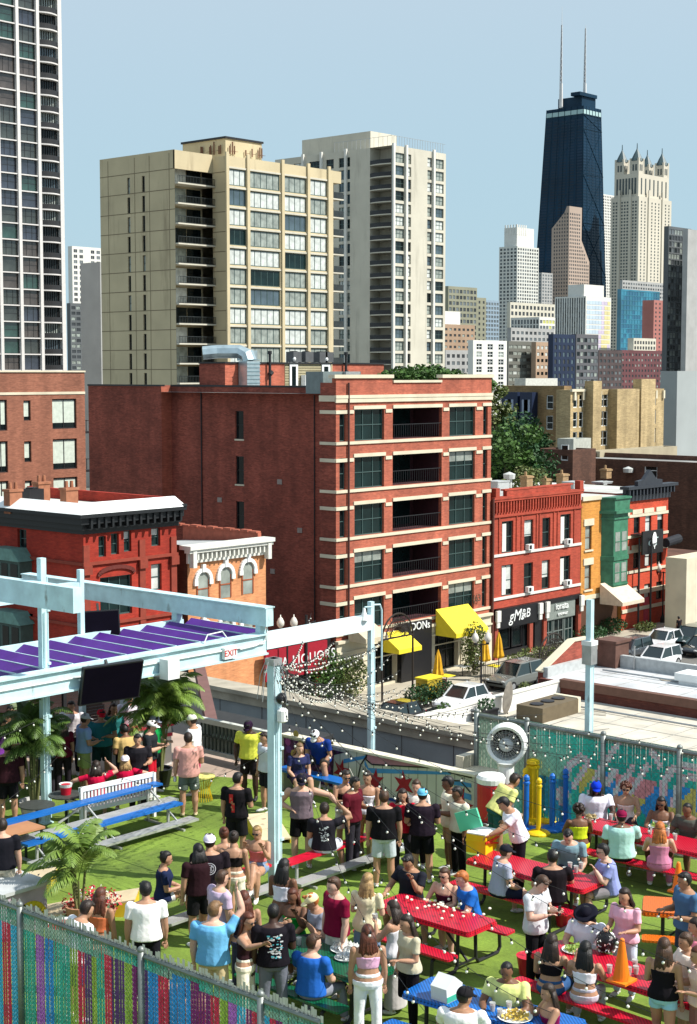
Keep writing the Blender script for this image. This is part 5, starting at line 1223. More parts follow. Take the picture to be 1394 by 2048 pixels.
# terrace furniture
def planter(px,py,z,w,lab,mt,leaf=True,lm=None):
    p = PZ(px,py,z); t = thing('planter',lab,'planter',(p.x,p.y,z)); m = MB()
    m.box((-w/2,-.3,0),(w/2,.3,.5)); m.box((-w/2-.04,-.34,.46),(w/2+.04,.34,.54)); m.build('box', mt, t)
    if leaf: leaf_clump(t, (0,0,.75), (w*.5,.35,.4), 160, lm or LEAF1, .09)
def leaf_clump(parent, c, r, n, m, s, name='foliage', seed=None, solid=None):
    rs = random.Random(seed if seed is not None else rnd.random()); mb = MB()
    for i in range(n):
        while True:
            q = Vector((rs.uniform(-1,1),rs.uniform(-1,1),rs.uniform(-1,1)))
            if q.length < 1: break
        p = Vector((c[0]+q.x*r[0],c[1]+q.y*r[1],c[2]+q.z*r[2])); a = Vector((rs.gauss(0,1),rs.gauss(0,1),rs.gauss(0,1))).normalized(); b = a.cross(Vector((rs.gauss(0,1),rs.gauss(0,1),rs.gauss(0,1)))).normalized()
        k = s*rs.uniform(.6,1.4); mb.quad(p-a*k, p+b*k*.5, p+a*k, p-b*k*.5)
    return mb.build(name, m, parent)
LEAF1 = mat('leaf_green',(.05,.11,.02),.6,var=.5,vs=1.5,spec=.3); LEAF2 = mat('leaf_dark_green',(.022,.07,.02),.6,var=.5,vs=.8,spec=.3); LEAF3 = mat('leaf_olive',(.10,.13,.03),.6,var=.4,vs=1.2)
TERRA = mat('terracotta',(.42,.2,.12),.8,var=.15)
planter(885,1450,ZR,1.0,'terracotta box planter on the white roof terrace',TERRA)
planter(970,1440,ZR,1.4,'dark planter full of shrubs on the white roof terrace',BLACK,lm=LEAF2)
planter(1050,1405,ZR,1.0,'pink planter in the corner of the terrace parapet',TERRA,lm=LEAF3)
p = PZ(1015,1428,ZR+.0); t = thing('satellite_dish','tilted round grey metal dish standing on the roof terrace','dish',tuple(p)); m = MB(); m.ell((0,0,.85),(.42,.05,.85),Matrix.Rotation(.25,3,'Y'),16,8); m.build('dish', mat('weathered_dish',(.2,.18,.15),.7,var=.3), t); m=MB(); m.tube([(0,0,0),(0,.2,.9)],.03,6); m.build('stand',DARKM,t)
p = PZ(1095,1432,ZR); t = thing('roof_box','brown timber box with three round vents on the terrace','roof unit',tuple(p)); m=MB(); m.box((-1.6,-.8,0),(1.6,.8,.75)); m.build('casing',mat('brown_casing',(.13,.10,.06),.8),t); m=MB(); 
for i in (-1,0,1): m.lathe((i*.95,0,.75),[(.35,0),(.35,.06),(.1,.07)],14)
m.build('round_vent',BLACK,t)
m=MB(); m.box((1.61,-.75,0),(1.9,.75,.8)); m.build('end_panel',LIME,t)
# ================= TREES
def crown_mesh(rs, lobes, n, s):
    mb = MB()
    for i in range(n):
        c, r = rs.choice(lobes)
        d = Vector((rs.gauss(0,1),rs.gauss(0,1),rs.gauss(0,1))).normalized()*(rs.random()**.35)
        p = Vector(c)+Vector((d.x*r,d.y*r,d.z*r*.8)); a = Vector((rs.gauss(0,1),rs.gauss(0,1),rs.gauss(0,.6))).normalized(); b = a.cross(Vector((rs.gauss(0,1),rs.gauss(0,1),rs.gauss(0,1)))).normalized(); k = s*rs.uniform(.5,1.3)
        mb.quad(p-a*k, p+b*k*.6, p+a*k, p-b*k*.6)
    return mb
def tree(label, px, D, ytop, rad, n=2600, s=.22, m=None, base=0, group=None):
    p = PD(px,D); H = ZAT(p,ytop)-base; rs = random.Random(int(px)); t = thing('tree',label,'tree',(p.x,p.y,base),0,group)
    tr = MB(); fork = max(H*.3, H-rad*2.4); tr.tube([(0,0,0),(.1,.05,fork*.6),(0,.1,fork)],[H*.02+.05,H*.015+.04,H*.012+.03],8)
    lobes = []
    for k in range(15):
        a = rs.uniform(0,6.28); rr = rad*rs.uniform(.15,.68); h = rs.uniform(fork+rad*.2, H-rad*.35); r = rad*rs.uniform(.28,.5)
        c = (rr*math.cos(a),rr*math.sin(a),h); lobes.append((c,r)); tr.tube([(0,.1,fork*.85),(c[0]*.5,c[1]*.5,(fork+h)/2),c],[.09+H*.004,.06,.02],5)
    lobes.append(((0,0,H-rad*.45),rad*.45))
    tr.build('trunk', mat('bark',(.07,.05,.035),.9), t, smooth=True)
    crown_mesh(rs,lobes,n,s).build('crown', m or LEAF1, t)
GT_ = 'trees beside the brick block'
tree('tall bushy green tree right of the brick block, nearest the facade',1006,150,835,4.2,5200,.24,LEAF1)
tree('large dark green tree beside the brick block',1040,165,812,5.2,7200,.26,LEAF2)
tree('lower dark tree in front of the olive wing',1060,150,880,3.6,4200,.22,LEAF2)
tree('small yellow green tree at the foot of the brown wall',1050,138,925,2.6,2600,.18,LEAF3)
tree('slim yellow green tree peeking above the block roof corner',994,170,762,2.6,2200,.22,LEAF3)
tree('green tree between the yellow house and grey render block',1331,215,806,5,3600,.3,LEAF3)
for i,(px,yt,r) in enumerate(((812,736,2.3),(845,730,2.7),(878,738,2.4),(958,758,1.4),(795,748,1.6))):
    tree(['left bush of the roof garden on the brick block','tallest bush of the roof garden on the brick block','right bush of the roof garden on the brick block','low bush behind the brick parapet corner','small dark bush at the left of the roof garden'][i],px,118+i%2*3,yt,r,2300,.17,LEAF1 if i!=4 else LEAF2,base=bH-.75)
# ================= STREET THINGS
def car(label, px, py, heading, bm, L=4.7, W=1.85, H=1.5, suv=False, z=0.0):
    p = PZ(px,py,z); t = thing('parked_car',label,'car',tuple(p),heading,None)
    hb = H*.56; g = .28; m = MB(); n = 0
    st = [(-L/2,.55,hb*.72,W*.40),(-L/2+.25,.3,hb*.95,W*.47),(-L*.28,g,hb,W*.5),(0,g,hb,W*.5),(L*.25,g,hb*.97,W*.5),(L*.4,g+.02,hb*.88,W*.48),(L/2-.1,.32,hb*.74,W*.44),(L/2,.5,hb*.6,W*.38)]
    N = 10
    def ringpts(x,z0,z1,w): return [(x,-w*.9,z0),(x,-w,z0+.12),(x,-w,(z0+z1)/2),(x,-w*.97,z1-.08),(x,-w*.86,z1),(x,w*.86,z1),(x,w*.97,z1-.08),(x,w,(z0+z1)/2),(x,w,z0+.12),(x,w*.9,z0)]
    def loftx(mb, rings):
        k = len(mb.v); N = len(rings[0])
        for r in rings: mb.v += r
        for i in range(len(rings)-1):
            for j in range(N): a=k+i*N+j; b=k+i*N+(j+1)%N; mb.face((a,b,b+N,a+N))
        mb.face(tuple(k+j for j in range(N))); mb.face(tuple(k+(len(rings)-1)*N+j for j in reversed(range(N))))
    loftx(m,[ringpts(*s) for s in st])
    r0,r1 = (-L*.44,L*.14) if suv else (-L*.30,L*.12)
    rb = [(r0-.12 if suv else r0-.35,hb-.06),(r0,H-.03),( (r0+r1)/2,H),(r1-.35,H-.04),(r1+.45,hb-.06)]
    # roof shell
    rf = MB(); xs = [r0+.02,(r0+r1)/2,r1-.38]
    def roofring(x,w,zz): return [(x,-w,zz-.06),(x,-w*.9,zz),(x,w*.9,zz),(x,w,zz-.06)]
    k=len(m.v); rr=[roofring(r0-.02,W*.37,H-.03),roofring((r0+r1)/2,W*.39,H+.01),roofring(r1-.33,W*.37,H-.03)]
    for r in rr: m.v+=r
    for i in range(2):
        for j in range(4): a=k+i*4+j; b=k+i*4+(j+1)%4; m.face((a,b,b+4,a+4))
    for s in (-1,1):
        for (xa,za,xb,zb2) in ((rb[0][0],rb[0][1],rb[1][0],rb[1][1]),(rb[4][0],rb[4][1],rb[3][0],rb[3][1]),((r0+r1)/2+.05,hb-.05,(r0+r1)/2+.02,H-.03)): m.bar((xa,s*W*.462,za),(xb,s*W*.372,zb2),.07,.09)
    m.build('body', bm, t, smooth=False)
    gl = MB(); cab = [[(x,-W*.455*(1 if z_<hb else .82),z_),(x,W*.455*(1 if z_<hb else .82),z_)] for x,z_ in rb]
    def cr(x0,x1,z): return [(x0,-W*.455,hb-.05),(x1,-W*.365,z)]
    b0,b1 = rb[0],rb[4]
    P = lambda x,z_,s: (x, s*(W*.455 if z_<hb else W*.37), z_)
    pts = [rb[0],rb[1],rb[3],rb[4]]
    for s in (-1,1): gl.quad(*[P(x,z_-.03,s) for x,z_ in pts])
    for a,b in ((pts[0],pts[1]),(pts[2],pts[3])): gl.quad(P(a[0],a[1]-.03,-1),P(a[0],a[1]-.03,1),P(b[0],b[1]-.03,1),P(b[0],b[1]-.03,-1))
    gl.build('glass', mat('car_glass',(.01,.02,.022),.08,spec=1), t)
    for sx in (-L*.31,L*.31):
        for s in (-1,1):
            wmb = MB(); y=s*(W*.5-.1); wmb.tube([(sx,y-.11,.33),(sx,y+.11,.33)],.33,16); wh = wmb.build('wheel', BLACK, t, smooth=False); rm = MB(); rm.tube([(sx,y+s*.1,.33),(sx,y+s*.125,.33)],.2,10); rm.build('rim', STEEL, wh)
    for s in (-1,1): h = MB(); h.ell((L/2-.06,s*W*.34,hb*.74),(.08,.16,.08)); h.build('headlight', mat('lamp_lens',(.6,.62,.6),.2,spec=1), t); h=MB(); h.box((-L/2-.01,s*W*.3-.12,hb*.7),(-L/2+.1,s*W*.3+.12,hb*.85)); h.build('tail_light', mat('tail_red',(.35,.01,.01),.3), t)
CW = mat('car_white',(.72,.74,.76),.2,var=.02,spec=.6,coat=.6); CG = mat('car_grey_green',(.13,.14,.13),.25,var=.02,coat=.6); CB = mat('car_black',(.012,.013,.016),.2,var=.02,coat=.7); CS = mat('car_slate',(.06,.07,.08),.22,var=.02,coat=.6); CM=mat('car_dark_green',(.015,.04,.045),.2,var=.02,coat=.7)
car('grey green off road car parked in front of the yellow parasols',1030,1372,math.pi,CG,4.9,1.95,1.75,True)
car('white car parked at the kerb below the yellow awning',925,1415,math.pi,CW,4.6,1.85,1.5)
car('white saloon parked beyond the dark hatchback',1325,1296,math.pi,CW,4.8,1.85,1.48)
car('white compact car driving beside the dark hatchback',1316,1334,math.pi,CW,4.4,1.85,1.6,True)
car('dark slate car parked behind the brick gable',1258,1315,math.pi,CS,4.6,1.85,1.55,True)
car('dark teal car at right edge beyond the white saloon',1382,1290,math.pi,CM,4.7,1.9,1.6,True)
car('white hatchback half hidden by the brick gable',1205,1338,math.pi,CW,4.3,1.8,1.5)
car('black car at the bottom end of the street near the grey wall',790,1450,math.pi,CB,4.6,1.85,1.45)
car('black car just entering at the right edge',1404,1308,math.pi,CB,4.5,1.8,1.45)
def folded_parasol(label,px,py,h=2.6,op=False):
    p = PZ(px,py,.14); t = thing('parasol',label,'parasol',tuple(p),0,None); m=MB(); m.tube([(0,0,0),(0,0,h)],.03,6); m.lathe((0,0,0),[(.3,0),(.3,.08),(.05,.1)],12); m.build('pole',DARKM,t)
    c=MB(); n=16; k=0
    prof=[(.30,h-1.75),(.36,h-1.6),(.27,h-1.2),(.24,h-.9),(.17,h-.4),(.05,h),(.02,h+.1)]
    for i,(r,z) in enumerate(prof):
        for j in range(n): a=2*math.pi*j/n; q=r*(1.18 if j%2 else .78); c.v.append((q*math.cos(a),q*math.sin(a),z))
    for i in range(len(prof)-1):
        for j in range(n): a=i*n+j; b=i*n+(j+1)%n; c.face((a,b,b+n,a+n))
    c.build('canopy', mat('amber_canvas',(.75,.42,.02),.7,var=.15,vs=4), t)
folded_parasol('folded amber parasol nearest the round iron arch',876,1385,2.9)
folded_parasol('folded amber parasol left of the pair by the storefront',970,1362,3.2)
folded_parasol('folded amber parasol right of the pair by the storefront',997,1355,3.2)
def lamp(label,px,py,h=4.6,globes=2):
    p = PZ(px,py,.14); t = thing('street_lamp',label,'street lamp',tuple(p)); m=MB(); m.lathe((0,0,0),[(.2,0),(.2,.4),(.1,.7),(.07,1),(.06,h-.5),(.1,h-.4)],10)
    sp = (-.45,.45) if globes==2 else (0,)
    for s in sp: m.bar((0,0,h-.5),(s*.75,-s*.6,h-.45),.06,.06); m.lathe((s*.75,-s*.6,h-.48),[(.1,0),(.12,.12)],8)
    m.build('post', DARKM, t)
    for s in sp: g=MB(); g.lathe((s*.75,-s*.6,h-.36),[(.1,0),(.24,.2),(.25,.38),(.14,.62),(.04,.7),(.03,.85)],12); g.build('lamp_globe', mat('frosted_globe',(.66,.62,.55),.4), t, smooth=True)
lamp('twin globe street lamp in front of the crimson shop sign',575,1425,5.9)
lamp('twin globe street lamp beside the parked grey green car',962,1395,4.1)
lamp('twin globe street lamp outside the black cornice building',1325,1245,4.9)
def iron_arch(label,px,py,r,z0_,th=.05):
    p = PY(px,64.5); p = PZ(px,py,0); t = thing('iron_arch',label,'arch',(p.x,p.y,0)); m=MB()
    for s in (-1,1): m.tube([(s*r,0,0),(s*r,0,z0_)],.07,8)
    for rr,w in ((r,.1),(r*.78,.05),(r*.45,.05)):
        pts=[(rr*math.cos(math.pi*i/18),0,z0_+rr*math.sin(math.pi*i/18)) for i in range(19)]; m.tube(pts,w*.6,6)
    for i in range(11):
        a=math.pi*(i+.5)/11; cx,cz=r*.62*math.cos(a),z0_+r*.62*math.sin(a); m.tube([(cx+r*.14*math.cos(b*.9),0,cz+r*.14*math.sin(b*.9)) for b in range(8)],.025,5)
        m.bar((r*.2*math.cos(a),0,z0_+r*.2*math.sin(a)),(r*math.cos(a),0,z0_+r*math.sin(a)),.03,.03)
    m.bar((-r,0,z0_),(r,0,z0_),.08,.1); m.build('ironwork', mat('wrought_iron',(.025,.018,.014),.6), t)
iron_arch('round wrought iron arch over the entry with yellow awning',795,1400,1.6,4.3)
iron_arch('low half round iron arch behind the parked grey green car',1104,1345,1.7,1.2)
m=MB(); p=PY(640,YF-.5); 
t = thing('shop_sign','crimson shop sign reading ELIA LIQUORS in white','sign'); a,b=PY(528,YF-.6).x,PY(652,YF-.6).x; zt=ZAT((a,YF),1308); m=MB(); m.box((a,YF-.7,zt-1.75),(b,YF-.5,zt+.25)); m.build('board',mat('crimson_sign',(.30,.006,.02),.6,var=.08),t)
text_obj('lettering','ELIA LIQUORS',.92,WHITE,t,MW(PY(606,YF-.6).x-.25,YF-.72,zt-.72),.02,spacing=1.12)
text_obj('lettering','D',.92,WHITE,t,MW(PY(548,YF-.6).x-.1,YF-.72,zt-.72),.02)
t = thing('liquor_store','dark low shop under the crimson sign with hidden red windows','building'); m=MB(); m.box((PY(300,YF).x,YF+.1,.0),(PY(665,YF).x-.1,YF+1.4,5.0)) ; m.build('wall',BLACK,t); m=MB(); m.box((PY(395,YF).x,YF+.05,3.2),(PY(402,YF).x,YF+.09,4.4)); m.box((PY(630,YF).x,YF+.02,.2),(PY(640,YF).x,YF+.09,3.4)); m.build('window',mat('red_neon_panel',(.4,.01,.02),.4),t)
# shrubs & planters along the pavement
def shrub(label,px,py,r,m,z=.14,n=500,h=1.0):
    p=PZ(px,py,z); t=thing('shrub',label,'shrub',(p.x,p.y,z)); leaf_clump(t,(0,0,h*.55),(r,r*.7,h*.55),n,m,.10); st=MB(); 
    for i in range(4): st.tube([(0,0,0),((i-1.5)*r*.3,.1*i,h*.7)],.02,5)
    st.build('stem', MATS['bark'], t)
for i,(px,py,r,mm,h) in enumerate(((600,1400,1.6,LEAF3,2.4),(650,1400,1.8,LEAF1,3.2),(700,1395,1.5,LEAF3,2.6),(560,1395,1.4,LEAF1,2.6),(948,1350,1.2,LEAF3,3.6),(880,1405,1.4,LEAF2,1.4),(840,1410,1.3,LEAF2,1.3),(1075,1320,2.0,LEAF3,.9),(1120,1310,2.0,LEAF3,.8),(1180,1280,1.8,LEAF2,1.1),(1225,1268,1.6,LEAF2,1.3),(1160,1300,1.8,LEAF3,.8),(1290,1262,1.2,LEAF3,.8),(1040,1330,1.4,LEAF3,.8))):
    shrub(['leafy shrub under the crimson sign, leftmost','tallest leafy shrub beside the crimson sign','yellowish shrub at the left of the iron arch','shrub behind the round column top','tall shrub between yellow awning and stone pilaster','dark shrub in front of the white parked car','low dark shrub by the black parked car','dry low planting in front of the black storefront','dry low planting under the grey shopfront','dark hedge under the cream awning','dark hedge right of the cream awning','strip planting beside the low iron arch','pale bush below the tree emblem sign','dry bush behind the grey green car'][i],px,py,r,mm,n=int(420*r*h),h=h)
def cafe_set(label,px,py,col):
    p=PZ(px,py,.14); t=thing('cafe_table',label,'table',tuple(p)); m=MB(); m.lathe((0,0,0),[(.25,0),(.25,.03),(.03,.05),(.03,.72)],10); m.build('leg',DARKM,t); m=MB(); m.box((-.45,-.45,.72),(.45,.45,.76)); m.build('tabletop',col,t)
for a in ((925,1352,'square white cafe table nearest the yellow awning',WHITE),(950,1345,'square white cafe table in the middle of the fenced patio',WHITE),(962,1330,'square white cafe table at the back of the patio',WHITE),(893,1372,'yellow cafe table beside the folded parasol',YEL),(990,1352,'yellow cafe table under the parasol pair',YEL)): cafe_set(a[2],a[0],a[1],a[3])
t=thing('patio_fence','thin black railing round the cafe patio','railing'); m=MB()
for i in range(60): x=BX(866)+i*.22; m.box((x,66.6,.14),(x+.025,66.63,1.1))
m.box((BX(866),66.59,1.08),(BX(866)+13.2,66.64,1.13)); m.build('railing',DARKM,t)
t=thing('waste_container','yellow kiosk bin on the pavement by the folded parasol','bin'); p=PZ(858,1400,.14); t.location=p; m=MB(); m.box((-.8,-.5,0),(.8,.5,1.5)); m.build('body',mat('mustard_paint',(.5,.36,.03),.6),t); m=MB(); m.box((-.85,-.55,1.5),(.85,.55,1.6)); m.build('lid',YEL,t); m=MB(); m.box((.81,-.45,.05),(1.3,.45,1.3)); m.build('side_panel',mat('maroon_panel',(.12,.01,.03),.5),t)
for i,(px,py,h) in enumerate(((613,1412,6.2),(1276,1260,8),(1300,1258,8))):
    p=PZ(px,py,.14); m=MB(); m.tube([tuple(p),(p.x,p.y,h)],.09,8); m.lathe(tuple(p),[(.2,0),(.2,.3),(.1,.35)],10); m.bar((p.x,p.y,h-.6),(p.x+.9,p.y,h-.5),.06,.06); tag(m.build('lamp_post',DARKM),['dark post standing left of the pale column','dark sign post beside the cream awning','dark sign post by the tree emblem sign'][i],'post')
# ================= ROOF DECK
ZD = 12.7
TURF = mat('artificial_turf',(.165,.25,.032),.95,var=.32,vs=.7,bump=.006,bs=180)
def turf_mat():
    m = TURF; n = m.node_tree; b = n.nodes['Principled BSDF']
    # fine fibre speckle over broad worn patches
    tc = n.nodes.new('ShaderNodeTexCoord'); nz = n.nodes.new('ShaderNodeTexNoise'); nz.inputs['Scale'].default_value = 45; nz.inputs['Detail'].default_value = 8; nz.inputs['Roughness'].default_value=.7
    mp = n.nodes.new('ShaderNodeMapping'); mp.inputs['Scale'].default_value=(1,.45,1); n.links.new(tc.outputs['Object'],mp.inputs[0]); n.links.new(mp.outputs[0],nz.inputs['Vector'])
    mr = n.nodes.new('ShaderNodeMapRange'); mr.inputs[1].default_value=.3; mr.inputs[2].default_value=.7; mr.inputs[3].default_value=.7; mr.inputs[4].default_value=1.3; n.links.new(nz.outputs[0],mr.inputs[0])
    old = b.inputs['Base Color'].links[0].from_socket; vm = n.nodes.new('ShaderNodeVectorMath'); vm.operation='SCALE'; n.links.new(old,vm.inputs[0]); n.links.new(mr.outputs[0],vm.inputs['Scale']); n.links.new(vm.outputs[0],b.inputs['Base Color'])
turf_mat()
grime(TURF, (.085,.13,.022), .5, .68, .55); grime(TURF, (.20,.23,.06), .62, .75, 1.6)
mb = MB(); mb.box((4,2,0),(26.9,35,ZD-.05)); o = mb.build('venue_building', brick('venue_brick',srgb(120,70,55),srgb(105,60,46),srgb(100,80,70))); tag(o,'brick building carrying the turfed roof deck','building')
struct(MB().box((4.1,2.1,ZD-.05),(26.8,34.9,ZD-.006)).build('roof_deck', mat('deck_concrete',(.40,.30,.24),.9,var=.15,vs=1)))
PZd = lambda px,py,h=0: PZ(px,py,ZD+h)
struct(MB().quad((6,2.5,ZD),(26.3,2.5,ZD),(26.3,17.6,ZD),(25.4,18.6,ZD),(25.4,24.0,ZD),(24.5,25.9,ZD),(21.8,29.2,ZD),(6,31.0,ZD)).build('turf', TURF))
sm = MB()
for x in (15.2,17.05,18.9,20.75,22.6,24.4): sm.box((x,3,ZD+.001),(x+.02,24 if x>20 else 27,ZD+.004))
struct(sm.build('turf_seam', mat('turf_seam_dark',(.05,.09,.012),.95)))
# ---- mural wall with stars
STEELD = mat('weathered_steel_tube',(.22,.24,.23),.5,.5,var=.2,vs=5)
XM = 25.55
def mural():
    t = thing('mural_wall','low plank wall painted with red stars, blue stripes and a pink train nose','wall')
    y0, y1 = PX(952,XM).y, PX(562,XM).y; H = .94
    m = MB(); m.box((XM,y0,ZD),(XM+.12,y1,ZD+H)); m.build('planks', mat('pale_sage_planks',(.50,.50,.42),.8,var=.1,vs=2), t)
    g = MB(); y = y0+.25
    while y < y1: g.box((XM-.004,y,ZD+.02),(XM+.001,y+.012,ZD+H-.02)); y += .25
    g.build('plank_groove', mat('groove_dark',(.1,.1,.08),.9), t)
    c = MB(); c.box((XM-.05,y0-.05,ZD+H),(XM+.2,y1,ZD+H+.05)); c.build('cap_rail', mat('cream_rail',(.68,.63,.5),.7), t)
    RED = mat('star_red',(.30,.008,.018),.7,var=.12,vs=5); BLU = mat('stripe_blue',(.05,.22,.45),.7,var=.15,vs=4); PK = mat('train_pink',(.36,.16,.2),.8,var=.15,vs=3); PU = mat('dark_purple_mural',(.06,.012,.06),.8,var=.9,vs=9)
    off = [0]
    def patch(pts, m_, name='painted_shape'):
        off[0] += .0006
        q = MB(); q.quad(*[(XM-.006-off[0],a,ZD+b) for a,b in pts]); return q.build(name, m_, t)
    U = lambda p: PX(p,XM).y
    def vz(px,py): 
        r = ray(px,py); return CZ+r.z*(XM/r.x)-ZD
    S = lambda *a: [(U(x),max(.01,min(H-.01,vz(x,y)))) for x,y in a]
    patch(S((566,1475),(566,1560),(665,1590),(668,1510),(690,1505)), PU)
    q = MB(); rs = random.Random(4); 
    for i in range(26):
        px_=rs.uniform(570,668); a=U(px_); b=rs.uniform(.35,1.1)
        pts=[(a+.09*math.cos(k*.8),b+.09*math.sin(k*.8)) for k in range(8)]
        q.mi=i%3; q.quad(*[(XM-.0085,u,ZD+v) for u,v in pts])
    q.build('painted_swirl',[mat('mauve_paint',(.25,.05,.2),.8),mat('ochre_paint',(.4,.3,.08),.8),mat('violet_paint',(.12,.04,.2),.8)],t)
    patch(S((688,1518),(740,1507),(738,1516),(686,1527)), BLU); patch(S((736,1536),(905,1540),(905,1550),(740,1546)), BLU); patch(S((730,1519),(738,1536),(742,1546),(730,1530)), BLU)
    patch(S((568,1583),(660,1588),(760,1592),(880,1612),(880,1632),(740,1604),(640,1600),(568,1590)), mat('deep_blue_paint',(.01,.05,.2),.7,var=.2), 'painted_stripe')
    patch(S((735,1508),(850,1519),(860,1529),(745,1527),(735,1519)), PK)
    patch(S((910,1560),(947,1568),(947,1576),(910,1570)), BLU); patch(S((905,1578),(947,1590),(947,1602),(905,1588)), BLU); patch(S((900,1650),(948,1658),(948,1668),(900,1660)), BLU)
    q = MB()
    for pts in (((735,1507),(733,1519),(745,1529),(862,1531)),((736,1505),(722,1530),(712,1580)),((895,1562),(925,1562),(945,1585)),((900,1545),(948,1556))):
        P = S(*pts)
        for (a,b),(c,d) in zip(P[:-1],P[1:]): q.bar((XM-.012,a,ZD+b),(XM-.012,c,ZD+d),.03,.006,Vector((1,0,0)))
    q.build('painted_outline', BLACK, t)
    for k,(px_,py_,r,rot) in enumerate(((683,1542,.29,.2),(752,1562,.30,.1),(810,1570,.33,-.1),(922,1612,.44,.35))):
        cu, cv = U(px_), vz(px_,py_); n=12
        pts=[]
        for i in range(n):
            rr = r if i%2==0 else r*.42; a=rot+2*math.pi*i/n+math.pi/2; pts.append((cu+rr*math.cos(a)*.9, max(.02,min(H-.02,cv+rr*math.sin(a)))))
        off[0]+=.0006; q=MB(); x=XM-.006-off[0]
        for i in range(n): q.quad((x,cu,ZD+cv),(x,pts[i][0],ZD+pts[i][1]),(x,pts[(i+1)%n][0],ZD+pts[(i+1)%n][1]))
        q.build('painted_star', RED, t)
mural()
m = MB(); m.box((XM+.3,PX(952,XM).y,ZD),(XM+1.6,PX(880,XM).y,ZD+.9)); m.box((XM+.5,PX(900,XM).y,ZD+.9),(XM+1.3,PX(885,XM).y,ZD+1.15)); tag(m.build('storage_box', mat('cream_box',(.55,.5,.4),.7,var=.1)),'cream storage box behind the right end of the star mural','box')
# ---- far railing left of the mural
def railing():
    t = thing('deck_railing','white topped railing with dark balusters on the far deck edge','railing'); y0, y1 = PX(560,XM).y, PX(392,XM).y
    m = MB(); m.box((XM,y0,ZD+.83),(XM+.14,y1,ZD+.95)); m.box((XM-.02,y0,ZD+.1),(XM+.1,y1,ZD+.2)); m.build('handrail', mat('weathered_white',(.55,.57,.52),.7,var=.15,vs=3), t)
    m = MB(); y=y0
    while y<y1: m.box((XM+.03,y,ZD+.2),(XM+.06,y+.03,ZD+.83)); y+=.13
    m.box((XM+.02,y0,ZD+.5),(XM+.07,y1,ZD+.55)); m.build('baluster', mat('dark_green_metal',(.03,.05,.04),.6), t)
    p = MB(); p.quad((XM+.15,y0,ZD+.15),(XM+.15,y1,ZD+.15),(XM+.15,y1,ZD+.8),(XM+.15,y0,ZD+.8)); p.build('screen', mat('mesh_screen',(.22,.27,.24),.8,var=.3,vs=5), t)
railing()
# dark lean-to roof beyond the railing
m = MB(); m.prism([(27.5,ZD-1.2),(31.8,ZD-.9),(31.8,ZD-.75),(27.5,ZD-1.05)],1,29,36.5); m.box((27.6,29.2,0),(31.6,36.2,ZD-1.2)); m.mi=1; m.bar((27.2,29,ZD+.15),(33.0,36,ZD+.75),.3,.3); 
tag(m.build('service_roof',[mat('dark_shed_roof',(.03,.03,.03),.7),mat('rusty_beam',(.16,.08,.07),.8)]),'dark service roof with a rusty beam behind the deck railing','roof')
# ---- teal slatted mural fence on the right
def paint_right(u, v):   # u metres from left end, v height; mural colours of the fence slats
    base = [(.010,.30,.26),(.03,.44,.35),(.28,.42,.32),(.03,.25,.40)]
    n1 = noise.noise(Vector((u*.55,v*.7,1.3))); n2 = noise.noise(Vector((u*1.4,v*1.6,7.7)))
    c = Vector(base[0]).lerp(Vector(base[1]), max(0,min(1,.5+n1*1.6)))
    if u < 2.4: c = Vector(base[2]).lerp(Vector(base[1]), max(0,min(1,.35+n1*1.8)))
    if u > 2.6 and v < 1.25:
        n3 = noise.noise(Vector((u*2.1,v*1.2,4.4)))
        if n2 > .12: c = Vector((.02,.22,.55))
        if n3 > .22: c = Vector((.42,.40,.10))
        if n1 < -.46: c = Vector((.50,.22,.25))
    if v < .9 and u < 2.4 and n2 > .1: c = Vector((.02,.25,.42))
    if v > 1.85: c = c.lerp(Vector((.35,.36,.28)), .55)
    return c
STROKES_PX = [[(1129,1549),(1136,1531),(1161,1513),(1171,1521)],[(1237,1481),(1196,1541),(1171,1601)],[(1171,1531),(1146,1571)],[(1227,1541),(1211,1566)],[(1262,1536),(1227,1585)],[(1292,1531),(1257,1585)],[(1322,1611),(1325,1565),(1342,1538),(1367,1529),(1400,1536)],[(1345,1610),(1350,1575),(1370,1554),(1400,1552)],[(1113,1586),(1120,1604),(1130,1588),(1118,1578)],[(1300,1500),(1316,1530)]]
def segd(p,a,b):
    d=(b-a); t=max(0,min(1,(p-a).dot(d)/d.dot(d))); return (p-a-d*t).length
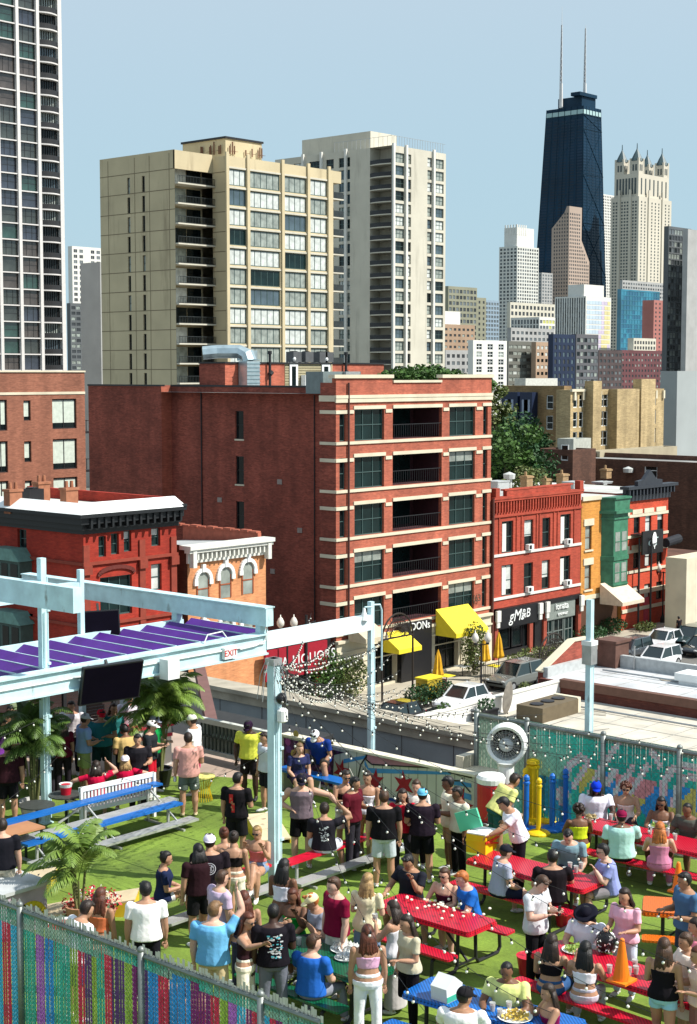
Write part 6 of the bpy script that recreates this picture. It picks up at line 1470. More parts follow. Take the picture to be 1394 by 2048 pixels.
def slat_fence(label, X, y_hi, y_lo, H, paint, step=.062, cell=.09, fill=.82, smat='painted_slats', top_extra=.0, strokes=(), rail=.045, posts=(), wire=.07, name='slatted_fence'):
    t = thing(name,label,'fence'); m = MB(); y = y_hi
    rs = random.Random(5); SV=[[Vector((a,b)) for a,b in s] for s in strokes]
    while y > y_lo:
        u = y_hi-y; n = int(H/cell); ex = top_extra*rs.uniform(.4,1.1); dx = rs.uniform(-.006,.006)
        for i in range(n+ (1 if ex>0 else 0)):
            v0 = i*cell; v1 = v0+cell if i<n else v0+ex; c = paint(u, v0+cell/2)
            if i == n: c = Vector((.42,.46,.40))
            P = Vector((u,v0+cell/2))
            for s in SV:
                d = min(segd(P,a,b) for a,b in zip(s[:-1],s[1:]))
                if d<.07: c = Vector((.52,.38,.44)) if d>.042 else Vector((.42,.50,.52))
            k = rs.uniform(.85,1.12)*(.74 if smat=='painted_slats' else .95); m.col = tuple(c*k)
            m.quad((X+dx,y,ZD+.06+v0),(X+dx,y-step*fill,ZD+.06+v0),(X+dx,y-step*fill,ZD+.06+v1),(X+dx,y,ZD+.06+v1))
        y -= step
    m.build('slat', vcol(smat,.6), t, cols=True)
    L = y_hi-y_lo; Wm = MB(); k = 0; y = y_hi+H
    while y > y_lo:
        for s in (1,-1):
            # wire from bottom to top leaning s
            ya, yb = (y, y-H) if s>0 else (y-H, y)
            za, zb_ = 0., H
            # clip to panel
            def clip(ya,za,yb,zb_):
                def at(yq): return za+(zb_-za)*(yq-ya)/(yb-ya)
                pts=[(ya,za),(yb,zb_)]; out=[]
                for q in pts:
                    yy=max(y_lo,min(y_hi,q[0])); out.append((yy,at(yy)))
                return out
            (a1,z1),(a2,z2)=clip(ya,za,yb,zb_)
            if abs(a1-a2)>.05: Wm.bar((X-.012-.004*(s>0),a1,ZD+.06+z1),(X-.012-.004*(s>0),a2,ZD+.06+z2),.0028,.004,Vector((1,0,0)))
        y -= wire
    Wm.build('chain_link', mat('zinc_wire',(.12,.13,.13),.5,.3), t)
    r = MB(); r.tube([(X,y_hi,ZD+H),(X,y_lo,ZD+H)],rail,8); r.build('top_rail', STEELD, t)
    for yy in posts:
        p = MB(); p.tube([(X-.03,yy,ZD),(X-.03,yy,ZD+H+.06)],rail*1.25,8); p.ell((X-.03,yy,ZD+H+.08),(rail*1.4,)*3,None,8,6); p.build('fence_post', STEELD, t, smooth=True)
    return t
XT = 26.5
yh = PX(958,XT).y; yl_ = PX(1440,XT).y
slat_fence('tall teal mural fence of painted slats with pinkish script letters', XT, yh, yl_, 2.0, paint_right, cell=.05, strokes=[[(yh-PX(a,XT,b).y, PX(a,XT,b).z-ZD-.06) for a,b in s] for s in STROKES_PX], fill=.97, posts=(yh,PX(1060,XT).y,PX(1215,XT).y,PX(1370,XT).y), wire=.12)
translucent('painted_slats',.42)
vcol('bright_slats',.5); translucent('bright_slats',.32)
XN = 12.5
def paint_near(u, v):
    s = int(u/.16+.6*math.sin(u*2.3)); r = random.Random(s*7+3)
    if v > 1.76-.07*math.sin(u*1.1): 
        n = noise.noise(Vector((u*1.5,v*3,2))); return Vector((.05,.42,.33)).lerp(Vector((.30,.45,.36)), max(0,min(1,.5+n*1.6)))
    cols = [(.62,.02,.08),(.02,.28,.70),(.30,.48,.06),(.40,.12,.55),(.04,.45,.34),(.20,.01,.16),(.04,.45,.72),(.70,.10,.20),(.62,.02,.08),(.10,.03,.18)]
    return Vector(cols[r.randrange(len(cols))])
yna, ynb = PX(-60,XN).y, PX(640,XN).y
slat_fence('near chain link fence woven with multicoloured slats under a teal band', XN, yna, ynb, 2.02, paint_near, step=.05, cell=.085, top_extra=.14, smat='bright_slats', fill=.9, rail=.035, posts=(PX(28,XN).y,PX(275,XN).y,PX(520,XN).y), wire=.062)
# ---- columns, pergola
def column(label, X, Y, z0, z1, w=.2, m=PALEBL, brackets=True):
    t = thing('steel_column',label,'column',(X,Y,z0)); h = z1-z0; c = MB()
    c.box((-w/2,-w/2,0),(w/2,w/2,h)); c.build('post', m, t); b = MB(); b.box((-w*.85,-w*.85,0),(w*.85,w*.85,.025)); b.build('base_plate', m, t)
    if brackets:
        q = MB(); q.tube([(w/2+.03,-w/2+.02,.1),(w/2+.03,-w/2+.02,h*.93)],.018,6); q.tube([(-.02,-w/2-.03,.5),(-.02,-w/2-.03,h*.8)],.014,6)
        for k in range(4): q.box((w/2,-w/2-.02,h*(.2+.2*k)),(w/2+.07,-w/2+.06,h*(.2+.2*k)+.05))
        q.build('conduit', m, t)
    return t
YB = 25.6
XC = PY(98,YB).x; X5 = PY(520,YB).x; X7 = PY(742,YB).x
zE = 15.7
c1 = column('tall pale blue column crossing the purple pergola at left', XC, YB+.28, ZD, ZAT((XC,YB),1118), .135)
p5 = PZd(549,1772); 
def main_col():
    t = column('thick pale column strung with lights in the middle of the deck', p5.x, p5.y, ZD, ZAT(p5,1316), .165); h = ZAT(p5,1316)-ZD
    b = MB(); b.lathe((.02,-.2,h-1.15),[(.05,0),(.1,.03),(.1,.22),(.06,.26)],12); b.mi=1; b.ell((.03,-.17,h-.72),(.11,.09,.11)); b.build('camera', [WHITE, BLACK], t)
    b = MB(); b.box((-.11,-.11,h-.12),(.11,.11,h)); 
    for a in range(8): b.tube([(.14*math.cos(a*.8),.14*math.sin(a*.8),h-.05),(.24*math.cos(a*.8),.24*math.sin(a*.8),h-.3),(.3*math.cos(a*.8),.3*math.sin(a*.8),h-.75)],.01,4)
    b.build('cable_ring', STEEL, t)
    return Vector((p5.x,p5.y,ZD+h))
TOP5 = main_col()
c7 = column('slim pale column holding the right end of the long beam', X7, YB, 0, ZAT((X7,YB),1203), .125)
X11 = 28.8; pY = PX(1183,X11).y
c11 = column('slim pale column with metal box standing behind the teal fence', X11, pY, 0, ZAT((X11,pY),1199), .125)
h11 = ZAT((X11,pY),1290)
b = MB(); b.box((-.12,-.12,h11-.42),(.12,.12,h11)); b.mi=1; b.box((-.13,-.13,h11),(.13,.13,h11+.1)); b.build('junction_box',[STEEL,WHITE],c11)
t = thing('security_lamp','white bell lamp on a curved arm beside the slim column','lamp'); q=MB(); hx=ZAT((X7,YB),1212); q.tube([(X7-.08,YB-.1,hx),(X7-.35,YB-.1,hx+.02)],.02,6); q.tube([(X7+.09,YB,hx+.02),(X7+.35,YB,hx),(X7+.42,YB,hx-.15),(X7+.42,YB,hx-1.7)],.022,8); q.build('arm',PALEBL,t); q=MB(); q.lathe((X7-.37,YB-.1,hx-.3),[(.12,0),(.09,.08),(.05,.2),(.03,.3)],12); q.build('lamp_shade',WHITE,t)
def pergola():
    t = thing('pergola','pale blue steel pergola with purple louvre roof and EXIT sign','pergola')
    x0 = 10; m = MB()
    zt = zE+.22; zb_ = zE-.20
    m.box((x0,YB-.09,zb_),(X5+.1,YB+.09,zt)); m.box((x0,YB-.16,zt),(X5+.1,YB+.16,zt+.04)); m.box((x0,YB-.16,zb_-.04),(X5+.1,YB+.16,zb_)); 
    m.build('front_beam', PALEBL, t)
    m = MB(); m.box((X5+.1,YB-.11,zE-.13),(X7-.063,YB+.11,zE+.25)); m.build('long_beam', mat('white_steel_paint',(.66,.76,.78),.35,var=.1,vs=1.5), t)
    Yk = YB+2.9; m = MB(); m.box((x0,Yk-.08,zb_+.05),(X5+.15,Yk+.08,zt+.05)); m.build('rear_beam', PALEBL, t)
    XB2 = X5; zt2 = ZAT((X5,YB),1214)
    m = MB(); m.box((XB2-.12,YB-.3,zt2-.42),(XB2+.12,YB+9,zt2)); m.box((XB2-.16,YB-.31,zt2),(XB2+.16,YB+9,zt2+.03)); m.build('upper_beam', PALEBL, t)
    m = MB(); m.box((X5-.09,YB-.08,zt+.04),(X5+.09,YB+.08,zt2-.42)); m.box((X5-.09,Yk-.09,zt+.05),(X5+.09,Yk+.09,zt2-.42)); m.build('short_post', PALEBL, t)
    z3 = ZAT((XC,YB),1163); m = MB(); y_e = PX(171,XC).y
    m.box((XC-.34,y_e,z3-.5),(XC-.12,YB+8,z3)); m.build('cross_beam', PALEBL, t)
    m = MB(); x2=PY(167,Yk).x; m.box((x2-.06,Yk+.09,ZD),(x2+.06,Yk+.21,ZAT((x2,Yk),1140))); m.build('rear_post', PALEBL, t)
    m = MB(); m.box((x2-6,Yk+.1,z3-.9),(x2+.0,Yk+.3,z3-.6)); m.build('tie_beam', PALEBL, t)
    pur = mat('purple_louvre',(.07,.011,.20),.5,var=.18,vs=2)
    x = x0+.2; 
    while x < X5-.15:
        f = MB(); a = Vector((x,0,zt-.14)); 
        dx, dz = .62, -.36
        f.mi=0; f.quad((x+dx,YB+.17,zt+.02),(x+dx,Yk-.1,zt+.06),(x,Yk-.1,zt+dz+.06),(x,YB+.17,zt+dz+.02)); f.quad((x+dx,YB+.17,zt-.02),(x+dx,Yk-.1,zt+.02),(x,Yk-.1,zt+dz+.02),(x,YB+.17,zt+dz-.02))
        f.mi=1; f.box((x+dx,YB+.165,zt-.03),(x+dx+.028,Yk-.1,zt+.05))
        f.build('louvre',[pur,PALEBL],t); x += .72
    ex = PY(455,YB-.12).x; ez = ZAT((ex,YB),1304); m = MB(); m.box((ex-.19,YB-.2,ez-.13),(ex+.19,YB-.1,ez+.13)); sg = m.build('exit_sign', WHITE, t)
    text_obj('lettering','EXIT',.2,mat('exit_red',(.55,.02,.02),.5),sg,MW(ex,YB-.205,ez),.004)
    m = MB(); bx = PY(330,YB-.2).x; bz = ZAT((bx,YB),1335); m.box((bx-.18,YB-.45,bz-.2),(bx+.15,YB-.17,bz+.24)); m.build('wall_speaker', WHITE, t)
    m = MB(); m.tube([(PY(400,YB).x,YB-.1,zt+.05),(PY(410,YB).x,YB-.05,zt+.22),(PY(440,YB).x,YB-.05,zt+.24),(PY(450,YB).x,YB-.12,zt)],.015,6); m.tube([(X5,YB-.13,zt2),(X5+.1,YB-.14,zt2-.3),(X5+.02,YB-.14,zE+.1),(X5-.3,YB-.14,zE+.02),(PY(470,YB).x,YB-.14,zE)],.018,6); m.tube([(12,YB-.12,zE+.03),(X5,YB-.12,zE+.03)],.02,6); m.build('conduit', WHITE, t)
pergola()
def tv(label, X, Y, Z, w, h, tilt, rz):
    t = thing('television',label,'television',(X,Y,Z),rz); m = MB(); 
    M = Matrix.Rotation(tilt,3,'X'); 
    def rb(a,b,mt,nm):
        q=MB(); q.box(a,b); q.v=[tuple(M@Vector(v)) for v in q.v]; q.build(nm,mt,t)
    rb((-w/2,-.05,-h/2),(w/2,.04,h/2),BLACK,'casing'); rb((-w/2+.03,-.056,-h/2+.03),(w/2-.03,-.0505,h/2-.03),mat('off_screen',(.003,.002,.006),.5,spec=.05),'screen')
    q=MB(); q.bar((0,.02,0),(0,.2,.45),.05,.05); q.build('mount',DARKM,t)
xt = PY(217,YB-.35).x
tv('large black television hanging under the EXIT beam', xt, YB-.35, ZAT((xt,YB),1360), 1.45,.85,R_(14),R_(-8))
tv('smaller black television hung up behind the pergola', PY(196,YB+3).x, YB+3, ZAT((PY(196,YB+3).x,YB+3),1247), .95,.62,R_(-8),R_(-25))
# ---- dark lattice screen at the back under the pergola
def lattice(label,xa,ya,xb,yb,h,m,cat='screen'):
    t = thing('slat_screen',label,cat); s = MB(); n = int(h/.075); d = Vector((xb-xa,yb-ya,0)); L = d.length; d.normalize()
    for i in range(n): z = ZD+.06+i*.075; s.bar((xa,ya,z),(xb,yb,z),.03,.066)
    s.build('slat', m, t); 
    for i in range(int(L/1.4)+2): p = MB(); q = Vector((xa,ya,0))+d*min(L-.1*(i%2),i*1.4); p.box((q.x-.05,q.y-.05,ZD),(q.x+.05,q.y+.05,ZD+h+.05)); p.build('post', DARKM, t)
WOODD = mat('dark_stained_wood',(.035,.018,.016),.7,var=.3,vs=4)
lattice('dark horizontal slat screen behind the standing men at left',19.5,31.2,25.2,30.3,2.3,WOODD); lattice('reddish slat screen beyond the left palm',12,32.4,19.4,31.3,2.2,mat('brown_slats',(.09,.03,.02),.7,var=.3))
# ---- palms
def palm(label, x, y, z, stems, fl, n, m, potr=.28, pot=None, seed=1, droop=.9, up=.9, arch_n=9, lw=.028):
    rs = random.Random(seed); t = thing('palm',label,'palm',(x,y,z)); 
    if pot: q=MB(); q.lathe((0,0,0),[(potr*.75,0),(potr,.35),(potr*1.05,.42),(potr*.9,.42),(potr*.85,.36)],16); q.build('pot',pot,t)
    s = MB(); tops=[]
    for i in range(stems):
        a=rs.uniform(0,6.28); r=potr*.4; h=rs.uniform(.5,1.0)*up; tp=Vector((r*math.cos(a)*1.6,r*math.sin(a)*1.6,.4+h)); s.tube([(r*math.cos(a)*.4,r*math.sin(a)*.4,.2),tuple(tp)],[.03,.018],6); tops.append(tp)
    s.build('stem', mat('palm_stem',(.16,.17,.06),.7), t)
    for i in range(n):
        f = MB(); tp = tops[i%stems]; a = 2*math.pi*i/n+rs.uniform(-.3,.3); el = rs.uniform(.7,1.35); L = fl*rs.uniform(.7,1.1); p = tp.copy(); d = Vector((math.cos(a)*math.cos(el),math.sin(a)*math.cos(el),math.sin(el))); pts=[p.copy()]; K=12
        for k in range(K):
            p = p+d*(L/K); d = (d+Vector((0,0,-droop*.13*(1+k*.12)))).normalized(); pts.append(p.copy())
        f.tube(pts,[.012-.0007*k for k in range(K+1)],4)
        side = Vector((-math.sin(a),math.cos(a),0))
        for k in range(2,K+1):
            for sub in (0,.5):
                if k==K and sub: continue
                c = pts[k].lerp(pts[min(K,k+1)],sub); dd = (pts[min(K,k+1)]-pts[k-1]).normalized(); ll = fl*.27*math.sin(math.pi*min(1,(k+sub)/K*.85+.12))+.03
                for sg in (1,-1):
                    e = (side*sg*.85+dd*.6+Vector((0,0,-.15-.2*rs.random()))).normalized(); wv = dd*lw
                    tip = c+e*ll+Vector((0,0,-ll*.22)); mid = c+e*ll*.5; f.quad(c-wv*.3,mid-wv*.8,tip,mid+wv*.8,c+wv*.3)
        f.build('frond', m, t)
    return t
PALM = mat('palm_green',(.085,.15,.03),.5,var=.4,vs=2,spec=.4); PALM2 = mat('palm_bright',(.14,.22,.035),.5,var=.4,vs=2)
P = PZd(160,1818,.35); palm('feathery palm in a pot of red flowers between the cornhole boards',P.x,P.y,ZD,5,.98,22,PALM2,.24,TERRA,3,up=.9)
P = PZd(352,1592); palm('large arching palm beside the man in the pink shirt',P.x+.3,P.y+.9,ZD,8,1.15,60,PALM2,.3,BLACK,5,up=1.6,lw=.032)
P = PZd(70,1640); palm('broad leaved palm at left behind the pale column',P.x,P.y,ZD,6,1.1,40,PALM,.32,mat('white_pot',(.5,.5,.48),.6),8,up=1.6,lw=.03)
P = PZd(150,1845,0); t = thing('flower_bed','low pot of red and white flowers under the feathery palm','flowers',(P.x+.2,P.y-.2,ZD)); leaf_clump(t,(0,0,.35),(.55,.45,.25),420,mat('red_petals',(.5,.02,.04),.6,var=.5,vs=8),.035,'blossom'); leaf_clump(t,(0,0,.25),(.5,.4,.2),200,LEAF2,.04); leaf_clump(t,(0,0,.4),(.5,.4,.22),120,WHITE,.025,'white_blossom'); q=MB(); q.lathe((0,0,0),[(.35,0),(.42,.22),(.4,.24),(.38,.2)],16); q.build('pot',TERRA,t)
# ---- picnic tables
def perf(key, col):
    if key in MATS: return MATS[key]
    m = mat(key, col, .35, var=0, spec=.5); n = m.node_tree; b = n.nodes['Principled BSDF']
    tc = n.nodes.new('ShaderNodeTexCoord'); v = n.nodes.new('ShaderNodeTexVoronoi'); v.inputs['Scale'].default_value = 24; v.inputs['Randomness'].default_value = 0
    mp = n.nodes.new('ShaderNodeMapping'); mp.inputs['Rotation'].default_value=(0,0,.785); n.links.new(tc.outputs['Object'],mp.inputs[0]); n.links.new(mp.outputs[0],v.inputs['Vector'])
    cr = n.nodes.new('ShaderNodeValToRGB'); cr.color_ramp.elements[0].position=.28; cr.color_ramp.elements[0].color=(col[0]*.25,col[1]*.25,col[2]*.25,1); cr.color_ramp.elements[1].position=.42; cr.color_ramp.elements[1].color=(*col,1)
    n.links.new(v.outputs['Distance'],cr.inputs[0]); n.links.new(cr.outputs[0],b.inputs['Base Color']); return m
PRED = perf('red_perforated_steel',(.62,.008,.035)); PORG = perf('orange_perforated_steel',(.80,.17,.01)); PBLU = perf('blue_perforated_steel',(.01,.15,.55)); PGRN = perf('green_perforated_steel',(.004,.12,.055)); PRO = perf('orange_red_perforated_steel',(.72,.05,.02))
for q_ in (PRED,PORG,PBLU,PGRN): grime(q_, (.28,.22,.2), .66, .78, 4)
SRED = mat('red_edge',(.5,.006,.03),.4,var=.05)
def rslab(mb, x0,x1,y0,y1,z0,z1,r=.07):
    pts=[]
    for cx,cy,a0 in ((x1-r,y1-r,0),(x0+r,y1-r,90),(x0+r,y0+r,180),(x1-r,y0+r,270)):
        for k in range(4): a=math.radians(a0+k*30); pts.append((cx+r*math.cos(a),cy+r*math.sin(a)))
    mb.prism(pts,2,z0,z1)
def picnic(label, px, py, L, m, rz=0, bench=True, W=.76, leftbench=True, rightbench=True):
    P = PZd(px,py,.75); t = thing('picnic_table',label,'table',(P.x,P.y,ZD),rz,None)
    a=MB(); rslab(a,-W/2,W/2,-L/2,L/2,.71,.75); rslab(a,-W/2-.012,W/2+.012,-L/2-.012,L/2+.012,.67,.709); a.build('tabletop',m,t)
    for s,ok in ((-1,leftbench),(1,rightbench)):
        if not ok: continue
        a=MB(); c=s*(W/2+.36); rslab(a,c-.14,c+.14,-L/2,L/2,.42,.455,.05); a.build('bench_seat',m,t)
    for y in (-L/2+.32,L/2-.32):
        f=MB(); xo=W/2+.36
        pts=[(-.22,y,.67),(-.24,y,.1),(-.3,y,.03),(-xo-.08,y,.03),(-xo-.14,y,.1),(-xo-.12,y,.35),(-xo,y,.42)]
        if leftbench: f.tube(pts,.03,8); 
        else: f.tube([(-.22,y,.67),(-.24,y,.02)],.03,8)
        if rightbench: f.tube([(-x,yy,z) for x,yy,z in pts],.03,8)
        else: f.tube([(.22,y,.67),(.24,y,.02)],.03,8)
        f.build('leg_frame',DARKM,t)
    f=MB(); f.bar((0,-L/2+.3,.12),(0,-L/2+.9,.66),.03,.03); f.bar((0,L/2-.3,.12),(0,L/2-.9,.66),.03,.03); f.bar((-.25,-L/2+.32,.1),(.25,-L/2+.32,.1),.03,.03); f.build('brace',DARKM,t)
    return t
TA=picnic('red picnic table with white flowers in front centre',868,1824,1.95,PRED)
TB_=picnic('red picnic table carrying the yellow cooler',1070,1738,2.45,PRED)
TC=picnic('long red picnic table against the teal fence',1330,1678,3.9,PRED)
TD=picnic('long red picnic table with the orange cone on top',1262,1946,3.05,PRED,rz=R_(-3))
TE=picnic('blue picnic table at the bottom edge',985,2012,2.5,PBLU,rz=R_(4))
TF=picnic('green picnic table in the middle foreground',650,1912,2.1,PGRN)
TO=picnic('orange picnic table cut by the right edge',1368,1812,1.3,PORG,rz=R_(30))
# separate front bench of the fence table is orange red
# ---- bleachers (low two tier bench with aluminium foot plank)
def bleacher(label, xa, y, xb, col, tiers=2, z1=.42):
    t = thing('bleacher',label,'bench',(0,0,ZD)); 
    for k in range(tiers):
        yy = y+k*.62; z = z1+k*.3
        s=MB(); s.box((xa,yy-.13,z),(xb,yy+.13,z+.045)); s.build('seat_plank',col,t)
        s=MB(); s.box((xa-.1,yy-.5,z-.28),(xb+.1,yy-.22,z-.235)); s.build('foot_plank',ALU,t)
    n=max(2,int((xb-xa)/1.9)+1)
    for i in range(n):
        x=xa+.3+(xb-xa-.6)*i/(n-1); f=MB(); f.box((x-.025,y-.02,0),(x+.025,y+.02,z1)); f.box((x-.025,y-.5,0),(x+.025,y+.62*(tiers-1)+.1,.04))
        if tiers>1: f.box((x-.025,y+.6,0),(x+.025,y+.64,z1+.3)); f.bar((x,y-.4,.1),(x,y+.62,z1+.3),.03,.03)
        f.build('support',ALU,t)
    f=MB()
    if tiers>1: f.bar((xa+.3,y+.66,.08),(xa+(xb-xa)*.5,y+.66,z1+.25),.025,.04); f.build('brace',ALU,t)
BLUP = mat('blue_plank',(.008,.12,.42),.4,var=.15,vs=3); REDP = mat('red_plank',(.55,.006,.03),.4,var=.15,vs=3)
a=PZd(40,1705,.42); b=PZd(350,1600,.42); ym=(a.y+b.y)/2
bleacher('low blue plank bleacher in front of the white bench',PY(35,ym).x,ym,PY(352,ym).x,BLUP)
a=PZd(570,1722,.42); b=PZd(785,1665,.42); ym=(a.y+b.y)/2
bleacher('red plank bleacher right of the thick column',PY(568,ym).x,ym,PY(782,ym).x,REDP,1)
a=PZd(255,1812,.42); b=PZd(540,1738,.42); ym=(a.y+b.y)/2
bleacher('red plank bleacher left of the thick column under the seated women',PY(252,ym).x,ym,PY(530,ym).x,REDP,1)
t = thing('raised_bench','long blue raised bench along the star mural','bench',(0,0,ZD)); s=MB(); ya=PX(700,XM-.75).y; yb=PX(560,XM-.75).y; s.box((XM-.95,ya,.42),(XM-.55,yb,.47)); s.build('seat_plank',BLUP,t); s=MB()
for i in range(3): y=ya+.2+(yb-ya-.4)*i/2; s=MB(); s.box((XM-.9,y-.03,0),(XM-.6,y+.03,.42)); s.build('support',ALU,t)
# white slatted bench seen from behind
def white_bench():
    pa=PZd(160,1668); pb=PZd(310,1632); d=(pb-pa); L=d.length; t=thing('garden_bench','white slatted garden bench seen from behind with two people in crimson','bench',(pa.x,pa.y,ZD),math.atan2(d.y,d.x))
    for s in range(24): pass
    b=MB(); b.box((0,-.03,.42),(L,.03,.5)); b.box((0,-.03,.86),(L,.04,.95))
    n=22
    for i in range(n): x=.05+(L-.1)*i/(n-1); b.box((x-.022,-.012,.5),(x+.022,.012,.86))
    b.build('backrest',WHITE,t); b=MB()
    for i in range(4): b.box((0,.06+i*.12,.42),(L,.16+i*.12,.45))
    b.build('seat',WHITE,t)
    for x in (0,L-.06):
        b=MB(); b.box((x,-.05,0),(x+.06,.01,.95)); b.box((x,.48,0),(x+.06,.54,.62)); b.box((x-.01,.011,.6),(x+.07,.54,.65)); b.build('end_frame',WHITE,t)
white_bench()
# ---- cornhole boards
def cornhole(label, px, py, rz, side, w=.62, L=1.2):
    P=PZd(px,py); t=thing('cornhole_board',label,'game board',(P.x,P.y,ZD),rz)
    b=MB(); b.v=[]; b.prism([(-L/2,.08),(L/2,.28),(L/2,.31),(-L/2,.11)],1,-w/2,w/2); b.build('board',mat('pale_plywood',(.62,.50,.32),.7,var=.12,vs=3),t)
    b=MB(); 
    for s in (-1,1): b.prism([(-L/2,.0),(L/2,.0),(L/2,.279),(-L/2,.079)],1,s*w/2-.02*(s>0),s*w/2+.02*(s<0))
    b.box((L/2-.02,-w/2+.021,0),(L/2,w/2-.021,.27)); b.build('side_frame',side,t)
    b=MB(); b.lathe((L/2-.22,0,.262),[(.075,0),(.075,.004)],16); b.build('hole',BLACK,t)
YS=mat('yellow_side_paint',(.70,.48,.03),.5,var=.1); GS=mat('green_side_paint',(.02,.2,.1),.5)
cornhole('cornhole board with yellow sides left of the thick column',536,1672,R_(60),YS); cornhole('cornhole board under the feathery palm with green and yellow ends',205,1822,R_(-48),YS); cornhole('cornhole board at the left edge with a dark bean bag',42,1778,R_(-48),YS); cornhole('second cornhole board left of the feathery palm, green sided',120,1840,R_(-48),GS,.7,1.0)
P=PZd(42,1762,.3); m=MB(); m.ell(tuple(P),(.09,.07,.025)); tag(m.build('bean_bag',mat('navy_bag',(.02,.02,.08),.8),smooth=True),'dark bean bag lying on the board at the left edge','bean bag')
# painted box, bottom left
P=PZd(20,1850,0); t=thing('arcade_box','grey white box with swirled purple and yellow painting at left edge','box',(P.x-.3,P.y+.1,ZD),0); m=MB(); m.box((-.9,-.6,0),(.7,.6,.72)); m.build('body',mat('lilac_box_paint',(.42,.34,.42),.6,var=.2,vs=3),t); m=MB(); m.box((-.95,-.65,.72),(.75,.65,.78)); m.build('lid',mat('grey_lid',(.48,.5,.5),.6,var=.1),t); m=MB()
for k,(c,r) in enumerate((((.35,.2),.3),((.1,.3),.2))):
    pts=[(c[0]+r*math.cos(a*.3),c[1]+r*.9*math.sin(a*.3)) for a in range(11)]
    for (a1,b1),(a2,b2) in zip(pts[:-1],pts[1:]): m.mi=k; m.bar((a1,-.604-.004*k,max(.03,b1)),(a2,-.604-.004*k,max(.03,b2)),.008,.09,Vector((1,0,0)))
m.build('painted_swirl',[mat('gold_paint',(.6,.45,.02),.6),BLACK],t)
P=PZd(288,1545); t=thing('serving_counter','white serving counter with red trim behind the white bench','counter',(P.x+.3,P.y+.5,ZD),R_(-10)); m=MB(); m.box((-.7,-.3,0),(.7,.3,.95)); m.build('cabinet',mat('counter_white',(.6,.6,.58),.6,var=.12,vs=3),t); m=MB(); m.box((-.75,-.35,.95),(.75,.35,1.0)); m.box((-.72,-.325,.7),(.72,-.302,.78)); m.build('red_trim',mat('trim_red',(.5,.03,.06),.5),t)
# ---- misting fan
def fan():
    P=PZd(1012,1652); t=thing('misting_fan','big round white misting fan on a thick white pedestal','fan',(P.x+.2,P.y+.15,ZD),0); hc=ZAT((P.x+.2,P.y+.15),1488)-ZD; r=.42
    ang=math.atan2(-P.y,-P.x); M=Matrix.Rotation(ang-.15,3,'Z')@Matrix.Rotation(math.pi/2,3,'Y')
    def ring(prof,nm,mt,n=32):
        q=MB(); k=0
        for (rr,d) in prof:
            for j in range(n): a=2*math.pi*j/n; v=M@Vector((rr*math.cos(a),rr*math.sin(a),d)); q.v.append((v.x,v.y,v.z+hc))
        for i in range(len(prof)-1):
            for j in range(n): a=i*n+j; b=i*n+(j+1)%n; q.face((a,b,b+n,a+n))
        q.build(nm,mt,t,smooth=False)
    ring([(r*.72,-.12),(r*.78,.10),(r*.92,.14),(r*1.0,.10),(r*1.0,-.18),(r*.72,-.18)],'shroud',WHITE)
    ring([(0.001,-.17),(r*.72,-.17)],'rear_plate',BLACK); ring([(0.001,.13),(r*.22,.125),(r*.36,.07),(r*.36,.0)],'hub',mat('grey_hub',(.48,.5,.52),.5)); ring([(r*.04,.14),(r*.001,.145)],'hub_cap',BLACK,8)
    q=MB()
    for rr in (.45,.52,.59,.66):
        pts=[]
        for j in range(25): a=2*math.pi*j/24; v=M@Vector((r*rr*math.cos(a),r*rr*math.sin(a),.1)); pts.append((v.x,v.y,v.z+hc))
        q.tube(pts,.004,4,cap=False)
    for j in range(24): a=2*math.pi*j/24; v=M@Vector((r*.36*math.cos(a),r*.36*math.sin(a),.1)); w_=M@Vector((r*.78*math.cos(a),r*.78*math.sin(a),.1)); q.bar((v.x,v.y,v.z+hc),(w_.x,w_.y,w_.z+hc),.006,.006)
    q.build('guard',STEEL,t)
    q=MB()
    for j in range(5):
        a=2*math.pi*j/5; pts=[]
        for (rr,aa,d) in ((.3,-.1,.02),(.7,-.3,.05),(.7,.35,-.06),(.3,.3,-.04)): v=M@Vector((r*rr*math.cos(a+aa),r*rr*math.sin(a+aa),d)); pts.append((v.x,v.y,v.z+hc))
        q.quad(*pts)
    q.build('blade',DARKM,t)
    q=MB(); q.lathe((0,0,0),[(.32,0),(.32,.08),(.2,.12),(.17,.3),(.16,hc-r*1.1),(.22,hc-r*.9)],20); q.build('pedestal',WHITE,t,smooth=False)
fan()
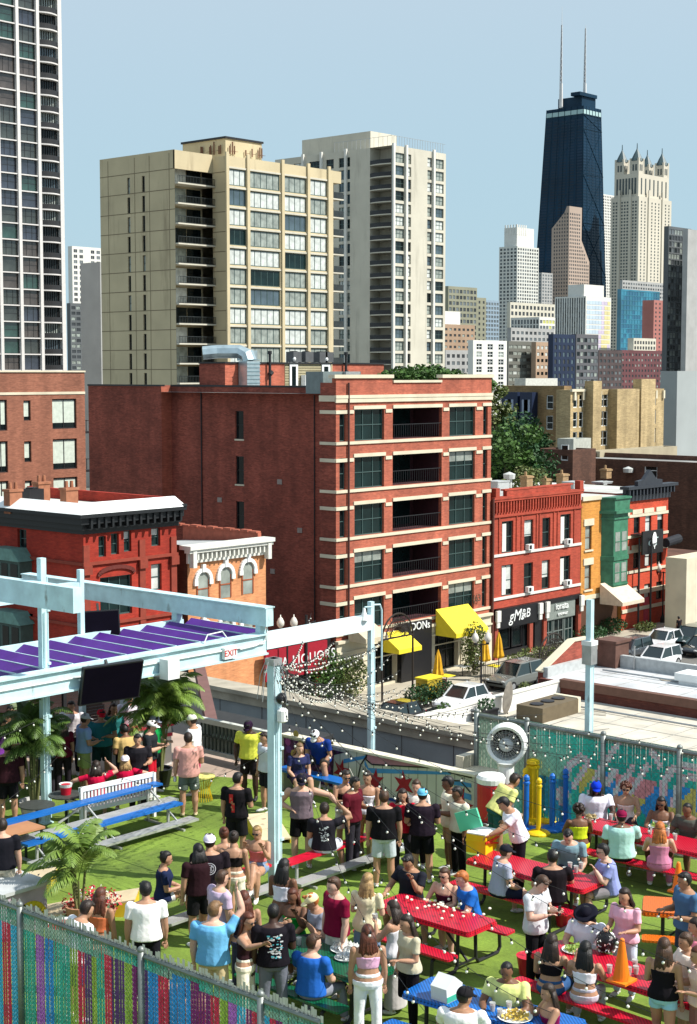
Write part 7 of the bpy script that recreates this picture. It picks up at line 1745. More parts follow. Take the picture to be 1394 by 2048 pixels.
# ---- barrel cooler + table cooler
P=PZd(983,1668); t=thing('drink_barrel','red insulated drink barrel with white lid beside the fan pedestal','barrel',(P.x+.1,P.y+.1,ZD)); q=MB(); q.lathe((0,0,.25),[(.24,0),(.27,.05),(.28,.75),(.27,.78)],20); q.build('body',mat('barrel_red',(.5,.02,.03),.4),t); q=MB(); q.lathe((0,0,1.03),[(.29,0),(.30,.1),(.26,.16),(.05,.18)],20); q.build('lid',WHITE,t); q=MB(); q.box((-.3,-.3,.0),(.3,.3,.249)); q.build('stand',mat('grey_crate',(.2,.2,.2),.7),t)
t=thing('cooler','yellow cooler with open mint lid on the red table','cooler'); P=PZd(963,1700,.75); t.location=tuple(P); t.rotation_euler=(0,0,R_(12))
q=MB(); q.box((-.24,-.19,0),(.24,.19,.34)); q.box((-.25,-.2,.2),(.25,.2,.24)); q.build('tub',mat('cooler_yellow',(.80,.55,.01),.4,var=.04),t); q=MB(); q.box((-.235,-.185,.341),(.235,.185,.36)); q.build('liner',WHITE,t); q=MB(); q.bar((-.24,-.215,.24),(.24,-.215,.1),.03,.03); q.tube([(.27,-.1,.26),(.3,-.1,.1),(.3,.1,.1),(.27,.1,.26)],.012,6); q.bar((-.26,-.2,.22),(.27,-.22,.22),.03,.04); q.build('handle',mat('cooler_red',(.7,.05,.02),.4),t); q=MB(); q.bar((0,.2,.36),(0,.32,.68),.46,.05,Vector((1,0,0))); q.v=[v for v in q.v]; q.build('lid',mat('mint_plastic',(.12,.62,.38),.4,var=.06),t)
# ---- stanchions
def stanchion(label,px,py,m,h=1.05,w=.055):
    P=PZd(px,py); t=thing('stanchion',label,'stanchion',tuple(P),0,None); q=MB(); q.lathe((0,0,.04),[(w,0),(w,h-.18),(w*1.25,h-.17),(w*1.25,h-.13),(w*.8,h-.11),(w*1.2,h-.08),(w*1.1,h-.02),(w*.4,h+.02)],12); q.build('post',m,t,smooth=False); q=MB(); q.lathe((0,0,0),[(.24,0),(.24,.03),(.2,.06),(.06,.09)],20); q.build('base',m,t)
SY=mat('stanchion_yellow',(.82,.55,.01),.4,var=.06); SB=mat('stanchion_blue',(.01,.14,.55),.4,var=.06)
for a in ((1077,1668,'yellow stanchion standing foremost with round base',SY,1.1,.05),(1065,1640,'thick yellow post behind the foremost stanchion',SY,1.25,.12),(1050,1645,'yellow stanchion left of the thick yellow post',SY,1.1,.05),(1098,1642,'yellow stanchion nearest the fence between two blue ones',SY,1.05,.05),(1076,1636,'yellow stanchion directly behind the thick yellow post',SY,1.2,.06),(1052,1661,'blue stanchion left of the foremost yellow one',SB,1.1,.055),(1104,1660,'blue stanchion right of the foremost yellow one',SB,1.12,.055),(1131,1652,'blue stanchion at the right end of the group',SB,1.15,.06)): stanchion(a[2],a[0],a[1],*a[3:])
# ---- cones, wire stool, side tables, buckets
def cone(label,px,py,h,z=0):
    P=PZd(px,py,z); t=thing('traffic_cone',label,'cone',tuple(P)); m_=mat('cone_orange',(.9,.22,.01),.5,var=.08); q=MB(); q.lathe((0,0,.03),[(.14*h/.7,0),(.035,h-.06),(.03,h-.04),(.02,h-.03)],18); q.build('body',m_,t,smooth=False); q=MB(); q.box((-.18*h/.7,-.18*h/.7,0),(.18*h/.7,.18*h/.7,.03)); q.build('base',m_,t)
cone('orange traffic cone standing on the long red table',1243,1962,.62,.75)
cone('orange traffic cone standing on the orange table',1356,1783,.5,.75)
P=PZd(407,1600); t=thing('wire_stool','yellow wire hourglass stool beside the man in white','stool',tuple(P)); q=MB(); n=22
for i in range(n):
    a=2*math.pi*i/n; q.tube([(.2*math.cos(a),.2*math.sin(a),0),(.13*math.cos(a),.13*math.sin(a),.28),(.24*math.cos(a),.24*math.sin(a),.52)],.008,4)
q.build('wire_frame',SY,t); q=MB(); q.lathe((0,0,.52),[(.26,0),(.26,.03)],20); q.build('seat',mat('lemon_seat',(.75,.68,.2),.5),t)
def side_table(label,px,py,r=.36,h=.7):
    P=PZd(px,py); t=thing('side_table',label,'table',tuple(P)); q=MB(); q.lathe((0,0,h),[(r,0),(r,.025)],18); q.build('tabletop',mat('dark_mesh_top',(.05,.055,.05),.5,var=.2,vs=20),t); q=MB(); q.lathe((0,0,0),[(.24,0),(.22,.03),(.03,.05),(.03,h)],10); q.build('leg',DARKM,t); return P+Vector((0,0,h+.025))
TP=side_table('round dark mesh table under the red and white bucket',133,1658); side_table('round dark mesh table beside the pale column',75,1680)
def bucket(label,P,r=.13,h=.22,m=None,liner=True):
    t=thing('bucket',label,'bucket',tuple(P)); q=MB(); q.lathe((0,0,0),[(r*.75,0),(r,h),(r*1.03,h),(r*.98,h-.01)],18); q.build('pail',m or mat('bucket_red',(.5,.01,.03),.4),t); q=MB(); q.lathe((0,0,h*.72),[(r*.93,0),(r*1.06,h*.3),(r*.6,h*.2)],18)
    if liner: q.build('liner',WHITE,t)
bucket('red bucket with white liner on the round mesh table',TP)
P=PZd(128,1915); bucket('large red pail with white rim behind the coloured fence',P,.28,.55)
P=PZd(1121,1868); bucket('red round pail on the turf behind the seated man',PZd(1131,1850),.2,.3,liner=False); bucket('red round pail by the knee of the woman in jeans',PZd(1058,1948),.2,.3,liner=False)
t=thing('serving_table','tan wooden tray table at the left edge','table'); P=PZd(28,1660,.7); t.location=(P.x,P.y,ZD); q=MB(); q.box((-.5,-.3,.68),(.5,.3,.72)); q.build('tabletop',mat('terracotta_wood',(.42,.2,.1),.6,var=.1),t)
for a in (-.45,.45):
    for b in (-.25,.25): q=MB(); q.box((a-.02,b-.02,0),(a+.02,b+.02,.68)); q.build('leg',DARKM,t)
# ---- things on tables
CUP=mat('clear_cup',(.6,.62,.6),.15,alpha=.55,var=0); CUPI=mat('iced_drink',(.62,.45,.42),.3,var=.1)
def cup_mesh():
    q=MB(); q.lathe((0,0,0),[(.03,0),(.043,.12),(.045,.12),(.04,.115)],10); q.mi=1; q.lathe((0,0,.005),[(.028,0),(.038,.08)],10); me=q.mesh('cup'); me.materials.append(CUP); me.materials.append(CUPI); return me
CUPM=cup_mesh()
def cup(px,py,label,group=None,z=.75):
    P=PZd(px,py,z); o=bpy.data.objects.new('plastic_cup',CUPM); C.objects.link(o); o.location=P; tag(o,label,'cup',group)
for px,py in ((1219,1946),(1258,1950),(1270,1935),(1272,1948)): cup(px,py,'clear plastic cup standing near the cone on the long red table','cups on the long red table')
for px,py in ((1140,1738),(1152,1745),(1162,1738),(1130,1748)): cup(px,py,'clear plastic cup among friends at the cooler table','cups on the cooler table')
for px,py in ((985,2022),(1018,2020),(1000,2035),(1045,2012)): cup(px,py,'clear plastic cup on the blue table','cups on the blue table')
for px,py in ((1222,1640),(1236,1646),(1300,1668),(1335,1672),(1350,1680)): cup(px,py,'clear plastic cup on the table by the teal fence','cups on the fence table')
for px,py in ((598,1890),(672,1900),(660,1885)): cup(px,py,'clear plastic cup on the green table','cups on the green table')
for px,py in ((350,1800),(362,1796),(368,1802)): cup(px,py,'clear plastic cup on the red bleacher plank','cups on the left red bleacher',.47)
def tray(label,px,py,z,r,col,food=True):
    P=PZd(px,py,z); t=thing('food_tray',label,'tray',tuple(P)); q=MB(); q.lathe((0,0,0),[(r*.8,0),(r,.03),(r*.97,.032),(r*.78,.008)],18); q.build('dish',WHITE,t)
    if food: leaf_clump(t,(0,0,.05),(r*.8,r*.8,.035),110,col,.035,'food')
tray('round tray of nachos on the blue table',1030,2036,.75,.24,mat('nacho_yellow',(.7,.5,.1),.6,var=.3,vs=8)); tray('round tray with greens in front of the man in white shirt',1150,1902,.75,.2,mat('salad_green',(.3,.42,.08),.6,var=.3,vs=8)); tray('round tray of salad on the fence table',1318,1655,.75,.2,MATS['salad_green']); tray('white dish on the green table nearest the maroon shirt',692,1900,.75,.24,WHITE); tray('white dish on the green table beside the seated man',690,1918,.75,.16,WHITE); tray('straw hat shaped dish on the fence table corner',1183,1638,.75,.14,mat('straw',(.5,.4,.2),.7))
leafW=mat('white_blossom',(.8,.78,.62),.6)
P=PZd(885,1815,.76); t=thing('flower_garland','loose white blossoms strewn across the front red table','flowers',tuple(P))
for i in range(34):
    q=MB(); a=rnd.uniform(-1,1); q.ell((rnd.gauss(0,.22),rnd.gauss(0,.42)*.9,.02+rnd.random()*.03),(.028,.028,.02),None,7,5); q.build('blossom',leafW,t)
t=thing('white_bag','white paper carrier with green stripe on the blue table','bag',tuple(PZd(893,1996,.75))); q=MB(); q.prism([(-.16,0),(.16,0),(.18,.2),(0,.34),(-.18,.2)],1,-.14,.14); q.build('carrier',WHITE,t); q=MB(); q.box((-.17,-.146,.01),(.17,-.141,.09)); q.build('stripe',mat('green_stripe',(.05,.4,.25),.5),t)
# ---- crossed disc ball / pom decorations hanging on bag (flower bag)
# ---- string lights
BULB=mat('frosted_bulb',(.85,.83,.74),.3,emit=.0,var=0); WIREM=mat('black_cord',(.015,.015,.015),.6)
def bulb_mesh():
    q=MB(); q.ell((0,0,-.055),(.019,.019,.022),None,6,5); q.mi=1; q.tube([(0,0,-.03),(0,0,0)],.013,5); me=q.mesh('bulb'); me.materials.append(BULB); me.materials.append(WIREM); me.polygons.foreach_set('use_smooth',[True]*len(me.polygons)); return me
BM=bulb_mesh()
def string_light(label,a,b,sag,step=.42,group=None):
    a=Vector(a); b=Vector(b); L=(b-a).length; t=thing('string_light',label,'string lights',tuple(a),0,group); N=max(6,int(L/.5)); f=lambda s:(b-a)*s+Vector((0,0,-4*sag*s*(1-s)))
    q=MB(); q.tube([f(i/N) for i in range(N+1)],.004,4); q.build('cord',WIREM,t); n=int(L/step)
    for i in range(1,n): place('bulb',BM,t,tuple(f((i+rnd.uniform(-.2,.2))/n)),(rnd.uniform(-.4,.4),rnd.uniform(-.4,.4),0))
G='strings of festoon bulbs fanning from the thick column'
far=[(X11,pY,ZD+3.6)]
tops=[TOP5+Vector((0,0,-.08-.04*(i%4))) for i in range(40)]
tg=[]
for i in range(9): tg.append(((XT,yh-1.1*i,ZD+2.2),.55+.1*(i%3)))           # to the teal fence
for i in range(7): tg.append(((29.8,29.5-1.5*i,ZD+1.4),.35+.1*(i%3)))      # behind the mural
for i in range(4): tg.append(((X7+.2,YB-.2-.3*i,ZD+2.6-.35*i),.4+.15*(i%2)))
for i,(px,py,h) in enumerate(((1460,1800,2.6),(1480,1900,2.4),(1470,1990,2.4),(1430,2120,2.3),(1300,2200,2.3),(1100,2200,2.3),(850,2200,2.3))): P=PZd(px,py,h-1); tg.append(((P.x,P.y,ZD+h),.75+.2*(i%3)))
ORD=['leftmost','second','third','fourth','fifth','sixth','seventh','eighth','last']
SL=['festoon string meeting the teal fence rail, %s counted from the fan'%ORD[i] for i in range(9)]+['festoon string over the star mural, %s counted from the railing side'%ORD[i] for i in range(7)]+['festoon string to the slim column, %s from its top'%ORD[i] for i in range(4)]+['festoon string over the front tables, %s from the fence side'%ORD[i] for i in range(7)]
for i,(q,s) in enumerate(tg):
    string_light(SL[i],tops[i],q,s,.46,['bulb strings to the teal fence','bulb strings over the star mural','bulb strings to the slim column','bulb strings over the front tables'][0 if i<9 else 1 if i<16 else 2 if i<20 else 3])
string_light('festoon string drooping along the left of the deck past the palm',(XC,YB+.1,ZD+2.3),(9,24,ZD+2.6),.5); string_light('festoon string looping in front of the crimson shirts',(XC,YB,ZD+1.9),tuple(TOP5+Vector((0,0,-1.6))),.9,.4); string_light('low festoon string crossing from the pale column to the left palm',(XC,YB-.2,ZD+1.5),(12,21,ZD+1.7),.35,.4)
# dense bundle at column top towards the street
DB=['loosest festoon bundle between column top and slim column','second festoon bundle sagging below the loosest one','festoon bundle ending halfway up the slim column','festoon bundle ending near the long beam','short festoon bundle closest to the crimson sign','topmost festoon bundle just below the long beam']
for k in range(6): string_light(DB[k],TOP5+Vector((0,0,-.02-.03*k)),(X7-.1+rnd.uniform(-1.2,1.2),YB+rnd.uniform(-.8,3),ZD+1.5+.30*k),rnd.uniform(.05,.5),.36)
for k in range(3): string_light(['upper festoon bundle between column top and pergola end','middle festoon bundle between column top and pergola end','lower festoon bundle between column top and pergola end'][k],TOP5+Vector((0,0,-.02-.02*k)),(X5+.2*k,YB-.1,ZD+2.4+.15*k),.05+.1*k,.36)
# ================= PEOPLE
def V(*a): return Vector(a)
SK = {'light':(.56,.33,.23),'tan':(.44,.24,.15),'fair':(.62,.38,.28),'olive':(.36,.19,.11),'brown':(.17,.08,.045),'dark':(.055,.026,.018)}
HC = {'black':(.008,.007,.007),'dark':(.022,.012,.008),'brown':(.06,.028,.014),'auburn':(.09,.025,.012),'blond':(.35,.22,.09),'ginger':(.42,.13,.03),'sandy':(.18,.10,.045)}
def skinm(k): return mat('skin_'+k, SK[k], .5, var=.08, vs=6, spec=.35)
def hairm(k):
    return mat('hair_'+k, HC[k], .5, var=.45, vs=18, bump=.006, bs=70, spec=.4)
def clothm(c):
    k = 'cloth_%02x%02x%02x'%tuple(int(max(0,min(255,x))) for x in c); return mat(k, srgb(*c), .85, var=.10, vs=4, bump=.02, bs=5, spec=.15)
WS = mat('shoe_white',(.7,.7,.68),.5,var=.1); BS = mat('shoe_black',(.02,.02,.022),.5)
ARMS = {'down':((.14,.04,-1),(.02,.22,-1)),'hold':((.16,.12,-1),(-.35,1,.12)),'phone':((.18,.25,-1),(-.55,.85,.25)),'cross':((.22,.22,-1),(-.95,.55,.12)),
 'head':((.95,.35,.35),(-.75,.05,.75)),'table':((.25,.55,-.8),(-.35,.92,-.2)),'reach':((.12,.95,-.35),(-.05,1,-.1)),'hip':((.62,-.2,-.8),(-.75,.45,-.3)),
 'drink':((.22,.55,-.75),(-.35,.35,.95)),'lap':((.16,.28,-.95),(-.3,.9,-.28)),'up':((.45,.5,.75),(-.3,.2,1)),'side':((1,.1,-.25),(.6,.35,-.55)),'back':((.2,-.35,-.9),(-.5,-.2,-.8)),'lean':((.35,-.3,-.9),(.1,-.1,-1)),
 'pocket':((.28,-.05,-1),(-.12,.28,-1)),'shoulder':((.75,.65,-.1),(.1,.9,.35))}
_hd = {}
def head_parts(fem):
    """face, hair and hat shapes in the frame of the head (origin at its centre, +Y the face)"""
    return None
def add_head(mb, M, Hc, fem):
    def E(c, r, n=12, m=10): mb.ell(Hc+M@V(*c), r, M, n, m)
    E((0,0,.012),(.080,.098,.112),14,12); E((0,.024,-.052),(.058,.066,.066)); E((0,.052,-.088),(.030,.030,.027))
    mb.tube([Hc+M@V(0,.084,.012), Hc+M@V(0,.106,-.022), Hc+M@V(0,.094,-.036)],[.010,.017,.012],6)
    for s in (-1,1): E((s*.078,-.006,-.008),(.010,.020,.030),8,6)
    E((0,.088,-.055),(.026,.012,.008),8,6)
def remeshed(name, mb, vox, mt, parent, extra=None, smooth=2):
    me = mb.mesh(name); o = bpy.data.objects.new(name, me); C.objects.link(o)
    md = o.modifiers.new('r','REMESH'); md.mode='VOXEL'; md.voxel_size=vox; md.use_smooth_shade=True
    if smooth: ms = o.modifiers.new('s','SMOOTH'); ms.factor=.5; ms.iterations=smooth
    dg = bpy.context.evaluated_depsgraph_get(); m2 = bpy.data.meshes.new_from_object(o.evaluated_get(dg), depsgraph=dg)
    bpy.data.objects.remove(o); bpy.data.meshes.remove(me)
    if extra:
        b = bmesh.new(); b.from_mesh(m2); em = extra.mesh('e'); b.from_mesh(em); b.to_mesh(m2); b.free(); bpy.data.meshes.remove(em)
    m2.name = name; m2.materials.clear(); m2.materials.append(mt); m2.polygons.foreach_set('use_smooth',[True]*len(m2.polygons))
    o = bpy.data.objects.new(name, m2); C.objects.link(o); o.parent = parent; return o
def person(label, px, py, face, H=1.75, fem=False, sit=False, lean=0, side=0, arms=('down','down'), legs=None, hy=0, hp=10, skin='light', hair='short', hc='dark',
           hat=None, top='tee', tc=(255,255,255), bot='shorts', bc=(40,40,45), shoe='w', glasses=False, seat=.45, prt=None, z=None, hold=None, ground=None, wide=1.09, twist=0, mt_top=None):
    """px,py: image position of the top of the head; face: 0 looks at the camera, 90 to the right, 180 away, 270 left"""
    wide *= 1.10; s = H/1.75; up = V(0,math.sin(R_(lean)),math.cos(R_(lean))); up = (up+V(math.sin(R_(side)),0,0)).normalized()
    xr = V(1,0,0); xr = (xr-up*xr.dot(up)).normalized(); yf = up.cross(xr)   # local right / forward of the torso
    if twist: Rt = Matrix.Rotation(R_(twist),3,up); xr = Rt@xr; yf = Rt@yf
    TM = Matrix((xr,yf,up)).transposed()
    Pv = V(0,0,(seat/s+.10) if sit else .93)
    T = lambda t,x=0,y=0: Pv+up*t+xr*x+yf*y
    sh = .165 if fem else .188; sh *= wide
    if fem: sec=[(-.11,.13,.10,0),(-.05,.172,.118,0),(.02,.172,.118,0),(.11,.138,.098,0),(.18,.120,.09,0),(.27,.138,.10,.01),(.34,.15,.118,.02),(.41,.152,.10,.005),(.465,.125,.075,0),(.50,.06,.055,0)]
    else: sec=[(-.11,.13,.10,0),(-.05,.162,.112,0),(.03,.160,.112,0),(.12,.152,.108,0),(.20,.152,.108,0),(.30,.168,.118,.005),(.38,.180,.122,.01),(.44,.172,.108,0),(.485,.13,.082,0),(.52,.068,.062,0)]
    def torso(mb, a, b, inf, flare=0):
        pts=[];rad=[]
        ss=[q for q in sec if a<=q[0]<=b]
        for (t,rx,ry,oy) in ss:
            k = inf+flare*max(0,(.25-t)/.36)
            pts.append(T(t,0,oy)); rad.append((rx*wide+k,ry*wide+k))
        mb.tube(pts,rad,14,xa=xr)
    Hh = T(.537,0,.015); HM = Matrix.Rotation(R_(hy),3,'Z') @ Matrix.Rotation(-R_(hp),3,'X')
    if lean < 45: HB = HM
    else: HB = TM@HM
    Hc = Hh + HB@V(0,.02,.115)
    body = MB(); torso(body,-.2,.6,0)
    body.tube([T(.46),T(.53,0,.005),Hh+(Hc-Hh)*.35],[.068,.060,.060],10)
    add_head(body,HB,Hc,fem)
    # arms
    A=[]; fing = MB(); ar = 1.0 if fem else 1.2
    for si,k in ((-1,arms[0]),(1,arms[1])):
        if isinstance(k,str): u,f = ARMS[k]
        else: u,f = k
        u = (TM@V(u[0]*si,u[1],u[2])).normalized(); f = (TM@V(f[0]*si,f[1],f[2])).normalized()
        S = T(.435,si*sh); Eb = S+u*.285; Wr = Eb+f*.25
        A.append((S,Eb,Wr,u,f))
        body.ell(tuple(S),(.058*ar,)*3,None,10,8)
        body.tube([S,S+u*.12,Eb,Eb+f*.06,Eb+f*.13,Wr],[.058*ar,.053*ar,.043*ar,.046*ar,.041*ar,.028*ar],10)
        # hand
        n = u.cross(f); n = n.normalized() if n.length>.1 else xr
        pl = f.cross(n).normalized()      # palm normal
        HMx = Matrix((n,pl,f)).transposed()
        body.ell(tuple(Wr+f*.045),(.040,.017,.052),HMx,10,8)
        for j in range(4):
            b0 = Wr+f*.085+n*(-.030+.020*j); L=(.062,.072,.068,.052)[j]*.95
            c1 = b0+(f+pl*.25).normalized()*L*.55; c2 = c1+(f+pl*1.0).normalized()*L*.5
            fing.tube([b0-f*.015,c1,c2],[.0092,.0085,.0065],6)
        th0 = Wr+f*.03-n*.033; fing.tube([th0,th0-n*.028+f*.02,th0-n*.034+f*.055+pl*.012],[.011,.010,.008],6)
    # legs
    if legs is None: legs = 'sit' if sit else 'stand'
    LG={'stand':(((.07,.02,-1),(.02,-.03,-1)),)*2,'step':(((.05,.25,-1),(.02,-.05,-1)),((.05,-.12,-1),(.02,-.3,-1))),'sit':(((.18,1,-.06),(.02,-.05,-1)),)*2,'cross':(((.10,1,.02),(-.0,.1,-1)),((-.35,1,.28),(-.1,.6,-.8))),
        'bent':(((.06,.02,-1),(.02,-.02,-1)),((.08,.1,-1),(.02,-1,-.15))),'wide':(((.35,.9,-.06),(.15,.0,-1)),)*2,'straddle':(((.75,.6,-.15),(.1,.1,-1)),)*2,'perch':(((.15,.75,-.6),(.02,-.05,-1)),)*2,'tuck':(((.18,1,-.06),(.02,-.6,-.8)),)*2}
    lg = LG[legs]; leg=[]
    for si,(u,f) in ((-1,lg[0]),(1,lg[1])):
        u=V(u[0]*si,u[1],u[2]).normalized(); f=V(f[0]*si,f[1],f[2]).normalized()
        Hp = Pv+V(si*.092,0,-.02); K = Hp+u*.43; An = K+f*.42
        leg.append((Hp,K,An,u,f,si))
        body.tube([Hp,Hp+u*.1,Hp+u*.25,K,K+f*.1,K+f*.18,K+f*.32,An],[.104,.102,.088,.067,.066,.070,.050,.039],10)
        fd = V(si*.15,1,-.12).normalized() if abs(f.z)>.5 else V(0,.2,-1).normalized()
        A3 = An+fd*.0
        body.tube([An-fd*.045+V(0,0,-.03),An+fd*.05+V(0,0,-.035),An+fd*.16+V(0,0,-.055)],[(.034,.034),(.040,.03),(.034,.018)],8)
    t = thing('person',label,'person')
    def scl(mb): mb.v=[(x*s,y*s,zz*s) for x,y,zz in mb.v]; return mb
    remeshed('body',scl(body),.0135*s,skinm(skin),t,extra=scl(fing),smooth=2)
    # clothes
    tm = mt_top or clothm(tc)
    if top:
        c = MB(); lo={'tee':-.09,'shirt':-.11,'polo':-.09,'tank':-.09,'crop':.16,'cami':.10,'dress':-.11,'long':-.09,'over':-.16,'halter':.02}[top]
        fl = .034 if top in ('tee','shirt','polo','over') and not fem else .02
        if top in ('tank','crop','cami','halter','dress'):
            torso(c,lo,.36,.010,.012 if top!='crop' else 0)
            for si in (-1,1): c.tube([T(.34,si*.075,.10),T(.45,si*.085,.05),T(.475,si*.085,0),T(.45,si*.085,-.06),T(.34,si*.07,-.10)],[(.024,.008)]*5 if top in ('crop','tank') else [(.010,.007)]*5,6)
            if top=='tank' and not fem: torso(c,.30,.47,.008)
        else:
            torso(c,lo,.49,.017,fl)
            fr = {'long':1.0}.get(top,.62)
            for (S,Eb,Wr,u,f) in A:
                c.ell(tuple(S),(.068*ar,)*3,None,10,8)
                if top=='long': c.tube([S,Eb,Wr-f*.02],[.064*ar,.05*ar,.036*ar],10)
                else: c.tube([S,S+u*.09,S+u*.285*fr],[.064*ar,.060*ar,.064*ar],10)
        remeshed('shirt' if top not in('dress',) else 'dress',scl(c),.0135*s,tm,t,smooth=2)
    bm_ = clothm(bc)
    if bot and bot!='none':
        c = MB(); torso(c,-.12,.06,.011)
        c.tube([T(.06),T(.115)],[(.150*wide,.112*wide),(.146*wide,.108*wide)],14,xa=xr) if bot!='skirt' else None
        if bot in ('skirt','longskirt'):
            e = .45 if bot=='skirt' else .85
            if sit:
                for (Hp,K,An,u,f,si) in leg: c.tube([Hp,K],[.10,.085],12)
            else: c.tube([T(.10),T(-.05),Pv+V(0,0,-e*.6),Pv+V(0,0,-e)],[(.15,.11),(.185,.135),(.20,.155),(.22,.17)],16)
        for (Hp,K,An,u,f,si) in leg:
            if bot=='shorts': c.tube([Hp,Hp+u*.12,Hp+u*.37],[.107,.110,.106],12)
            elif bot=='mini': c.tube([Hp,Hp+u*.17],[.106,.110],12)
            elif bot=='wideleg': c.tube([Hp,Hp+u*.2,K,K+f*.2,An+f*.03],[.108,.104,.094,.095,.108],12)
            elif bot in('trousers','jeans'): c.tube([Hp,Hp+u*.2,K,K+f*.2,An],[.108,.098,.078,.075,.060],12)
            elif bot=='leggings': c.tube([Hp,Hp+u*.2,K,K+f*.2,An],[.106,.092,.070,.066,.050],12)
        remeshed({'shorts':'shorts','mini':'shorts','skirt':'skirt','longskirt':'skirt'}.get(bot,'trousers'),scl(c),.0135*s,bm_,t,smooth=2)
    for (Hp,K,An,u,f,si) in leg:
        fd = V(si*.15,1,-.12).normalized() if abs(f.z)>.5 else V(0,.2,-1).normalized()
        c=MB(); c.ell(tuple(An+fd*.055+V(0,0,-.045)),(.046,.135,.036),fd.to_track_quat('Y','Z').to_matrix(),12,8); c.tube([An+V(0,0,-.05),An+V(0,0,-.0)],[.044,.043],10)
        scl(c).build('shoe',WS if shoe=='w' else BS if shoe=='b' else skinm('tan') if shoe=='n' else clothm(shoe),t,smooth=True)
    # face
    g = MB()
    for si in (-1,1): g.ell(Hc+HB@V(si*.033,.089,.014),(.013,.008,.007),HB,8,6)
    scl(g).build('eyes',BLACK,t,smooth=True)
    g = MB(); g.ell(Hc+HB@V(0,.101,-.057),(.022,.005,.0055),HB,8,4); scl(g).build('mouth',mat('lips',(.30,.07,.06),.5),t,smooth=True)
    if glasses:
        g=MB()
        for si in (-1,1): g.ell(Hc+HB@V(si*.035,.098,.014),(.028,.010,.021),HB,10,6); g.tube([Hc+HB@V(si*.058,.088,.018),Hc+HB@V(si*.078,.0,.018)],.004,4)
        g.tube([Hc+HB@V(-.02,.1,.018),Hc+HB@V(.02,.1,.018)],.004,4); scl(g).build('sunglasses',BLACK,t,smooth=True)
    # hair
    rs = random.Random(int(px*3+py)); hm = hairm(hc)
    def cap(r=(.088,.105,.110),o=(0,-.016,.028),n=18,m=12,amp=.006,cut=True):
        h = MB()
        def fn(q):
            q = q*(1+rs.uniform(-amp,amp)*8/ .8*.1) if q.length>0 else q
            if cut and q.y>.02 and q.z<.045: q = V(q.x*.80,q.y*.60,q.z*.5+.02)
            return q
        h.ell(Hc+HB@V(*o),r,HB,n,m,fn); return h
    h = None
    if hair in ('short','buzz','long','bun','pony','bob','braids'):
        h = cap((.086,.102,.106) if hair=='buzz' else (.093,.110,.116))
        if hair=='short':
            for i in range(9): h.ell(Hc+HB@V(rs.uniform(-.05,.05),rs.uniform(-.05,.075),.105+rs.uniform(-.02,.012)),(.032,.034,.022),HB,8,6)
    if hair in ('long','bob'):
        L = .34 if hair=='long' else .16
        bk = HB@V(0,-1,0); dn = (V(0,0,-1)+(-up)*.6).normalized()
        for i in range(15):
            a = math.pi*(i/14)-math.pi/2; sx = math.sin(a)*.075; sy=-.045-.045*math.cos(a)
            p0 = Hc+HB@V(sx,sy,.03); p1 = Hc+HB@V(sx*1.15,sy*1.1,-.07); LL=L*rs.uniform(.85,1.1)
            p2 = p1+dn*LL*.5+bk*.035+xr*sx*.3+V(rs.uniform(-.012,.012),rs.uniform(-.01,.01),0); p3 = p1+dn*LL+bk*.02+xr*sx*.35+V(rs.uniform(-.02,.02),rs.uniform(-.015,.015),0)
            h.tube([p0,p1,p2,p3],[.026,.030,.030,.012],7)
    if hair=='bun': h.ell(Hc+HB@V(0,-.085,.085),(.045,)*3,None,10,8)
    if hair=='pony': h.tube([Hc+HB@V(0,-.09,.06),Hc+HB@V(0,-.15,.0),Hc+HB@V(0,-.15,-.12),Hc+HB@V(0,-.13,-.24)],[.025,.035,.033,.01],8)
    if hair=='braids':
        for i in range(12):
            sx=(-1 if i%2 else 1)*(.06+.003*i); sy=.05-.012*i; p0=Hc+HB@V(sx,sy,.04); h.tube([p0,p0+HB@V(.02*(1 if sx>0 else -1),.02,-.12),p0+HB@V(.02*(1 if sx>0 else -1),.03,-.3)],[.014,.013,.008],6)
    if hair=='afro':
        h=MB()
        for i in range(70):
            d=V(rs.gauss(0,1),rs.gauss(0,1),rs.gauss(0,1)).normalized()
            if d.y>.35 and d.z<.35: continue
            h.ell(Hc+HB@V(d.x*.095,-.02+d.y*.095,.04+d.z*.085),(.036,)*3,None,7,5)
    if h:
        scl(h).build('hair',hm,t,smooth=True)
    if hat:
        kind,hcx = hat[0],hat[1]; c=MB(); sg = -1 if kind=='capback' else 1
        def fn(q): return V(q.x,q.y,max(q.z,-.01))
        if kind in('cap','capback'):
            c.ell(Hc+HB@V(0,-.012,.035),(.100,.116,.108),HB,18,10,fn); pts=[V(math.sin(a)*.082,sg*(.06+math.cos(a)*.115),.032-.012*math.cos(a)) for a in [(-1.25+.25*i) for i in range(11)]]
            k=len(c.v); 
            for q in pts: c.v.append(tuple(Hc+HB@q))
            for q in pts: c.v.append(tuple(Hc+HB@(q+V(0,0,-.012))))
            n=len(pts); c.face(tuple(k+i for i in range(n))); c.face(tuple(k+n+i for i in reversed(range(n))))
            for i in range(n-1): c.face((k+i,k+n+i,k+n+i+1,k+i+1))
        else:
            c.ell(Hc+HB@V(0,-.005,.05),(.095,.110,.095),HB,18,10,fn); c.ell(Hc+HB@V(0,-.005,.042),(.19,.21,.012),HB,22,6)
        scl(c).build('hat' if kind=='sun' else 'cap',clothm(hcx),t,smooth=True)
    # placing: the head top lands on the photo's sight line at its true height
    top_p = (Hc+HB@V(0,0,.12))*s; g0 = ZD if ground is None else ground
    if sit and z is not None: g0 = z
    off=0
    if not sit:
        lowest = min(l[2].z for l in leg)*s-.08*s; off = -lowest
    P = PZ(px,py,g0+off+top_p.z)
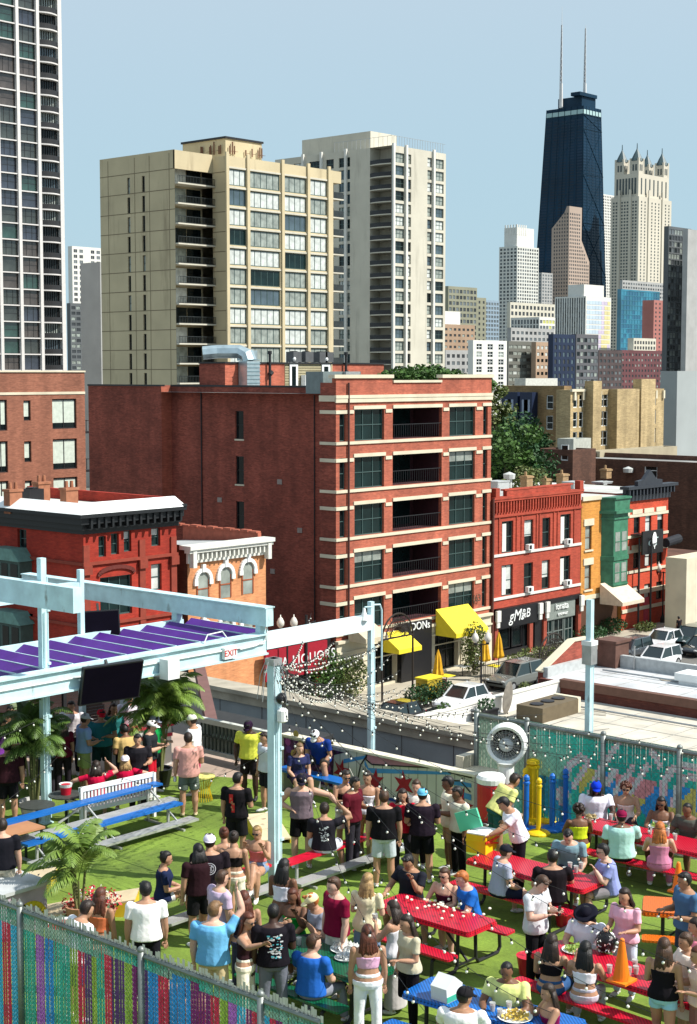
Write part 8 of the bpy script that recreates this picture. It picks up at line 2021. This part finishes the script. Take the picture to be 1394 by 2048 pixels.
    camdir = math.atan2(-P.y,-P.x); ang = camdir + R_(face) - math.pi/2   # +Y forward
    ang = camdir - math.pi/2 + R_(face)
    t.rotation_euler=(0,0,ang); o = Matrix.Rotation(ang,3,'Z')@V(top_p.x,top_p.y,0); t.location=(P.x-o.x,P.y-o.y,g0+off)
    # things in hand / prints
    t['_f'] = 0; del t['_f']
    info = dict(T=T,s=s,A=A,Hc=Hc,HB=HB,xr=xr,yf=yf,up=up,wide=wide,t=t,leg=leg)
    if prt:
        for (kind,colr) in prt: shirt_print(info,kind,colr)
    return info
def shirt_print(I,kind,colr):
    T,s,t = I['T'],I['s'],I['t']; sg = -1
    mt = mat('print_%s'%kind, colr, .8, var=.1)
    def pt(x,tt,off): 
        ry=.122*I['wide']+.026; rx=.180*I['wide']+.026; y = -ry*math.sqrt(max(0,1-(x/rx)**2)) if sg<0 else ry*math.sqrt(max(0,1-(x/rx)**2))
        return T(tt,x,y-off if sg<0 else y+off)*s
    q=MB()
    def patch(x0,x1,t0,t1,mi=0,off=.012):
        q.mi=mi; n=4
        for i in range(n):
            a=x0+(x1-x0)*i/n; b=x0+(x1-x0)*(i+1)/n; q.quad(pt(a,t0,off),pt(b,t0,off),pt(b,t1,off),pt(a,t1,off))
    rs=random.Random(3)
    if kind=='round':
        N=26
        for i in range(N):
            a=2*math.pi*i/N; b=2*math.pi*(i+1)/N
            for r0,r1 in ((.085,.094),(.060,.066)):
                q.quad(pt(r0*math.cos(a),.30+r0*math.sin(a),.014),pt(r1*math.cos(a),.30+r1*math.sin(a),.014),pt(r1*math.cos(b),.30+r1*math.sin(b),.014),pt(r0*math.cos(b),.30+r0*math.sin(b),.014))
        for x0,x1,t0,t1 in ((-.05,-.03,.285,.315),(-.022,-.017,.285,.315),(-.022,-.002,.310,.315),(-.022,-.004,.298,.303),(.008,.013,.285,.315),(.008,.032,.285,.290),(.008,.032,.310,.315),(.027,.032,.285,.315),(-.05,.05,.325,.332),(-.05,.05,.270,.276),(-.03,.03,.250,.257),(-.045,-.02,.34,.352),(.02,.045,.34,.352)): patch(x0,x1,t0,t1,0,.015)
        mats=[mt]
    elif kind=='red':
        patch(-.08,.0,.25,.42,0); patch(-.03,.03,.08,.26,0,.013); 
        for i in range(7): x=rs.uniform(-.06,.0); y=rs.uniform(.1,.36); patch(x,x+.03,y,y+.035,1,.016)
        mats=[mt,mat('print_skin',(.45,.2,.1),.8)]
    else:
        n=60 if kind=='graffiti' else 34; w,hh=(.10,.16) if kind=='graffiti' else (.08,.13)
        for i in range(n):
            x=rs.uniform(-w,w); y=.25+rs.uniform(-hh,hh); patch(x,x+rs.uniform(.012,.045),y,y+rs.uniform(.006,.022),i%3 if kind=='graffiti' else 0,.013+.0004*(i%6))
        mats=[mt,mat('print_teal',(.1,.5,.6),.8),mat('print_white',(.7,.7,.72),.8)] if kind=='graffiti' else [mt]
    q.build('shirt_print',mats,t)
def handat(I,i): 
    S,Eb,Wr,u,f = I['A'][i]; t=I['t']; p=(Wr+f*.09)*I['s']; ang=t.rotation_euler[2]; return Vector(t.location)+Matrix.Rotation(ang,3,'Z')@p, ang
def give(I,i,what,label):
    p,ang = handat(I,i)
    if what=='phone': q=MB(); q.box((-.038,-.006,-.075),(.038,.006,.075)); o=q.build('phone',BLACK)
    elif what=='cup': o=bpy.data.objects.new('plastic_cup',CUPM); C.objects.link(o); p=p-Vector((0,0,.06))
    elif what=='can': q=MB(); q.lathe((0,0,-.06),[(.027,0),(.032,.01),(.032,.11),(.025,.12)],12); o=q.build('drink_can',mat('white_can',(.6,.62,.65),.3,.3))
    elif what=='bag': q=MB(); q.box((-.12,-.05,-.36),(.12,.05,-.17)); q.tube([(-.1,0,-.18),(-.06,0,-.02),(0,0,.02),(.06,0,-.02),(.1,0,-.18)],.007,5); o=q.build('handbag',mat('bag_leather',(.12,.03,.04),.5))
    elif what=='whitebag': q=MB(); q.box((-.13,-.04,-.2),(.13,.04,-.02)); q.tube([(-.1,0,-.03),(-.15,-.02,.4),(-.05,-.05,.62)],.006,5); o=q.build('handbag',mat('bag_white',(.7,.66,.58),.5))
    elif what=='flowerbag':
        o=thing('patterned_bag',label,'bag'); leaf_clump(o,(0,0,-.2),(.19,.14,.17),260,WHITE,.03,'blossom_pattern'); q=MB(); q.ell((0,0,-.2),(.17,.12,.16)); q.build('bag_body',BLACK,o,smooth=True); q=MB(); q.tube([(-.12,0,-.1),(0,0,.02),(.12,0,-.1)],.01,5); q.build('strap',BLACK,o)
    o.location=p; o.rotation_euler=(0,0,ang); tag(o,label,{'phone':'phone','cup':'cup','can':'can','bag':'bag','whitebag':'bag','flowerbag':'bag'}[what])
WT=(240,240,242); BK=(22,20,24)
# --- left group under and beside the pergola
person('man in maroon black shirt and black shorts at far left, seen from behind',14,1482,180,1.78,skin='tan',hc='black',tc=(50,22,30),bc=BK,arms=('down','down'),shoe='b',wide=1.20)
person('man in light blue shirt, grey cap and pale green shorts facing right',173,1428,110,1.80,hat=('cap',(190,195,200)),tc=(140,170,215),bc=(150,165,105),arms=('down','hold'),skin='tan')
person('bearded man in teal tee and red cap clasping his arm',203,1420,10,1.78,hat=('cap',(205,30,50)),tc=(45,120,125),bc=(30,60,60),arms=('cross','hold'),skin='tan',wide=1.18)
person('man in sand coloured tee bending away beside the teal tee man',247,1450,200,1.70,tc=(200,170,110),bc=(60,60,60),arms=('hold','hold'),skin='brown',hc='black',lean=12,hp=25)
I=person('man in white printed tee and jeans holding a can behind the group',259,1388,0,1.75,tc=(235,228,240),bc=(60,80,110),bot='jeans',arms=('hold','hold'),skin='tan',glasses=True); give(I,0,'can','can in the hand of the man in white printed tee')
person('woman in crimson shirt on the white bench with one arm behind her head',192,1522,180,1.68,fem=True,sit=True,tc=(190,15,60),arms=('side','head'),hair='bob',hc='dark',bc=(60,50,60),top='tee')
person('woman in crimson shirt and white cap on the white bench',250,1511,180,1.68,fem=True,sit=True,tc=(190,15,60),arms=('side','side'),hair='bob',hc='blond',hat=('capback',(235,225,235)),bc=(60,50,60))
I=person('man in dark printed shirt, white cap and red shorts facing right',306,1442,75,1.78,hat=('cap',(240,240,235)),tc=(35,40,45),bc=(190,25,45),arms=('phone','phone'),glasses=True); give(I,0,'phone','phone held by the man in white cap and red shorts')
person('man in green tee and grey cap half behind the dark printed shirt',311,1432,60,1.78,hat=('cap',(150,155,170)),tc=(20,140,70),bc=(50,50,60),arms=('hold','hold'))
I=person('man in rose shirt and grey shorts seen from behind, leaning on one leg',376,1466,185,1.80,tc=(205,150,140),bc=(90,100,92),arms=('down','hold'),skin='tan',hc='dark',top='over',shoe=(200,190,150)); give(I,0,'can','pink can in the left hand of the rose shirt man')
person('man in white tee, cream cap and pink shorts with a shoulder strap',381,1430,250,1.82,hat=('cap',(225,230,205)),tc=WT,bc=(215,70,120),arms=('down','down'),skin='tan')
person('man in yellow polo and black cap looking down by the railing',495,1445,340,1.80,skin='dark',hc='black',hat=('cap',(40,20,45)),tc=(215,215,80),bc=(35,28,32),bot='shorts',arms=('pocket','pocket'),shoe='b',hp=25,top='polo',wide=1.16)
person('man in pale grey tee half hidden by the thick column',527,1466,300,1.76,tc=(195,200,205),bc=(30,30,36),arms=('down','down'),skin='tan')
person('man in black tee with red back print looking away',478,1546,160,1.78,skin='tan',hc='black',tc=BK,bc=(25,25,28),arms=('down','hold'),shoe='b',prt=[('red',(.55,.02,.02))],hy=-30)
person('man in black tee and beige shorts cut by the left edge',4,1638,175,1.78,tc=(22,22,30),bc=(205,195,170),arms=('down','down'),skin='light',shoe='w')
for (px,py,lab,c,f,hc_) in ((75,1418,'woman in magenta top behind the left palm near the screen',(200,20,110),10,'dark'),(52,1408,'man in dark red tee at the back under the pergola',(110,25,40),340,'black'),(30,1425,'man in dark grey tee at the back left under the pergola',(50,48,55),20,'dark'),(122,1440,'woman in dark red dress standing behind the pale column',(95,20,40),200,'dark'),(100,1422,'man in maroon shirt in the shade of the pergola',(90,30,40),330,'black'),(8,1440,'woman in purple top at the left edge of the pergola shade',(110,50,140),60,'dark'),(275,1470,'person in dark clothes seated behind the white bench group',(30,28,34),0,'black')):
    person(lab,px,py,f,1.72,fem='woman' in lab,skin='tan',hc=hc_,tc=c,bc=(35,30,38),bot='trousers',arms=('hold','down'),hair='long' if 'woman' in lab else 'short')
# --- by the star mural
person('seated man in blue tee and white cap looking down on the blue bench',627,1466,335,1.80,sit=True,hat=('cap',(240,240,240)),tc=(25,55,130),bc=(60,55,50),arms=('lap','lap'),skin='tan',lean=22,hp=45,legs='wide',z=ZD+.18)
person('seated woman in navy top with yellow hair band on the blue bench',600,1488,20,1.68,fem=True,sit=True,tc=(40,45,85),hair='bob',hc='sandy',bc=(50,40,60),arms=('lap','lap'),lean=12,z=ZD+.12)
person('man in grey sleeveless shirt and dark cap facing the camera',603,1551,0,1.82,hat=('cap',(28,26,42)),top='tank',tc=(118,104,112),bc=(14,14,16),arms=('side','hip'),skin='light',glasses=True,hp=18,wide=1.13)
person('seated man in black tee with white back print shading his eyes',649,1606,175,1.80,sit=True,tc=(32,30,38),bc=(225,228,240),arms=('hold','head'),skin='tan',prt=[('sketch',(.5,.55,.58))],legs='wide',lean=4)
I=person('woman in black vest and sunglasses with a white shoulder bag',693,1543,20,1.70,fem=True,hair='bun',hc='dark',top='cami',tc=(35,18,22),bot='shorts',bc=(210,200,190),arms=('hold','phone'),skin='tan',glasses=True); give(I,1,'whitebag','white shoulder bag of the woman in black vest')
person('woman in white vest and khaki trousers turning in front of the mural',734,1545,345,1.74,fem=True,hair='bun',hc='dark',top='tank',tc=(240,238,250),bot='wideleg',bc=(165,150,100),arms=('down','down'),skin='tan',side=-6)
person('man in black tee and pale grey shorts with a strap, seen from behind',768,1582,180,1.80,tc=(15,14,18),bc=(185,195,200),arms=('down','down'),skin='tan',hc='brown',wide=1.13)
I=person('woman in white top holding a drink beside the pale blue cap',832,1562,350,1.70,fem=True,hair='bun',hc='brown',top='tee',tc=(235,230,220),bot='trousers',bc=(30,25,30),arms=('hold','drink'),skin='light'); give(I,1,'cup','cup raised by the woman in white top near the mural')
person('man in black tee, black shorts and backwards pale blue cap',845,1577,180,1.78,hat=('capback',(110,190,220)),tc=(32,22,34),bc=(12,12,16),arms=('hold','hold'),skin='tan',wide=1.14)
I=person('man in cream short sleeved shirt and khaki shorts facing left',893,1554,285,1.84,tc=(238,232,205),top='over',bc=(170,140,105),arms=('hold','hold'),skin='brown',hc='black'); give(I,0,'phone','phone held by the man in cream shirt')
person('man in black trousers just behind the man in cream shirt',912,1575,300,1.74,tc=(215,210,190),bot='trousers',bc=(12,12,14),arms=('down','down'),skin='brown',hc='black')
# --- centre foreground, left of the thick column
person('seated woman in navy tee and white shorts holding a drink',335,1704,95,1.70,fem=True,sit=True,hair='bun',hc='black',tc=(28,38,70),bc=(245,245,248),bot='mini',arms=('lap','hold'),skin='tan',legs='cross',z=ZD+.05)
person('man in white tee and black trousers seen from behind near the fence',290,1764,180,1.80,tc=(250,248,246),bc=(24,22,30),bot='trousers',arms=('down','down'),skin='tan',hc='black',hat=None,hy=12)
person('person in black with dark curls behind the round print tee',395,1688,200,1.72,hc='black',hair='bob',tc=(40,18,24),bc=(20,20,22),arms=('down','hold'),skin='tan')
person('man in black tee with white round back print and green shorts',419,1669,180,1.84,hat=('capback',(235,225,240)),tc=(28,20,28),bc=(20,62,46),arms=('down','down'),skin='tan',prt=[('round',(.7,.68,.74))],legs='step',wide=1.14)
person('woman in white vest seen from behind with brown hair tied up',447,1655,190,1.66,fem=True,hair='bun',hc='auburn',top='tank',tc=(240,225,225),bot='mini',bc=(60,70,90),arms=('down','down'),skin='tan')
person('woman in black strap top and cream trousers seen from behind',468,1663,170,1.70,fem=True,hair='bun',hc='dark',top='crop',tc=(25,20,22),bot='wideleg',bc=(228,220,200),arms=('down','down'),skin='tan')
person('woman in sunglasses sitting on the red plank with hands together',513,1654,340,1.68,fem=True,sit=True,hair='pony',hc='blond',top='cami',tc=(200,110,110),bot='mini',bc=(120,140,170),arms=('drink','drink'),skin='tan',glasses=True,z=ZD+.02,legs='cross')
person('man in lilac tee turned to the right with sunglasses',447,1742,120,1.76,tc=(190,170,195),bc=(110,150,190),bot='shorts',arms=('down','down'),skin='light',hc='brown',glasses=True)
person('man in light blue polo and khaki shorts with his arm raised',433,1804,165,1.84,tc=(110,180,225),bc=(200,180,140),top='polo',arms=('down','up'),skin='fair',hc='sandy',hy=-35,wide=1.16)
person('woman with long dark hair behind the light blue polo',487,1782,190,1.68,fem=True,hair='long',hc='auburn',top='cami',tc=(40,22,40),bot='trousers',bc=(60,60,80),arms=('down','down'),skin='tan')
person('woman in sunglasses and cream trousers embracing the men beside her',499,1828,70,1.70,fem=True,hair='long',hc='auburn',top='cami',tc=(50,26,32),bot='wideleg',bc=(245,235,215),arms=('shoulder','shoulder'),skin='tan',glasses=True,hy=-20)
person('man in black tee with colourful back print and grey trousers',548,1808,185,1.82,skin='dark',hair='buzz',hc='black',tc=(22,18,26),bc=(105,108,120),bot='trousers',arms=('down','hold'),shoe='b',prt=[('graffiti',(.62,.64,.68))],hy=-20)
person('woman with long black hair and thin white straps standing by the column',570,1718,150,1.70,fem=True,hair='long',hc='black',top='cami',tc=(225,225,235),bot='skirt',bc=(215,220,235),arms=('hold','hold'),skin='brown')
person('woman in green dress with dark hair seated at the green table',583,1780,330,1.68,fem=True,sit=True,hair='long',hc='auburn',top='dress',tc=(20,150,60),bot='skirt',bc=(20,150,60),arms=('drink','table'),skin='brown')
person('person in grey tee and cream cap clasping hands at the green table',618,1790,290,1.78,sit=True,hat=('cap',(245,230,180)),tc=(140,145,160),bc=(70,70,80),arms=('drink','table'),skin='tan',hc='ginger',lean=14,hp=20)
person('man in maroon tee and cream shorts facing left with hands in pockets',664,1757,300,1.82,tc=(120,12,48),bc=(225,220,205),arms=('down','pocket'),skin='fair',hc='brown',wide=1.13)
person('woman with long blond hair in a loose cream shirt seen from behind',737,1747,160,1.72,fem=True,hair='long',hc='blond',top='over',tc=(228,218,180),bot='shorts',bc=(110,130,160),arms=('hold','hold'),skin='light')
person('woman with long brown hair, pink top and white trousers seen from behind',735,1850,185,1.72,fem=True,hair='long',hc='auburn',top='crop',tc=(220,170,200),bot='trousers',bc=(244,246,252),arms=('down','down'),skin='tan')
I=person('woman in white patterned dress drinking beside the white trousers',783,1802,240,1.68,fem=True,hair='bob',hc='dark',top='tank',tc=(222,220,224),bot='longskirt',bc=(196,190,190),arms=('drink','hold'),skin='tan'); give(I,0,'cup','cup at the lips of the woman in patterned dress')
person('woman with long dark hair and black wide trousers with one foot lifted',810,1832,300,1.70,fem=True,hair='long',hc='dark',top='tee',tc=(196,188,160),bot='trousers',bc=(18,14,20),arms=('hold','down'),skin='tan',legs='bent',shoe=(230,225,200))
person('man in blue tee and grey trousers seated on the green bench',631,1870,150,1.80,sit=True,tc=(38,100,190),bc=(135,140,152),bot='trousers',arms=('table','lap'),skin='fair',hc='brown',hy=-40,legs='wide')
person('man in white tee leaning over near the coloured fence',180,1803,120,1.78,tc=(245,245,250),bc=(40,60,100),arms=('hold','hold'),skin='tan',hc='dark',lean=16,hp=25,top='over')
person('woman with long dark hair and orange strap top behind the leaning man',203,1776,150,1.68,fem=True,hair='long',hc='auburn',top='cami',tc=(200,110,70),bot='skirt',bc=(150,80,60),arms=('down','down'),skin='olive')
person('dark haired person sitting just behind the fence rail',334,1929,180,1.74,sit=True,hc='black',tc=(70,50,60),bc=(30,30,30),skin='olive')
person('woman with dark hair and bare shoulders sitting behind the fence',402,1954,175,1.66,fem=True,sit=True,hair='bun',hc='black',top='cami',tc=(150,60,70),bc=(30,30,30),skin='tan')
person('person with dark hair low behind the fence beside khaki shorts',462,1985,170,1.66,fem=True,sit=True,hair='long',hc='auburn',top='cami',tc=(90,40,30),bc=(60,30,30),skin='tan')
# --- front red table with flowers
person('man in black polo seated at the flower strewn table',812,1714,320,1.78,sit=True,tc=(30,32,42),top='polo',bc=(30,30,36),arms=('drink','table'),skin='olive',hc='black',wide=1.16,hp=25)
person('woman in brown vest and sunglasses seated at the flower strewn table',887,1738,330,1.66,fem=True,sit=True,hair='pony',hc='brown',top='cami',tc=(70,22,42),bc=(40,30,40),arms=('table','table'),skin='light',glasses=True)
person('ginger haired man in bright blue tee at the flower strewn table',919,1745,290,1.78,sit=True,tc=(30,100,185),bc=(190,200,205),arms=('table','table'),skin='fair',hc='ginger',hp=20,lean=10)
# --- cooler table
person('person in yellow and teal tie dye bending by the fan',1035,1550,120,1.78,tc=(225,225,140),bc=(40,90,90),arms=('down','down'),skin='olive',hc='dark',lean=35,hp=30,wide=1.16)
person('man in white tee reaching into the yellow cooler',1000,1598,285,1.80,tc=(240,236,245),bc=(28,22,32),bot='trousers',arms=('reach','hold'),skin='tan',hc='black',lean=20,hp=35)
person('man in grey raglan tee with pink sleeves and black cap seated sideways',1015,1690,110,1.76,sit=True,hat=('cap',(32,34,44)),tc=(165,170,190),bc=(26,30,50),arms=('table','lap'),skin='light',hc='brown',lean=8,legs='wide')
person('man in black tee seated with his back turned at the cooler table',1105,1700,185,1.80,sit=True,tc=(24,18,24),bc=(40,35,40),arms=('lap','table'),skin='tan',hc='black',wide=1.20)
person('man in teal grey tee leaning over the cooler table',1135,1664,350,1.78,sit=True,tc=(120,150,160),bc=(50,50,60),arms=('lap','reach'),skin='light',hc='black',lean=16,hp=30)
person('man in lavender tee and sunglasses with hand at his mouth',1203,1690,285,1.78,sit=True,tc=(140,150,205),bc=(130,126,130),arms=('drink','table'),skin='fair',hc='black',glasses=True,lean=10)
# --- fence table
person('woman with dark afro hair and lime strap top seen from behind',1157,1608,190,1.68,fem=True,sit=True,hair='afro',hc='dark',top='cami',tc=(200,215,40),bot='skirt',bc=(200,215,40),arms=('table','table'),skin='brown')
person('man in blue cap and white tee with long dark braids',1193,1565,5,1.80,sit=True,hair='braids',hc='black',hat=('cap',(15,60,210)),tc=(228,226,238),bc=(40,40,50),arms=('table','table'),skin='dark',wide=1.18,hp=15)
person('woman with curly hair, sunglasses and white vest at the fence table',1252,1566,0,1.72,fem=True,sit=True,hair='afro',hc='auburn',top='tank',tc=(240,222,220),bc=(60,50,60),arms=('table','lap'),skin='tan',glasses=True)
person('man in maroon cap and mint shirt seated with his back turned',1243,1620,185,1.80,sit=True,hat=('capback',(125,16,60)),tc=(178,222,212),bc=(35,26,38),arms=('hold','table'),skin='brown',hc='black',wide=1.22,z=ZD+.02)
person('woman in white halter top and dark glasses at the fence table',1322,1596,350,1.70,fem=True,sit=True,hair='bob',hc='black',top='halter',tc=(238,220,230),bc=(60,50,60),arms=('table','table'),skin='brown',glasses=True)
person('woman with long orange hair and mauve jumpsuit seen from behind',1320,1644,178,1.70,fem=True,sit=True,hair='long',hc='ginger',top='halter',tc=(190,120,150),bot='trousers',bc=(180,110,140),arms=('table','table'),skin='light',wide=1.14)
person('man in olive tee leaning on the fence table at the right edge',1373,1608,330,1.78,sit=True,tc=(82,84,76),bc=(40,40,40),arms=('table','table'),skin='brown',hair='buzz',hc='black',lean=10)
# --- right foreground
for (a) in (('person in red top squeezed between the two men in black tees',805,1580,0,(200,25,50),'tan','dark',True),('man in dark red tee beside the woman in black vest',712,1556,60,(90,20,35),'olive','black',False),('woman in teal top in the shade behind the red capped man',228,1408,20,(40,110,110),'tan','brown',True),('man in white shirt at the back of the pergola by the screen',142,1404,350,(215,210,215),'tan','dark',False),('woman in orange top under the pergola edge',112,1432,40,(200,100,60),'light','blond',True),('man in grey blue tee under the pergola beyond the left palm',88,1440,200,(90,105,125),'brown','black',False),('man in brown shirt under the pergola at the far left',22,1412,10,(110,80,60),'tan','black',False),('woman in pink vest behind the lace top at the right edge',1388,1838,280,(225,130,150),'tan','dark',True),('man in navy tee behind the raglan tee near the fan',1062,1640,200,(30,40,80),'tan','black',False)):
    person(a[0],a[1],a[2],a[3],1.70 if a[7] else 1.76,fem=a[7],skin=a[5],hc=a[6],hair='long' if a[7] else 'short',tc=a[4],bc=(45,42,50),bot='trousers',arms=('hold','down')) if a[1]!=1062 else None
I=person('man in floral pale shirt and black trousers looking at his phone',1092,1757,60,1.80,tc=(205,208,212),bc=(20,18,22),bot='trousers',arms=('phone','phone'),skin='fair',hc='brown',hp=35,top='over',mt_top=None); give(I,0,'phone','phone held by the man in the floral shirt')
I=person('woman in pink top with dark hair carrying a black and white bag',1247,1779,330,1.70,fem=True,hair='bob',hc='dark',top='tee',tc=(235,180,200),bot='trousers',bc=(205,215,235),arms=('hold','hold'),skin='tan'); give(I,1,'flowerbag','round black and white patterned bag on the arm of the pink top woman')
person('person in white shirt and black sun hat seated at the long red table',1170,1818,345,1.72,sit=True,hair='bob',hc='black',hat=('sun',(16,16,30)),tc=(232,234,248),bc=(60,60,70),arms=('table','table'),skin='light',hp=25)
person('woman with long black hair, black top and denim shorts on the red bench',1105,1868,165,1.70,fem=True,sit=True,hair='long',hc='dark',top='crop',tc=(20,14,20),bot='shorts',bc=(50,85,130),arms=('lap','table'),skin='tan')
person('woman with long black hair, white crop top and grey trousers on the bench',1172,1883,170,1.70,fem=True,sit=True,hair='long',hc='black',top='crop',tc=(240,236,245),bot='trousers',bc=(190,186,200),arms=('drink','table'),skin='tan')
person('woman with light brown hair, black vest and pale denim shorts',1328,1876,165,1.72,fem=True,hair='long',hc='brown',top='tank',tc=(20,16,22),bot='mini',bc=(150,200,220),arms=('hold','down'),skin='tan',legs='step',hy=20)
person('woman in white lace top with hair in a bun at the right edge',1368,1868,300,1.68,fem=True,hair='bun',hc='brown',top='tee',tc=(235,222,210),bot='skirt',bc=(225,210,200),arms=('hold','table'),skin='tan')
person('woman in peach top cut by the right edge near the red table',1392,1895,290,1.66,fem=True,hair='bun',hc='auburn',top='tee',tc=(225,190,175),bot='shorts',bc=(150,110,100),arms=('hold','hold'),skin='tan')
I=person('bearded man in slate blue tee standing by the orange table',1366,1747,300,1.80,tc=(70,105,140),bc=(50,60,80),arms=('hold','hold'),skin='olive',hc='black',wide=1.14)
person('smiling man in pale yellow tee with teal print at the blue table',1012,1928,345,1.78,sit=True,tc=(215,222,140),bc=(50,50,60),arms=('table','table'),skin='brown',hair='buzz',hc='black',hp=15,wide=1.13)
person('man in white tee and black cap seated with his back to the camera',933,1975,170,1.80,sit=True,hat=('cap',(28,26,30)),tc=(248,246,248),bc=(50,50,60),arms=('table','table'),skin='olive',hc='black',hy=-45,wide=1.18)
person('girl in maroon top with long dark hair seated at the blue table',1093,1970,290,1.62,fem=True,sit=True,hair='long',hc='dark',top='tank',tc=(125,14,70),bc=(60,50,60),arms=('table','drink'),skin='tan')
person('pedestrian in dark clothes walking on the far pavement',1357,1233,230,1.78,tc=(30,26,30),bc=(34,34,40),bot='trousers',skin='brown',hc='black',ground=.14,legs='step')
